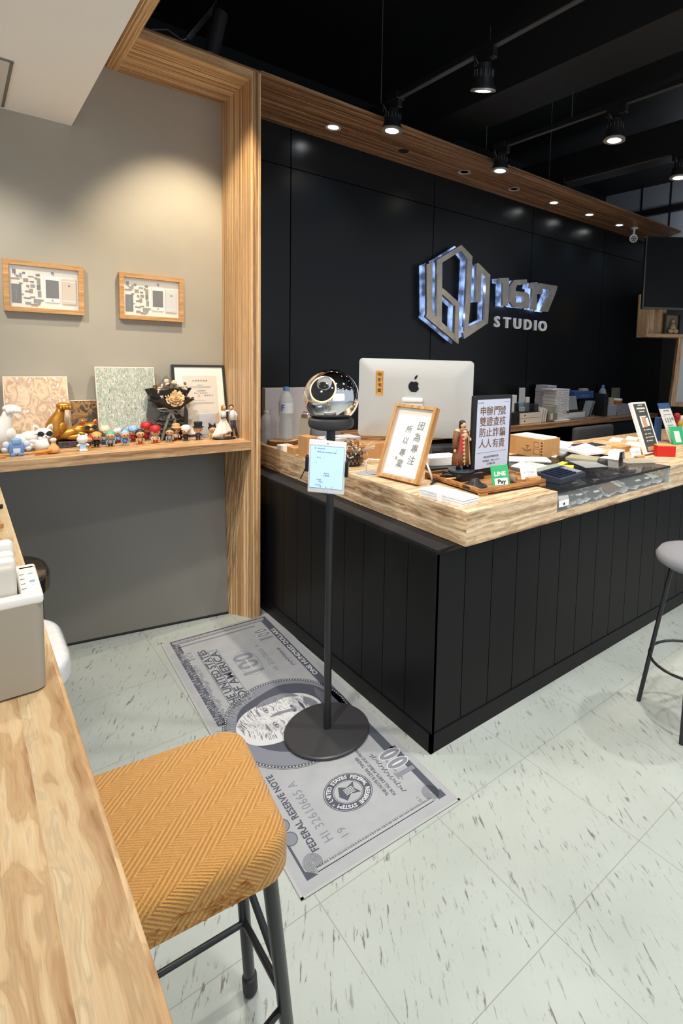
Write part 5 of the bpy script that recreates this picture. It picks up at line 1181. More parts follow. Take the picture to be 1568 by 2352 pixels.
# advert display with black frame
M3, w3, h3 = rect_from((1082, 1093), (1168, 1077), (1090.5, 910), ZTR+.012)
t = thing('advert_display', 'upright black framed display with four lines of brown outlined characters', 'sign', M=M3)
f = .020; B().box((0, 0, 0), (w3, .022, h3), .003).build('frame', M_BLK, t, smooth=40)
B().box((f, -.0008, f*1.3), (w3-f*.8, .0, h3-f*.9)).build('screen', mat('advert_screen', S(176, 180, 196), .35, emit=S(196, 200, 216), es=.30), t)
b = B(); b2 = B()
for r_, row in enumerate(('申辦門號', '雙證查核', '防止詐騙', '人人有責')):
    y0 = (466, 556, 648, 742)[r_]; xs_ = ((1006, 1062, 1122, 1172), (1002, 1060, 1116, 1170), (998, 1054, 1110, 1168), (994, 1048, 1108, 1160))[r_]
    for x, ch in zip(xs_, row):
        X_, Z_ = uv(M3, *Z6(x, y0-(x-1090)*.06)); tm_ = text_mb(ch, .0285*w3/.285*1.72, .0002)
        for dx_ in (-.0006, .0006): merge(b, tm_, onxz(X_+dx_, -.0012-.00005*(dx_ > 0), Z_+dx_*.5))
b.build('headline', mat('headline_brown', S(112, 78, 48), .6), t)
b = B(); cx_ = w3*.50
for s, y0, sz in (('國家通訊傳播委員會', 852, .0105), ('申訴電話：0800-177177', 885, .0105), ('反詐騙小組', 912, .0105)):
    X_, Z_ = uv(M3, *Z6(1070, y0)); merge(b, text_mb(s, sz*w3/.285*1.2, .0002), onxz(cx_-.004, -.0012, Z_))
X_, Z_ = uv(M3, *Z6(1075, 812)); b.box((f*1.5, -.0014, Z_), (w3-f*1.5, -.0009, Z_+.0012))
merge(b, text_mb('1617 STUDIO', .007, .0002), onxz(f*2.2, -.0012, h3-f*1.7)); b.box((w3-f*3.4, -.0014, h3-f*1.6), (w3-f*1.3, -.0009, h3-f*1.55))
b.build('small_print', mat('small_ink', S(70, 72, 80), .6), t)
b = B(); b.box((w3*.15, .0, -.0118), (w3*.85, .02, .0)); b.build('foot', M_BLK, t)
# black plinth with a coated figurine
p = PZ(1082, 1107, ZTR); 
t = thing('figure_plinth', 'glossy black plinth in the tray under the red coated figurine', 'plinth', (1.760, 1.800, ZTR+.0005), rz)
b = B(); b.box((-.075, -.065, 0), (.075, .065, .030), .003); b.build('block', mat('plinth_black', (.01, .01, .011), .12), t)
fb = PZ(1060, 1086, ZTR+.031)
t = thing('coat_figurine', 'standing figurine with dark hair in a long red and brown coat', 'figurine', (1.758, 1.812, ZTR+.031), rz)
b = B(); b.lathe([(.0001, 0), (.062, 0), (.064, .004), (.062, .010), (.0001, .012)], n=40); b.build('base', mat('fig_base', S(60, 62, 68), .25), t, smooth=40)
kk = 1.05
b = B()
for s in (-1, 1): b.tube([(s*.016, 0, .10*kk), (s*.018, -.002, .05*kk), (s*.020, 0, .016)], [.013, .010, .0095], 12); b.tube([(s*.020, .006, .017), (s*.022, -.022, .016)], [.009, .0065], 10)
b.build('boots', M_BLK, t, smooth=60)
b = B(); b.tube([(0, 0, .060), (0, 0, .10), (0, 0, .135), (0, 0, .150)], [.030, .027, .022, .020], 18); b.build('trousers', mat('fig_brown', S(122, 84, 42), .6, vary=.3, vscale=90), t, smooth=180)
b = B(); b.tube([(0, 0, .145), (0, -.001, .17), (0, 0, .19), (0, 0, .20)], [.021, .027, .022, .010], 16); b.ball((-.030, 0, .188), (.013, .013, .012), 10, 8); b.ball((.030, -.004, .186), (.014, .013, .012), 10, 8)
b.tube([(.030, -.004, .185), (.046, -.012, .165), (.030, -.024, .150)], [.011, .010, .009], 10); b.build('shirt', mat('fig_cream', S(206, 174, 144), .6), t, smooth=180)
b = B(); prof = [(.052, .035), (.050, .07), (.040, .12), (.030, .16), (.033, .185), (.020, .198)]; vs = []; n = 26
for r, z in prof:
    for k in range(n+1): a_ = math.radians(-62)+math.radians(304)*k/n; vs.append((r*math.sin(a_+PI)*1.0, -r*.72*math.cos(a_+PI)*-1*-1, z+.004*math.sin(k*1.9)*(1 if z < .1 else 0)))
b.add(vs, [(j*(n+1)+k, j*(n+1)+k+1, (j+1)*(n+1)+k+1, (j+1)*(n+1)+k) for j in range(len(prof)-1) for k in range(n)])
co = b.build('coat', mat('fig_coat', S(112, 70, 42), .6), t, smooth=180, fix=False); so = co.modifiers.new('thick', 'SOLIDIFY'); so.thickness = .004
b = B(); b.slabq((-.046, -.020, .036), (-.014, -.036, .034), (-.012, -.028, .17), (-.026, -.020, .17), .003); b.build('red_lining', mat('fig_red', S(172, 52, 54), .6), co)
b = B()
for s, x0 in ((-1, -.012), (1, .020)):
    b.tube([(x0, -.038, .036), (x0*.9, -.031, .10), (x0*.8, -.026, .165)], .0022, 6)
for k in range(7): b.box((-.021, -.041+.0015*k, .05+.017*k), (-.010, -.036+.0015*k, .057+.017*k))
b.build('coat_trim', mat('fig_gold', S(206, 170, 120), .5), co)
b = B(); b.tube([(-.034, .0, .188), (-.046, -.004, .15), (-.050, -.010, .112)], [.014, .013, .012], 12); b.build('sleeve', mat('fig_coat', S(112, 70, 42), .6), co, smooth=180)
b = B(); b.ball((0, -.003, .218), (.0125, .0135, .0165), 14, 10); b.tube([(0, 0, .196), (0, 0, .206)], .006, 8); b.ball((-.051, -.012, .102), (.007, .006, .009), 8, 6); b.ball((.028, -.026, .149), (.007, .006, .006), 8, 6); b.build('skin', M_SKIN, t, smooth=180)
b = B(); b.ball((0, .003, .226), (.0165, .0165, .0135), 14, 10); b.ball((0, .010, .212), (.014, .010, .017), 10, 8); b.build('dark_hair', mat('hair_dark', S(44, 34, 30), .6), t, smooth=180)
b = B(); b.tube([(-.006, -.0165, .209), (0, -.0175, .2085), (.006, -.0165, .209)], .0016, 5); b.build('moustache', M_INK, t)
# green payment sign on a round foot
p = PZ(1112, 1118, ZTR)
t = thing('payment_sign', 'small green mobile payment sign reading LINE Pay on a round black foot', 'sign', (p.x-.03, p.y+.03, ZTR))
B().lathe([(.0001, 0), (.055, 0), (.055, .006), (.030, .016), (.016, .034), (.0001, .036)], n=36).build('foot', M_BLK, t, smooth=50)
tl, tr, bl_ = PD(1117, 1087, 2.42), PD(1148, 1085, 2.42), PD(1135, 1120, 2.42)
Mg = frameM(bl_, tr-tl, tl-bl_); wg, hg = .078, .094
Mg = frameM(PD(1131, 1119, 2.42), RGT*1.0+UPV*.10, (UPV*1-RGT*.40)+FWD*.25)
pn = B().box((0, 0, 0), (wg, .005, hg), .0015).build('panel', mat('pay_green', S(40, 160, 96), .45), t); pn.parent = t; pn.matrix_world = Mg
pn.matrix_parent_inverse = Matrix.Identity(4); pn.matrix_basis = Matrix.Translation(-Vector(t.location)) @ Mg
b = B(); b.box((.012, -.001, .006), (wg-.008, .0, .036)); b.build('white_field', M_WHITE, pn)
b = B(); merge(b, text_mb('LINE', .026, .0004, bold=.0008), onxz(wg*.5, -.0008, .055)); b.build('lettering', M_WHITE, pn)
b = B(); merge(b, text_mb('Pay', .026, .0004, bold=.0008), onxz(wg*.55, -.0016, .020)); b.build('lettering', M_INK, pn)
# glass paperweights and card holder
for i, (px_, py_, s) in enumerate(((1158, 1098, .030), (1176, 1108, .026))):
    p = PZ(px_, py_, ZTR); b = B(); bm = bmesh.new(); bmesh.ops.create_icosphere(bm, subdivisions=1, radius=1)
    bm.verts.ensure_lookup_table(); rr = random.Random(i); b.add([(q.co.x*s*rr.uniform(.85, 1.2), q.co.y*s*.9, (q.co.z+.85)*s*.9) for q in bm.verts], [[v.index for v in f_.verts] for f_ in bm.faces]); bm.free()
    b.v = [(x, y, max(z, 0)) for x, y, z in b.v]
    tag(b.build('glass_ornament', mat('crystal', S(206, 196, 182), .06, trans=.75, ior=1.3), at=tuple(p)), ('cut glass ornament in the tray behind the green payment sign', 'cut glass ornament in the tray nearer to the card holder')[i], 'ornament', 'glass ornaments in the tray')
def card_holder(px_, py_, lab, rz_, z=ZT2):
    p = PZ(px_, py_, z); t = thing('card_holder', lab, 'card holder', tuple(p), rz_)
    b = B(); b.box((-.035, -.020, 0), (.035, .018, .024), .002); b.build('block', M_OAKX, t)
    b = B(); b.T = Matrix.Translation((-.01, .006, .012)) @ Matrix.Rotation(-.35, 4, 'X') @ Matrix.Rotation(.0, 4, 'Y')
    b.box((-.045, -.001, 0), (.045, .003, .056)); cd = b.build('card', M_PAPER, t)
    b = B(); b.T = Matrix.Translation((-.01, .006, .012)) @ Matrix.Rotation(-.35, 4, 'X'); merge(b, text_mb('1617 STUDIO', .011, .0001, bold=.0002), onxz(0, -.0014, .030)); merge(b, text_mb('phone service', .006, .0001), onxz(.006, -.0014, .019)); b.build('card_print', mat('card_ink', S(110, 116, 126), .7), cd)
card_holder(1222, 1106, 'wooden block holding a white business card at the tray corner', math.radians(-14), ZTR)
# pen and black cable at the left of the tray
p = PZ(1024, 1100, ZT2+.03)
b = B(); b.tube([(0, 0, 0), (.05, -.03, .004), (.055, -.033, .005)], [.004, .004, .002], 10)
tag(b.build('pen', M_OAKX, at=tuple(p)), 'short wooden pen lying over the left rim of the tray', 'pen')
b = B(); pts = [PZ(x, y, ZT2+zz) for x, y, zz in ((990, 1112, .003), (1000, 1103, .008), (1012, 1094, .03), (1024, 1090, .045), (1040, 1092, .04), (1052, 1096, .035))]
b.tube([tuple(q) for q in pts], .0055, 8); tag(b.build('cable', M_BLK, smooth=180), 'thick black cable climbing onto the left of the tray', 'cable')
b = B(); pts = [PZ(978, 1060, ZT2+.10), PZ(984, 1075, ZT2+.09), PZ(990, 1092, ZT2+.04), PZ(992, 1106, ZT2+.006)]
b.tube([tuple(q) for q in pts], .0045, 8); tag(b.build('cable', M_WHITE, smooth=180), 'white cable arching down behind the calligraphy frame', 'cable')

# ------------------------------------------------------------------ left arm of the counter
def cbox(name, lab, cat, x0, x1, y0, y1, h, m, z=ZT2, rz=0, bev=.002, group=None):
    o = B().box((0, 0, 0), (x1-x0, y1-y0, h), bev).build(name, m, at=(x0, y0, z+.0003), rz=rz); return tag(o, lab, cat, group)
def bottle(lab, x, y, z, h, r, capm, group=None, water=.75, label=True):
    t = thing('water_bottle', lab, 'bottle', (x, y, z), .0, group)
    pr = [(.0001, .004), (r*.75, 0), (r*.98, h*.03), (r, h*.08), (r*.93, h*.12), (r, h*.16), (r*.93, h*.20), (r, h*.24), (r*.95, h*.30), (r*.90, h*.42), (r, h*.50), (r, h*.70), (r*.92, h*.78), (r*.62, h*.87), (r*.36, h*.91), (r*.34, h*.94)]
    B().lathe(pr, n=30).build('body', mat('bottle_plastic', S(214, 224, 232), .06, alpha=.34, spec=.9), t, smooth=60)
    if water: B().lathe([(.0001, .006)]+[(a*.96, b_) for a, b_ in pr[1:] if b_ < h*water]+[(.0001, h*water)], n=26).build('water', mat('water', S(196, 212, 224), .03, alpha=.30, spec=.6), t, smooth=60)
    B().lathe([(r*.42, h*.93), (r*.42, h*.995), (r*.38, h), (.0001, h)], n=24).build('cap', capm, t, smooth=40)
    if label:
        lb = B().lathe([(r*1.006, h*.51), (r*1.008, h*.71)], n=30); lb.f = lb.f[:30]; lb.fm = lb.fm[:30]; lo = lb.build('label', mat('bottle_label', S(214, 222, 232), .4, alpha=.9), t, smooth=60)
        b = B(); b.T = Matrix.Rotation(-YAW, 4, 'Z'); merge(b, text_mb('F', h*.15, .0003, bold=.002), onxz(-r*.2, -r*1.02, h*.61)); b.build('label_letter', mat('label_blue', S(70, 120, 180), .5), lo)
    return t
MC = mat('cap_blue', S(88, 140, 204), .4)
cbox('white_box', 'large pale grey carton standing against the black wall behind the water bottle', 'box', 1.475, 1.79, 3.33, 3.385, .345, mat('carton_grey', S(176, 178, 188), .6))
sl = PZ(642, 1020, ZT2)
t = thing('wood_slice', 'round bark-edged wood slice under the big water bottle', 'coaster', (1.545, 3.205, ZT2))
B().lathe([(.0001, 0), (.100, 0), (.106, .012), (.102, .026), (.0001, .026)], n=30, sy=.8).build('bark', mat('bark', S(104, 70, 44), .9, vary=.4, vscale=60), t, smooth=50)
B().lathe([(.0001, .0262), (.093, .0264), (.0001, .0266)], n=30, sy=.8).build('cut_face', mat('cut_wood', S(196, 156, 112), .7, vary=.12, vscale=40), t)
bottle('big clear water bottle with blue cap on a wood slice', 1.555, 3.20, ZT2+.027, .335, .045, MC)
bottle('small empty clear bottle without label next to the wooden post', 1.470, 3.30, ZT2, .205, .036, mat('cap_clear', S(200, 206, 210), .3), water=0, label=False)
t = thing('open_tin', 'tiny white open box with small print on the edge of the counter', 'box', (1.428, 2.975, ZT2+.0003), math.radians(4))
b = B(); b.box((0, 0, 0), (.070, .075, .004)); b.box((0, 0, 0), (.004, .075, .028)); b.box((.066, 0, 0), (.07, .075, .028)); b.box((.004, 0, 0), (.066, .004, .028)); b.box((.004, .071, 0), (.066, .075, .028)); b.build('walls', M_WHITE, t)
b = B(); merge(b, text_mb('1617', .016, .0002), Matrix.Translation((-.0004, .037, .014)) @ Matrix.Rotation(-PI/2, 4, 'Z') @ Matrix.Rotation(PI/2, 4, 'X')); b.build('print', M_GREY, t)
# grey clipboard stand
t = thing('clip_board', 'narrow grey clipboard with a spring clip leaning upright on the counter', 'clipboard', (1.50, 2.88, ZT2), math.radians(-78))
b = B(); b.T = Matrix.Rotation(-.10, 4, 'X'); b.box((-.045, 0, 0), (.045, .008, .215), .002); b.build('board', mat('board_grey', S(158, 152, 138), .7), t)
b = B(); b.T = Matrix.Rotation(-.10, 4, 'X'); b.box((-.03, -.004, .200), (.03, .012, .222), .003); b.tube([(-.02, .0, .21), (-.02, .0, .235), (.02, .0, .235), (.02, 0, .21)], .003, 8); b.build('clip', M_CHROME, t, smooth=50)
cbox('kraft_box', 'tall kraft paper box behind the tablet on the counter edge', 'box', 1.44, 1.50, 2.70, 2.80, .115, M_KRAFT, rz=.05)
cbox('kraft_block', 'low tan wooden block beside the tall kraft box', 'block', 1.43, 1.49, 2.84, 2.93, .035, mat('tan_card', S(196, 146, 92), .7))
cbox('grey_pouch', 'flat grey pouch standing behind the pole of the orb stand', 'pouch', 1.60, 1.80, 2.95, 2.975, .16, mat('pouch_grey', S(132, 134, 138), .6))
cbox('white_carton', 'low white carton behind the pole of the orb stand', 'box', 1.56, 1.80, 2.72, 2.85, .09, mat('carton_white', S(206, 206, 208), .6))
p = PZ(777, 1012, ZT2+.04); b = B().lathe([(.0001, 0), (.026, .004), (.030, .022), (.018, .038), (.006, .046), (.010, .062), (.0001, .064)], n=20); tag(b.build('blue_pouch', mat('blue_gauze', S(90, 130, 196), .35, vary=.25, vscale=120), smooth=60, at=(1.615, 2.76, ZT2+.0906)), 'small blue gathered gift pouch beside the stand pole', 'gift pouch')
cbox('cardboard_box', 'low brown cardboard box behind the dried flowers', 'box', 1.60, 1.86, 2.50, 2.66, .085, M_KRAFT, rz=-.06)
# dried flowers in a black lace pot
t = thing('dried_flowers', 'tangled dried brown flowers in a black lace pot', 'dried flowers', (1.535, 2.42, ZT2))
B().lathe([(.0001, 0), (.055, 0), (.064, .03), (.066, .058), (.058, .058), (.0001, .05)], n=36).build('pot', M_BLK, t, smooth=40)
b = B()
for k in range(40): a_ = 2*PI*k/40; b.ball((.066*math.cos(a_), .066*math.sin(a_), .02+.012*(k % 2)), (.005, .005, .009), 6, 5)
b.build('pot_lace', mat('lace_tan', S(120, 96, 70), .8), t)
rnd = random.Random(21)
for nm, col, nn in (('brown_petals', S(150, 104, 62), 90), ('pale_petals', S(206, 194, 172), 80), ('grey_petals', S(110, 100, 92), 50)):
    b = B()
    for k in range(nn):
        a_ = rnd.random()*2*PI; r = .085*rnd.random()**.5; z = .062+.085*rnd.random()*(1-r/.16)
        if nm == 'pale_petals': z *= .85; r *= 1.15
        b.ball((r*math.cos(a_), r*math.sin(a_), z), (.004+.010*rnd.random(), .003, .004+.007*rnd.random()), 7, 5, rot=Euler((rnd.random()*3, rnd.random()*3, rnd.random()*3)).to_matrix())
    b.build(nm, mat(nm, col, .85), t, smooth=180)
b = B()
for k in range(14): a_ = -1.2+1.0*rnd.random(); b.tube([(.02*math.cos(a_), .02*math.sin(a_), .06), (.13*math.cos(a_), .13*math.sin(a_), .09+.04*rnd.random())], .0018, 5)
b.build('stems', mat('stem_pale', S(196, 176, 150), .8), t)
b = B(); b.tube([tuple(PZ(841, 1080, ZT2+.003)), tuple(PZ(841, 1058, ZT2+.058)), tuple(PZ(846, 1054, ZT2+.062)), tuple(PZ(872, 1057, ZT2+.062))], .0032, 8)
tag(b.build('wire_stand', M_WHITE, smooth=180), 'bent white wire stand left of the calligraphy frame', 'stand')
for i, (px_, py_, a_) in enumerate(((838, 1088, .3), (856, 1085, -.2))):
    p = PZ(px_, py_, ZT2+.001+.002*i); o = B().box((-.03, -.045, 0), (.03, .045, .0015)).build('clear_card', mat('clear_sheet', S(188, 196, 214), .08, alpha=.6), at=tuple(p), rz=a_); tag(o, ('clear plastic card flat on the counter before the dried flowers', 'clear plastic card overlapping another beside the calligraphy frame')[i], 'card', 'clear cards before the dried flowers')
# things between the calligraphy frame and the tray
cbox('black_printer', 'black box-shaped device with a grey tray behind the calligraphy frame', 'printer', 1.93, 2.10, 2.22, 2.34, .085, mat('device_black', (.02, .02, .022), .3), rz=-.3)
for k in range(6):
    o = cbox('paper_pad', 'white paper pad in the pile beneath the desktop computer', 'paper', 1.80, 1.98, 2.08, 2.20, .006, M_PAPER, z=ZT2+.022+.0065*k, rz=-.35+.03*k, bev=0, group='paper pads under the computer')
cbox('dark_tray', 'flat dark tray under the pile of white pads', 'tray', 1.77, 2.02, 2.04, 2.20, .020, mat('tray_dark', S(44, 46, 54), .4), rz=-.35)

# ------------------------------------------------------------------ staff side of the glass case
a, c = PZ(1166, 1039, ZT2), PZ(1246, 1054, ZT2)
Mb, wb, hb = rect_from((1166, 1040), (1246, 1054), (1168, 1001.5), ZT2+.0005)
t = thing('parcel_box', 'brown parcel carton with a smile line and printed symbols behind the display', 'box', M=frameM(a, c-a, (0, 0, 1))); hb = .112; wb = (c-a).length
b = B(); b.box((0, 0, 0), (wb, .17, hb), .001); b.build('carton', M_KRAFT, t)
b = B(); b.box((wb*.1, .01, hb), (wb*.96, .15, hb+.006)); b.build('paper_on_top', M_PAPER, t)
b = B(); x = wb*.74; b.box((x, -.0008, .062), (x+.035, 0, .064)); b.box((x, -.0008, .092), (x+.035, 0, .094)); b.box((x, -.0008, .062), (x+.002, 0, .094)); b.box((x+.033, -.0008, .062), (x+.035, 0, .094))
b.box((x, -.0008, .020), (x+.045, 0, .022)); b.box((x, -.0008, .050), (x+.045, 0, .052)); b.box((x, -.0008, .02), (x+.002, 0, .052)); b.box((x+.043, -.0008, .02), (x+.045, 0, .052))
for k in range(5): b.box((wb*.93, -.0008, .018+k*.017), (wb*.985, 0, .028+k*.017))
b.tube([(.02+wb*.35+.008*k, -.0008, .045-.010*math.sin(PI*k/8)) for k in range(9)], .0018, 4); b.box((wb*.52, -.0008, .060), (wb*.60, 0, .066)); b.box((wb*.55, -.0008, .046), (wb*.58, 0, .053))
b.build('carton_print', mat('carton_ink', S(96, 66, 44), .8), t)
def flat(name, lab, cat, quad, h, m, z=ZT2+.0006, group=None, top=None):
    P = [PZ(x, y, z) for x, y in quad]; c0_ = sum(P, Vector())/4
    b = B(); b.prism([(p.x-c0_.x, p.y-c0_.y) for p in P], 0, h); o = b.build(name, m, at=tuple(c0_)); return tag(o, lab, cat, group)
k_ = thing('keyboard', 'white computer keyboard in front of the parcel carton', 'keyboard', tuple(PZ(1205, 1058, ZT2+.001)), math.radians(-40))
B().box((-.14, -.055, 0), (.14, .055, .012), .003).build('body', M_WHITE, k_, smooth=40)
b = B()
for r_ in range(5):
    for q in range(13): b.box((-.13+q*.020, -.046+r_*.019, .012), (-.113+q*.020, -.030+r_*.019, .0155))
b.build('keys', mat('key_grey', S(206, 208, 212), .5), k_)
flat('paper_sheet', 'white sheets curling below the keyboard', 'paper', ((1172, 1072), (1262, 1090), (1292, 1076), (1196, 1062)), .004, M_PAPER)
flat('paper_sheet', 'cream slip of paper on the white sheets beside the yellow notes', 'paper', ((1205, 1064), (1236, 1070), (1250, 1067), (1214, 1062)), .002, mat('cream_paper', S(232, 214, 178), .8), z=ZT2+.006)
flat('sticky_notes', 'yellow sticky note pad lying loose on the glass', 'sticky notes', ((1275, 1069), (1286, 1071), (1303, 1064), (1291, 1062)), .006, mat('note_yellow', S(226, 222, 70), .7), z=ZT2+.002)
flat('sticky_notes', 'thick yellow and orange sticky note pad beside the card terminal', 'sticky notes', ((1279, 1083), (1314, 1086), (1317, 1075), (1279, 1074)), .016, mat('note_yellow2', S(224, 208, 60), .7), z=ZT2+.001)
# dark calculator
t = thing('calculator', 'wide dark desk calculator on the corner of the glass top', 'calculator', tuple(PZ(1285, 1097, ZT2+.001)), math.radians(8))
b = B(); b.add([(-.13, -.075, 0), (.13, -.075, 0), (.13, .095, 0), (-.13, .095, 0), (-.13, -.075, .022), (.13, -.075, .022), (.13, .095, .040), (-.13, .095, .040)], [(0, 3, 2, 1), (4, 5, 6, 7), (0, 1, 5, 4), (1, 2, 6, 5), (2, 3, 7, 6), (3, 0, 4, 7)]); b.build('case', mat('calc_navy', S(54, 60, 72), .4), t)
b = B()
for r_ in range(5):
    for q in range(8): b.box((-.12+q*.022, -.06+r_*.021, .022+.0022*r_), (-.104+q*.022, -.046+r_*.021, .032+.0022*r_))
b.build('keys', mat('calc_keys', S(30, 36, 60), .35), t)
b = B(); b.slabq((-.12, .052, .0385), (.12, .052, .0385), (.12, .088, .0425), (-.12, .088, .0425), .002); b.build('display', mat('calc_display', S(150, 160, 150), .2), t)
b = B(); b.slabq((.065, -.06, .0265), (.12, -.06, .0265), (.12, .03, .036), (.065, .03, .036), .002); b.build('side_panel', M_GREY, t)
# loose papers, a button pad, cards
for i, (lab, qd, h, m) in enumerate((
    ('rolled pale blue sheet beside the parcel carton', ((1249, 1032), (1302, 1037), (1316, 1022), (1262, 1014)), .018, mat('blue_white', S(214, 226, 242), .7)),
    ('bent white sheet draped over the button pad', ((1300, 1036), (1345, 1047), (1392, 1041), (1345, 1022)), .014, M_PAPER),
    ('white folded paper strip in front of the rolled sheet', ((1246, 1049), (1277, 1051), (1280, 1046), (1246, 1045)), .006, M_PAPER),
    ('grey magazine under the rolled sheet', ((1250, 1044), (1292, 1048), (1306, 1040), (1262, 1036)), .010, mat('magazine', S(150, 150, 150), .5, vary=.4, vscale=60)),
    ('transparent sleeve lying on the glass top', ((1305, 1059), (1345, 1075), (1396, 1072), (1362, 1060)), .002, mat('sleeve', S(150, 154, 160), .2)),
    ('white slip beside the white stand', ((1376, 1052), (1402, 1055), (1412, 1050), (1388, 1048)), .003, M_PAPER))):
    flat('paper_sheet' if 'magazine' not in lab else 'magazine', lab, 'paper', qd, h, m, z=ZT2+(.0006, .0155, .0006, .0006, .0006, .0006)[i])
t = thing('button_pad', 'dark button pad with white grid lines under the bent sheet', 'keypad', tuple(PZ(1348, 1026, ZT2+.001)), math.radians(-6))
B().box((-.13, -.07, 0), (.13, .07, .010), .002).build('body', M_WHITE, t)
b = B()
for r_ in range(5):
    for q in range(9): b.box((-.125+q*.028, -.065+r_*.026, .010), (-.101+q*.028, -.043+r_*.026, .014))
b.build('keys', mat('pad_keys', S(60, 64, 74), .4), t)
flat('pencil_tray', 'grey-green metal tray with clips on the glass top', 'tray', ((1298, 1056), (1370, 1063), (1376, 1054), (1312, 1048)), .014, mat('tray_green', S(150, 146, 124), .5))
t = thing('white_stand', 'white bent stand with a black inside beside the small tan box', 'stand', tuple(PZ(1418, 1052, ZT2+.001)), math.radians(10))
b = B(); b.prism([(-.07, 0), (-.055, .050), (.03, .050), (.045, .0), (.036, 0), (.022, .043), (-.05, .043), (-.062, 0)], -.03, .035, 'xz'); b.build('shell', M_WHITE, t)
b = B(); b.box((-.045, -.02, .001), (.018, .03, .042)); b.build('inner_block', M_INK, t)
cbox('tan_box', 'small tan box behind the white bent stand', 'box', 3.20, 3.32, 1.83, 1.90, .035, mat('tan_card', S(214, 164, 104), .7))
card_holder(1466, 1055, 'wooden block holding a business card on the right part of the counter', math.radians(-10))
t = thing('clear_holder', 'long clear leaflet holder lying at the right end of the glass top', 'leaflet holder', tuple(PZ(1484, 1062, ZT2+.001)), math.radians(-28))
b = B(); b.box((-.14, -.022, 0), (.14, -.019, .022)); b.box((-.14, .019, 0), (.14, .022, .022)); b.box((-.14, -.022, 0), (.14, .022, .003)); b.build('walls', mat('holder_clear', S(224, 214, 196), .08, alpha=.55), t)
for i, (lab, qd) in enumerate((('stack of white envelopes on the far side of the counter beside the menu board', ((1436, 1011), (1462, 1013), (1470, 1008), (1440, 1004))), ('white card pack on the counter behind the card holder', ((1434, 1022), (1470, 1030), (1478, 1020), (1444, 1017))), ('cream folder behind the small tan box', ((1398, 1013), (1425, 1016), (1432, 1010), (1408, 1007))))):
    flat('envelope', lab, 'envelopes', qd, .010, M_PAPER)

# ------------------------------------------------------------------ goods in the glass case
ZCF = .851
goods = (('white phone box with a black mark at the left end of the case', ((1283, 1166), (1306, 1160), (1304, 1147), (1281, 1150)), .022, M_PAPER, 0),
 ('dark phone with a white tag near the white phone box', ((1306, 1150), (1344, 1141), (1330, 1128), (1294, 1136)), .009, M_BLK, 1), ('black phone with a white tag beside the brown folio case', ((1352, 1142), (1382, 1133), (1366, 1120), (1336, 1127)), .009, M_BLK, 1),
 ('brown folio case with red print in the glass case', ((1392, 1132), (1424, 1124), (1396, 1108), (1362, 1116)), .010, mat('folio_brown', S(110, 74, 52), .6), 0), ('white folded card on the brown folio case', ((1402, 1124), (1428, 1118), (1404, 1104), (1378, 1110)), .004, mat('card_green', S(204, 214, 200), .7), 0),
 ('large black phone in the middle of the case', ((1440, 1118), (1476, 1108), (1450, 1092), (1414, 1100)), .010, M_BLK, 1), ('black phone with a white tag towards the right end of the case', ((1478, 1108), (1496, 1102), (1474, 1090), (1452, 1096)), .010, M_BLK, 1),
 ('white card fan at the right end of the case', ((1488, 1104), (1512, 1096), (1482, 1086), (1462, 1092)), .006, mat('card_green', S(204, 214, 200), .7), 0), ('grey phone at the back of the case below the calculator', ((1350, 1112), (1384, 1106), (1368, 1098), (1334, 1104)), .009, mat('phone_grey', S(96, 98, 104), .3), 1),
 ('pale phone behind the black ones in the case', ((1398, 1098), (1428, 1092), (1408, 1084), (1378, 1090)), .009, mat('phone_pale', S(150, 150, 156), .3), 1), ('silver phone at the back right of the case', ((1430, 1086), (1458, 1081), (1438, 1074), (1412, 1079)), .009, mat('phone_pale', S(150, 150, 156), .3), 1),
 ('grey card in the case under the sticky notes', ((1310, 1118), (1336, 1112), (1318, 1104), (1292, 1110)), .006, mat('phone_grey', S(96, 98, 104), .3), 1))
for lab, qd, h, m, tg in goods:
    P = [PZ(x, y, ZCF) for x, y in qd]; c0_ = sum(P, Vector())/4
    t = thing('display_phone' if 'phone' in lab and 'box' not in lab else 'display_card' if 'card' in lab else 'folio_case' if 'folio' in lab else 'phone_box', lab, 'phone' if 'phone' in lab and 'box' not in lab else 'card' if 'card' in lab else 'case' if 'folio' in lab else 'box', tuple(c0_), 0, 'goods in the glass case')
    b = B(); b.prism([(p.x-c0_.x, p.y-c0_.y) for p in P], 0, h); b.build('body', m, t)
    if tg:
        p = P[1]; v1 = (P[0]-P[1]).normalized(); v2 = (P[2]-P[1]).normalized(); q0_ = p+v1*.015+v2*.012-c0_
        b = B(); b.prism([((q0_).x, q0_.y), ((q0_+v1*.05).x, (q0_+v1*.05).y), ((q0_+v1*.05+v2*.03).x, (q0_+v1*.05+v2*.03).y), ((q0_+v2*.03).x, (q0_+v2*.03).y)], h, h+.0012); b.build('price_tag', M_PAPER, t)
    if 'phone box' in lab:
        e_ = (P[1]-P[0]); b = B(); mm = frameM(P[0]-c0_+e_*.0+Vector((0, 0, .011)), e_, (0, 0, 1)); merge(b, text_mb('\u25CF', .016, .0002), mm @ onxz(e_.length/2, -.0006, 0)); b.build('mark', M_INK, t)
    if 'folio' in lab:
        b = B(); merge(b, text_mb('USED', .02, .0002, bold=.0004), Matrix.Translation(((P[0]+P[3]).x/2-c0_.x+.02, (P[0]+P[3]).y/2-c0_.y, h+.0006))); b.build('red_print', mat('print_red', S(190, 60, 56), .7), t)

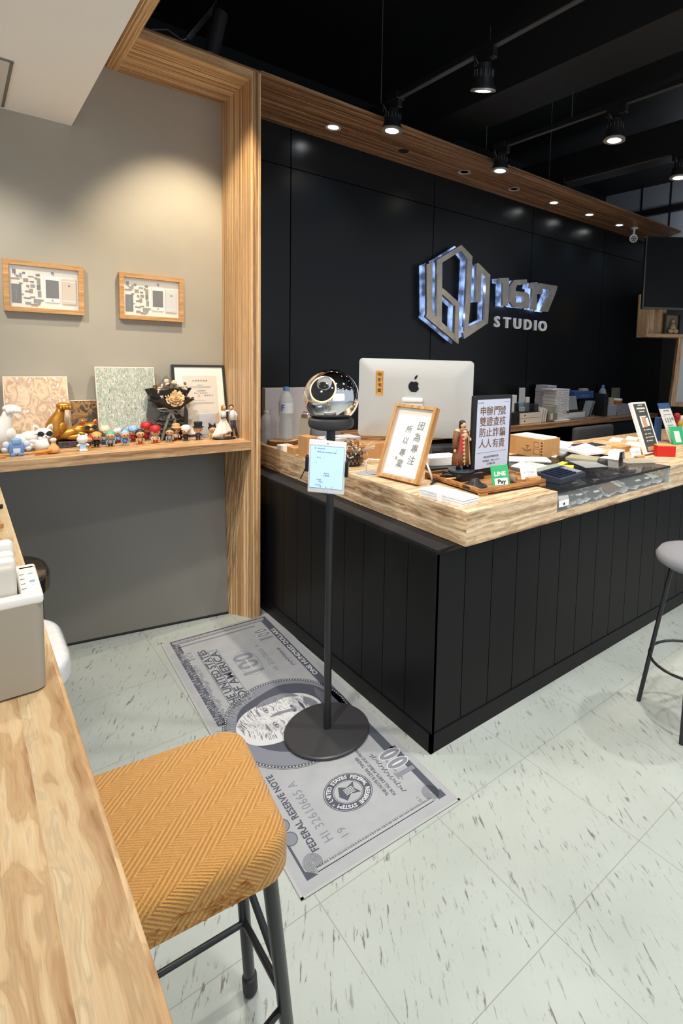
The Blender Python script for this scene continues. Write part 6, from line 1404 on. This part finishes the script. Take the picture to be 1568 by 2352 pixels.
# ------------------------------------------------------------------ stand-up signs at the right of the counter
def Z11(x, y): return (1430+x/11.36, 900+y/11.36)
M4, w4, h4 = rect_from(Z11(612, 1662), Z11(985, 1590), Z11(205, 312), ZT2+.001)
seat_(M4, .022)
t = thing('menu_board', 'tall white framed price board with dark panel leaning back on the counter', 'sign', M=M4)
B().box((0, 0, 0), (w4, .022, h4), .002).build('frame', M_WHITE, t)
B().box((w4*.10, -.001, h4*.03), (w4*.90, 0, h4*.965)).build('dark_panel', mat('menu_dark', S(72, 72, 68), .5), t)
b = B()
for (u_, v_, du, dv) in ((.38, .925, .30, .02), (.25, .855, .55, .035), (.36, .80, .35, .022), (.30, .44, .10, .022), (.46, .445, .32, .014), (.30, .36, .10, .024), (.46, .365, .25, .014), (.28, .29, .10, .024), (.44, .298, .40, .014), (.28, .225, .10, .024), (.44, .232, .25, .014)): b.box((w4*u_, -.0018, h4*v_), (w4*(u_+du), -.001, h4*(v_+dv)))
b.build('white_print', mat('menu_white', S(206, 204, 196), .6), t)
b = B(); b.box((w4*.40, -.0020, h4*.50), (w4*.62, -.001, h4*.70), 0); b.build('phone_picture', mat('menu_tan', S(196, 150, 112), .6), t)
b = B(); b.box((w4*.28, -.0019, h4*.50), (w4*.38, -.001, h4*.71)); b.box((w4*.64, -.0019, h4*.52), (w4*.80, -.001, h4*.68)); b.box((w4*.28, -.0019, h4*.70), (w4*.72, -.001, h4*.72)); b.build('pale_picture', M_WHITE, t)
b = B(); b.box((w4*.2, -.0019, h4*.05), (w4*.75, -.001, h4*.13)); b.build('tan_band', mat('menu_tan', S(196, 150, 112), .6), t)
M5, w5, h5 = rect_from((1541, 1019), (1566, 1016), (1510, 927), ZT2+.001)
seat_(M5, .008)
t = thing('price_card', 'tall white price card with a rounded blue top behind the green sign', 'sign', M=M5); w5 = min(max(w5, .10), .22)
B().box((0, 0, 0), (w5, .008, h5*.87), .001).build('card', M_WHITE, t)
B().box((0, -.001, h5*.85), (w5, .008, h5), .003).build('blue_top', mat('card_blue', S(60, 98, 150), .4), t)
b = B()
for k, (u_, v_, du, dv) in enumerate(((.25, .79, .5, .025), (.15, .70, .65, .010), (.15, .66, .1, .010), (.15, .50, .08, .12), (.35, .50, .08, .12), (.55, .50, .08, .12), (.72, .56, .2, .06), (.2, .43, .5, .012), (.2, .38, .3, .012))): b.box((w5*u_, -.0016, h5*v_), (w5*(u_+du), -.0008, h5*(v_+dv)))
b.build('card_print', mat('print_green_grey', S(140, 156, 152), .7), t)
A6 = PZ(1546, 1021, ZT2+.001)
t = thing('green_sign', 'bright green sign with a white field leaning beside the red box', 'sign', M=frameM(A6, RGT+.35*FWD, UPV*1-RGT*.25+FWD*.25))
B().box((0, 0, 0), (.115, .006, .135), .004).build('panel', mat('sign_green', S(46, 182, 120), .5), t, smooth=40)
B().box((.028, -.001, .015), (.078, 0, .100)).build('white_field', M_WHITE, t)
cbox('red_box', 'glossy red box with a gold lid on the right part of the counter', 'box', 0, .118, 0, .06, .066, mat('red_gloss', S(196, 24, 10), .45), bev=.003)
o = bpy.data.objects['red_box']; p = PZ(1508, 1048.5, ZT2+.0005); o.location = p; o.rotation_euler = (0, 0, -YAW+.02)
t = B().box((.001, .001, .066), (.117, .059, .070)).build('lid', mat('lid_gold', S(214, 160, 90), .5), o)
flat('blue_folder', 'blue upright folder behind the menu board', 'folder', ((1500, 1012), (1517, 1012), (1516, 1008), (1502, 1008)), .17, mat('folder_blue', S(58, 92, 146), .5))
t = bottle('plastic bottle with a tan cap behind the price card', 3.83, 1.98, ZT2, .17, .030, mat('tan_card', S(214, 164, 104), .7), label=False)
for i, (px_, py_, c_) in enumerate(((1554, 962, 'red'), (1560, 978, 'yellow'), (1565, 968, 'white'))):
    p = PD(px_, py_, 4.25); b = B(); b.ball((0, 0, .02), .028, 12, 8); b.ball((0, 0, -.02), (.022, .022, .03), 12, 8); b.tube([(0, 0, -.04), (0, 0, ZT2-p.z)], .02, 10)
    tag(b.build('toy_ornament', mat('toy_'+c_, CL[c_], .5), at=tuple(p), smooth=60), ('red ornament cut by the frame above the green sign', 'orange and yellow ornament at the edge of the frame above the green sign', 'white ornament at the very edge of the frame above the green sign')[i], 'ornament', 'ornaments at the right edge of the counter')

# ------------------------------------------------------------------ black office chair between counter and ledge
t = thing('office_chair', 'dark grey low-backed office chair behind the counter', 'chair', (4.12, 2.62, 0))
M_CH = mat('chair_fabric', S(62, 64, 66), .8)
b = B(); b.box((-.30, -.03, .60), (.28, .03, .955), .028); b.build('backrest', M_CH, t, smooth=50)
B().box((-.26, -.02, .44), (.26, .40, .50), .025).build('seat', M_CH, t, smooth=50)
B().cyl((0, .18, .08), (0, .18, .44), .03).build('gas_post', M_BLKM, t)
for k in range(5):
    a_ = 2*PI*k/5; lg = B().tube([(0, .18, .09), (.28*math.cos(a_), .18+.28*math.sin(a_), .06)], .02, 8).build('leg', M_BLK, t)
    B().ball((.28*math.cos(a_), .18+.28*math.sin(a_), .03), .029, 12, 8).build('caster', M_BLK, lg, smooth=180)
B().box((-.03, .0, .46), (.03, .03, .66)).build('back_bracket', M_BLK, t)
cbox('storage_carton', 'brown carton on the floor below the narrow wooden ledge', 'box', 3.30, 3.70, 3.0, 3.3, .80, M_KRAFT, z=0)
cbox('drawer_unit', 'black drawer unit below the right part of the narrow ledge', 'cabinet', 4.9, 5.5, 2.98, 3.38, .885, mat('drawer_black', (.018, .018, .02), .5), z=0)

# ------------------------------------------------------------------ goods on the narrow ledge
ZLD = .9495
def led(name, lab, cat, px0, px1, pyt, y, dep, m, pyb=None, z0=None, group=None, bev=.0015):
    x0, x1 = PY(px0, 930, y).x, PY(px1, 930, y).x; zt = PY((px0+px1)/2, pyt, y).z; z0 = ZLD if z0 is None else z0
    o = B().box((0, 0, 0), (x1-x0, dep, zt-z0), bev).build(name, m, at=(x0, y, z0+.0003)); tag(o, lab, cat, group); return o, x0, x1, zt
M_BXW = mat('box_white', S(214, 214, 214), .6); M_BXC = mat('box_cream', S(212, 208, 190), .6); M_BXG = mat('box_grey', S(150, 152, 158), .6)
def mark(o, w_, h_, ch='\u25CF', sz=.02, dx=.2):
    b = B(); merge(b, text_mb(ch, sz, .0002), onxz(w_*dx, -.0006, h_*.5)); b.build('box_mark', M_INK, o)
yb = 3.02
for lab, pa2, pb2, t0 in (('lower cream phone box in the pair at the left end of the narrow ledge', 957, 972, 0), ('upper cream phone box in the pair at the left end of the narrow ledge', 943, 957, 1)):
    x0, x1 = PY(1196, 950, yb).x, PY(1242, 950, yb).x; z_ = ZLD+.049*t0
    o = B().box((0, 0, 0), (x1-x0, .13, .046), .0015).build('phone_box', M_BXC, at=(x0, yb, z_+.0003)); tag(o, lab, 'box', 'phone boxes on the ledge'); mark(o, x1-x0, .046)
cx0 = PY(1196, 950, yb).x
o = B().box((0, 0, 0), (.26, .13, .006)).build('dark_tray', M_BLK, at=(cx0, yb, ZLD+.0985)); tag(o, 'black flat tray on the two cream phone boxes', 'tray')
zt_ = ZLD+.105
rnd = random.Random(5)
names = ['tall white booklet standing highest on the black tray', 'pale blue narrow box on the black tray', 'dark small box on the black tray, second from the left', 'grey glassy box in the middle of the black tray', 'white square sticker box at the back of the black tray', 'black lens-like box on the right of the black tray', 'dark round gadget at the right rim of the black tray', 'silver small box on the left of the black tray']
for i, (dx, dy, w_, d_2, h_, m) in enumerate(((.075, .085, .075, .010, .20, mat('booklet', S(186, 188, 200), .6)), (.055, .060, .02, .03, .075, mat('pale_blue', S(110, 150, 190), .5)), (.005, .06, .035, .03, .07, M_BLK), (.09, .02, .05, .03, .075, mat('grey_glassy', S(90, 100, 112), .3)), (.175, .095, .055, .03, .115, M_BXW), (.155, .03, .04, .04, .055, M_BLK), (.205, .02, .05, .05, .06, mat('gadget_dark', (.03, .03, .033), .3)), (.02, .012, .045, .03, .04, M_BXG))):
    o = B().box((0, 0, 0), (w_, d_2, h_), .002).build('booklet' if i == 0 else 'gadget_box', m, at=(cx0+dx, yb+dy, zt_+.0003), rz=rnd.uniform(-.1, .1)); tag(o, names[i], 'booklet' if i == 0 else 'box', 'small goods on the black tray')
o, x0, x1, zt = led('phone_box', 'white upright phone box with a dark mark left of the cream boxes', 'box', 1170, 1186, 908, 3.1, .05, M_BXW); mark(o, x1-x0, .15, sz=.025, dx=.6)
led('black_stand', 'black angular stand at the left end of the narrow ledge', 'stand', 1172, 1194, 948, 3.0, .06, M_BLK)
for i in range(3):
    x0 = PY(1242+i*5, 945, 3.02).x; b = B(); b.T = Matrix.Rotation(.16, 4, 'Y'); b.box((0, 0, .002), (.012, .09, .135-.008*i)); tag(b.build('leaflet', M_BXW, at=(x0, 3.02, ZLD+.001)), 'thin booklet leaning between the cream boxes and the brown jar', 'booklet', 'leaning booklets on the ledge')
t = thing('glass_jar', 'square glass jar with brown contents and white tags on the narrow ledge', 'jar', (PY(1268, 950, 3.03).x, 3.05, ZLD)); 
B().box((-.055, -.035, .002), (.055, .035, .075), .008).build('contents', mat('jar_brown', S(126, 90, 58), .7, vary=.5, vscale=60), t)
B().box((-.06, -.04, 0), (.06, .04, .13), .012).build('glass', mat('jar_glass', S(190, 192, 180), .1, alpha=.35), t, smooth=50)
B().box((-.052, -.034, .13), (.052, .034, .145), .004).build('lid', mat('jar_lid', S(170, 168, 156), .4), t)
b = B(); b.box((-.052, -.042, .02), (-.02, -.0402, .075)); b.build('tag', M_BXW, t)
# stacked phone boxes in columns
def column(pxa, pxb, y, n, col, hbx=.0335):
    x0, x1 = PY(pxa, 930, y).x, PY(pxb, 930, y).x; first = None
    for k in range(n):
        lab = 'white phone box in the %s column of the big stack on the ledge' % col
        if first is None:
            o = B().box((.001, 0, 0), (x1-x0-.001, .15, hbx-.0015), .001).build('phone_box', M_BXW); b = B(); b.box((.02, -.0006, .012), (x1-x0-.03, 0, .015)); b.build('box_print', M_GREY, o); first = o
        else:
            o = first.copy(); COL.objects.link(o); c_ = first.children[0].copy(); COL.objects.link(c_); c_.parent = o
        o.location = (x0+rnd.uniform(-.003, .003), y+rnd.uniform(-.004, .006), ZLD+.012+.0003+k*hbx); tag(o, lab, 'box', 'white phone boxes in the %s column' % col)
led('paper_pad', 'low white pile under the columns of phone boxes', 'paper', 1277, 1310, 966, 3.0, .19, M_PAPER)
o = bpy.data.objects['paper_pad.006'] if 'paper_pad.006' in bpy.data.objects else None
if o: o.scale = (1, 1, .01/ max(o.dimensions.z, .001))
column(1276, 1291, 3.03, 8, 'middle'); column(1291.6, 1307, 3.03, 8, 'right'); column(1256, 1275, 3.22, 9, 'left')
o, x0, x1, zt = led('phone_box', 'long white phone box lying across the top of the big stack', 'box', 1268, 1307, 894, 3.03, .14, M_BXW, z0=ZLD+.0128+8*.0335)
for k, (lab, m) in enumerate((('flat grey box at the bottom of the pile right of the big stack', M_BXG), ('flat white pile right of the big stack', M_BXW), ('white phone box under the black trays right of the big stack', M_BXW))):
    x0, x1 = PY(1305+k, 950, 3.02).x, PY(1345-k, 950, 3.02).x; o = B().box((0, 0, 0), (x1-x0, .15, (.018, .012, .036)[k]), .002).build('phone_box', m, at=(x0, 3.02, ZLD+.0004+(0, .019, .032)[k])); tag(o, lab, 'box', 'pile right of the big stack')
x0 = PY(1304, 940, 3.02).x; tag(B().box((0, 0, 0), (.25, .15, .012), .003).build('flat_tray', M_BLK, at=(x0, 3.02, ZLD+.0695)), 'black tray on the pile right of the big stack', 'tray')
b = B(); b.T = Matrix.Rotation(-.2, 4, 'X'); b.box((0, 0, .004), (.20, .012, .14), .004); b.box((.12, -.003, .01), (.19, 0, .13)); tag(b.build('tablet_box', M_BXG, at=(x0+.02, 3.06, ZLD+.0825)), 'pale tablet-like box leaning back on the black tray', 'box')
led('dark_carton', 'dark carton carrying the blue box', 'box', 1330, 1362, 920, 3.2, .12, M_BLK)
o, x0, x1, zt = led('blue_box', 'flat blue box tilted on top of the dark carton', 'box', 1318, 1362, 899, 3.16, .17, mat('box_blue', S(58, 92, 150), .5), z0=PY(1340, 918, 3.16).z+.012)
b = B(); merge(b, text_mb('mobile repair', .03, .0003), onxz((x1-x0)/2, -.0006, .03)); b.build('box_print', mat('blue_print', S(120, 160, 210), .5), o)
led('beige_block', 'tiny beige block on top of the blue box', 'box', 1336, 1349, 892.5, 3.2, .05, mat('beige', S(190, 174, 146), .7), z0=PY(1340, 899, 3.16).z+.001)
for i, (a_, lab) in enumerate(((1350, 'slanted silver phone stand left of the small bottle'), (1360, 'second slanted phone holder touching the small bottle'))):
    x0 = PY(a_, 930, 3.05).x; b = B(); b.T = Matrix.Rotation(.45, 4, 'Y'); b.box((0, 0, .005), (.010, .08, .17), .003); b.box((-.006, .01, .02), (0, .07, .15)); tag(b.build('phone_stand', (M_BXG, mat('stand_silver', S(120, 122, 126), .4))[i], at=(x0-.03, 3.03+.02*i, ZLD+.012)), lab, 'phone stand')
tag(B().box((0, 0, 0), (.18, .10, .010)).build('tin_strip', mat('tin_strip', S(150, 130, 100), .6, vary=.5, vscale=50), at=(PY(1345, 955, 3.0).x, 2.98, ZLD+.0005)), 'low patterned tin at the front edge of the narrow ledge', 'tin')
bottle('water bottle with blue cap standing on the narrow ledge', PY(1382, 930, 3.2).x, 3.2, ZLD, .31, .040, MC)
led('black_bin', 'black upright bin between the small bottle and white cartons', 'bin', 1387, 1396, 905, 3.05, .12, mat('bin_black', (.018, .02, .022), .4))
led('white_carton', 'white square carton right of the black bin', 'box', 1397, 1416, 931, 3.04, .10, mat('carton_lilac', S(170, 172, 184), .6))
o, x0, x1, zt = led('receipt_pack', 'pack of printed receipts right of the white square carton', 'papers', 1418, 1446, 945, 3.04, .10, M_BXG)
tag(B().box((0, 0, 0), (x1-x0+.02, .08, .075), .002).build('receipt_bundle', mat('receipt', S(150, 152, 160), .7, vary=.35, vscale=70), at=(x0-.01, 3.05, zt+.001)), 'wrinkled bundle on the pack of printed receipts', 'papers')
t = thing('brown_jar', 'round jar with orange contents and a white lid on the square carton', 'jar', (PY(1420, 920, 3.08).x, 3.10, PY(1410, 930, 3.08).z+.001))
B().lathe([(.0001, 0), (.045, 0), (.055, .01), (.055, .045), (.0001, .046)], n=26).build('contents', mat('orange_jar', S(176, 108, 50), .4), t, smooth=50)
B().lathe([(.056, .045), (.056, .058), (.05, .064), (.0001, .065)], n=26).build('lid', M_WHITE, t, smooth=40)
led('beige_box', 'beige box beside the round orange jar', 'box', 1399, 1410, 914, 3.10, .06, mat('beige', S(190, 174, 146), .7), z0=PY(1405, 930, 3.08).z+.002)
led('photo_card', 'small photo card standing behind the round orange jar', 'card', 1404, 1422, 891, 3.28, .012, mat('photo_card', S(128, 124, 110), .6, vary=.4, vscale=30))
o = B().box((0, 0, 0), (.05, .03, .12)).build('sign_holder', mat('holder_grey', S(96, 96, 98), .5), at=(PX(603, 855, 1.30).x, 3.05, 1.31)); bpy.data.objects.remove(o)

# ------------------------------------------------------------------ television and wooden niche at the right
o_ = PD(1474, 709, 5.0); tr_ = PD(1568, 710, 5.0)
e_ = Vector((RGT.x, RGT.y, 0)).normalized()
t = thing('television', 'large black television hung from the ceiling, cut by the right edge', 'television', M=frameM(o_, e_+Vector((.0, .0, .0)), (0, 0, 1)))
B().box((0, 0, 0), (1.15, .05, .648), .006).build('casing', mat('tv_case', (.02, .02, .022), .3), t, smooth=40)
B().box((.012, -.002, .018), (1.138, 0, .636)).build('screen', mat('tv_screen', (.004, .004, .005), .3, spec=.15), t)
b = B(); b.box((0, -.003, 0), (1.15, -.0005, .006)); b.box((0, -.003, 0), (.006, -.0005, .648)); b.build('bezel_edge', mat('bezel_grey', S(86, 84, 80), .4), t)
b = B(); b.cyl((.57, .06, .3), (.57, .06, ZC-o_.z), .025); b.build('ceiling_pole', M_BLKM, t)
def niche_px(x, y): return (1440+x/11.76, 680+y/11.76)
dN = 5.55; o_ = PD(*niche_px(505, 1098), dN); e_ = Vector((RGT.x, RGT.y, 0)).normalized()
Mn = frameM(o_, e_, (0, 0, 1)); sc_ = dN/FPX
t = thing('wooden_niche', 'wooden open niche and frame board below the television at the right edge', 'shelf', M=Mn)
b = B(); wn = 1.0; b.box((0, 0, 0), (wn, .28, .036)); b.build('bottom_board', MATS['wood_x'], t)
b = B(); b.box((0, 0, .036), (.022, .28, .45)); b.box((.022, .10, .036), (.235, .115, .45)); b.build('side_board', MATS['wood_z'], t)
b = B(); b.box((.235, .26, .036), (wn, .28, .45)); b.build('back_panel', M_PIL, t)
b = B(); b.add([(.335, .0, 0), (.375, .0, 0), (.345, .0, -.66), (.300, .0, -.66), (.335, .06, 0), (.375, .06, 0), (.345, .06, -.66), (.300, .06, -.66)], [(0, 3, 2, 1), (4, 5, 6, 7), (0, 1, 5, 4), (1, 2, 6, 5), (2, 3, 7, 6), (3, 0, 4, 7)]); b.box((.300, 0, -.70), (1.0, .06, -.66)); b.build('upright', MATS['wood_z'], t)
b = B(); b.box((.36, .05, -.66), (1.0, .07, -.01)); b.build('mirror_panel', mat('pale_panel', S(210, 212, 214), .3), t)
t = thing('photo_ornament', 'small dark framed ornament with a golden figure in the wooden niche', 'ornament', M=Mn @ Matrix.Translation((.20, .03, .0365)))
b = B(); b.box((0, 0, 0), (.012, .06, .19)); b.box((.148, 0, 0), (.16, .06, .19)); b.box((-.004, -.004, .19), (.166, .064, .204)); b.box((-.01, 0, 0), (.17, .06, .010)); b.build('case', mat('orn_dark', S(50, 48, 50), .4), t)
b = B(); b.box((.012, .05, .01), (.148, .056, .19)); b.build('backing', mat('orn_back', S(150, 140, 124), .6), t)
b = B(); b.ball((.085, .02, .13), (.018, .016, .022), 12, 8); b.tube([(.085, .02, .05), (.085, .02, .11)], [.035, .018], 12); b.ball((.06, .0, .03), (.03, .02, .025), 10, 8); b.ball((.11, .0, .03), (.03, .02, .025), 10, 8); b.build('figure', mat('orn_gold', S(196, 168, 128), .5), t, smooth=180)
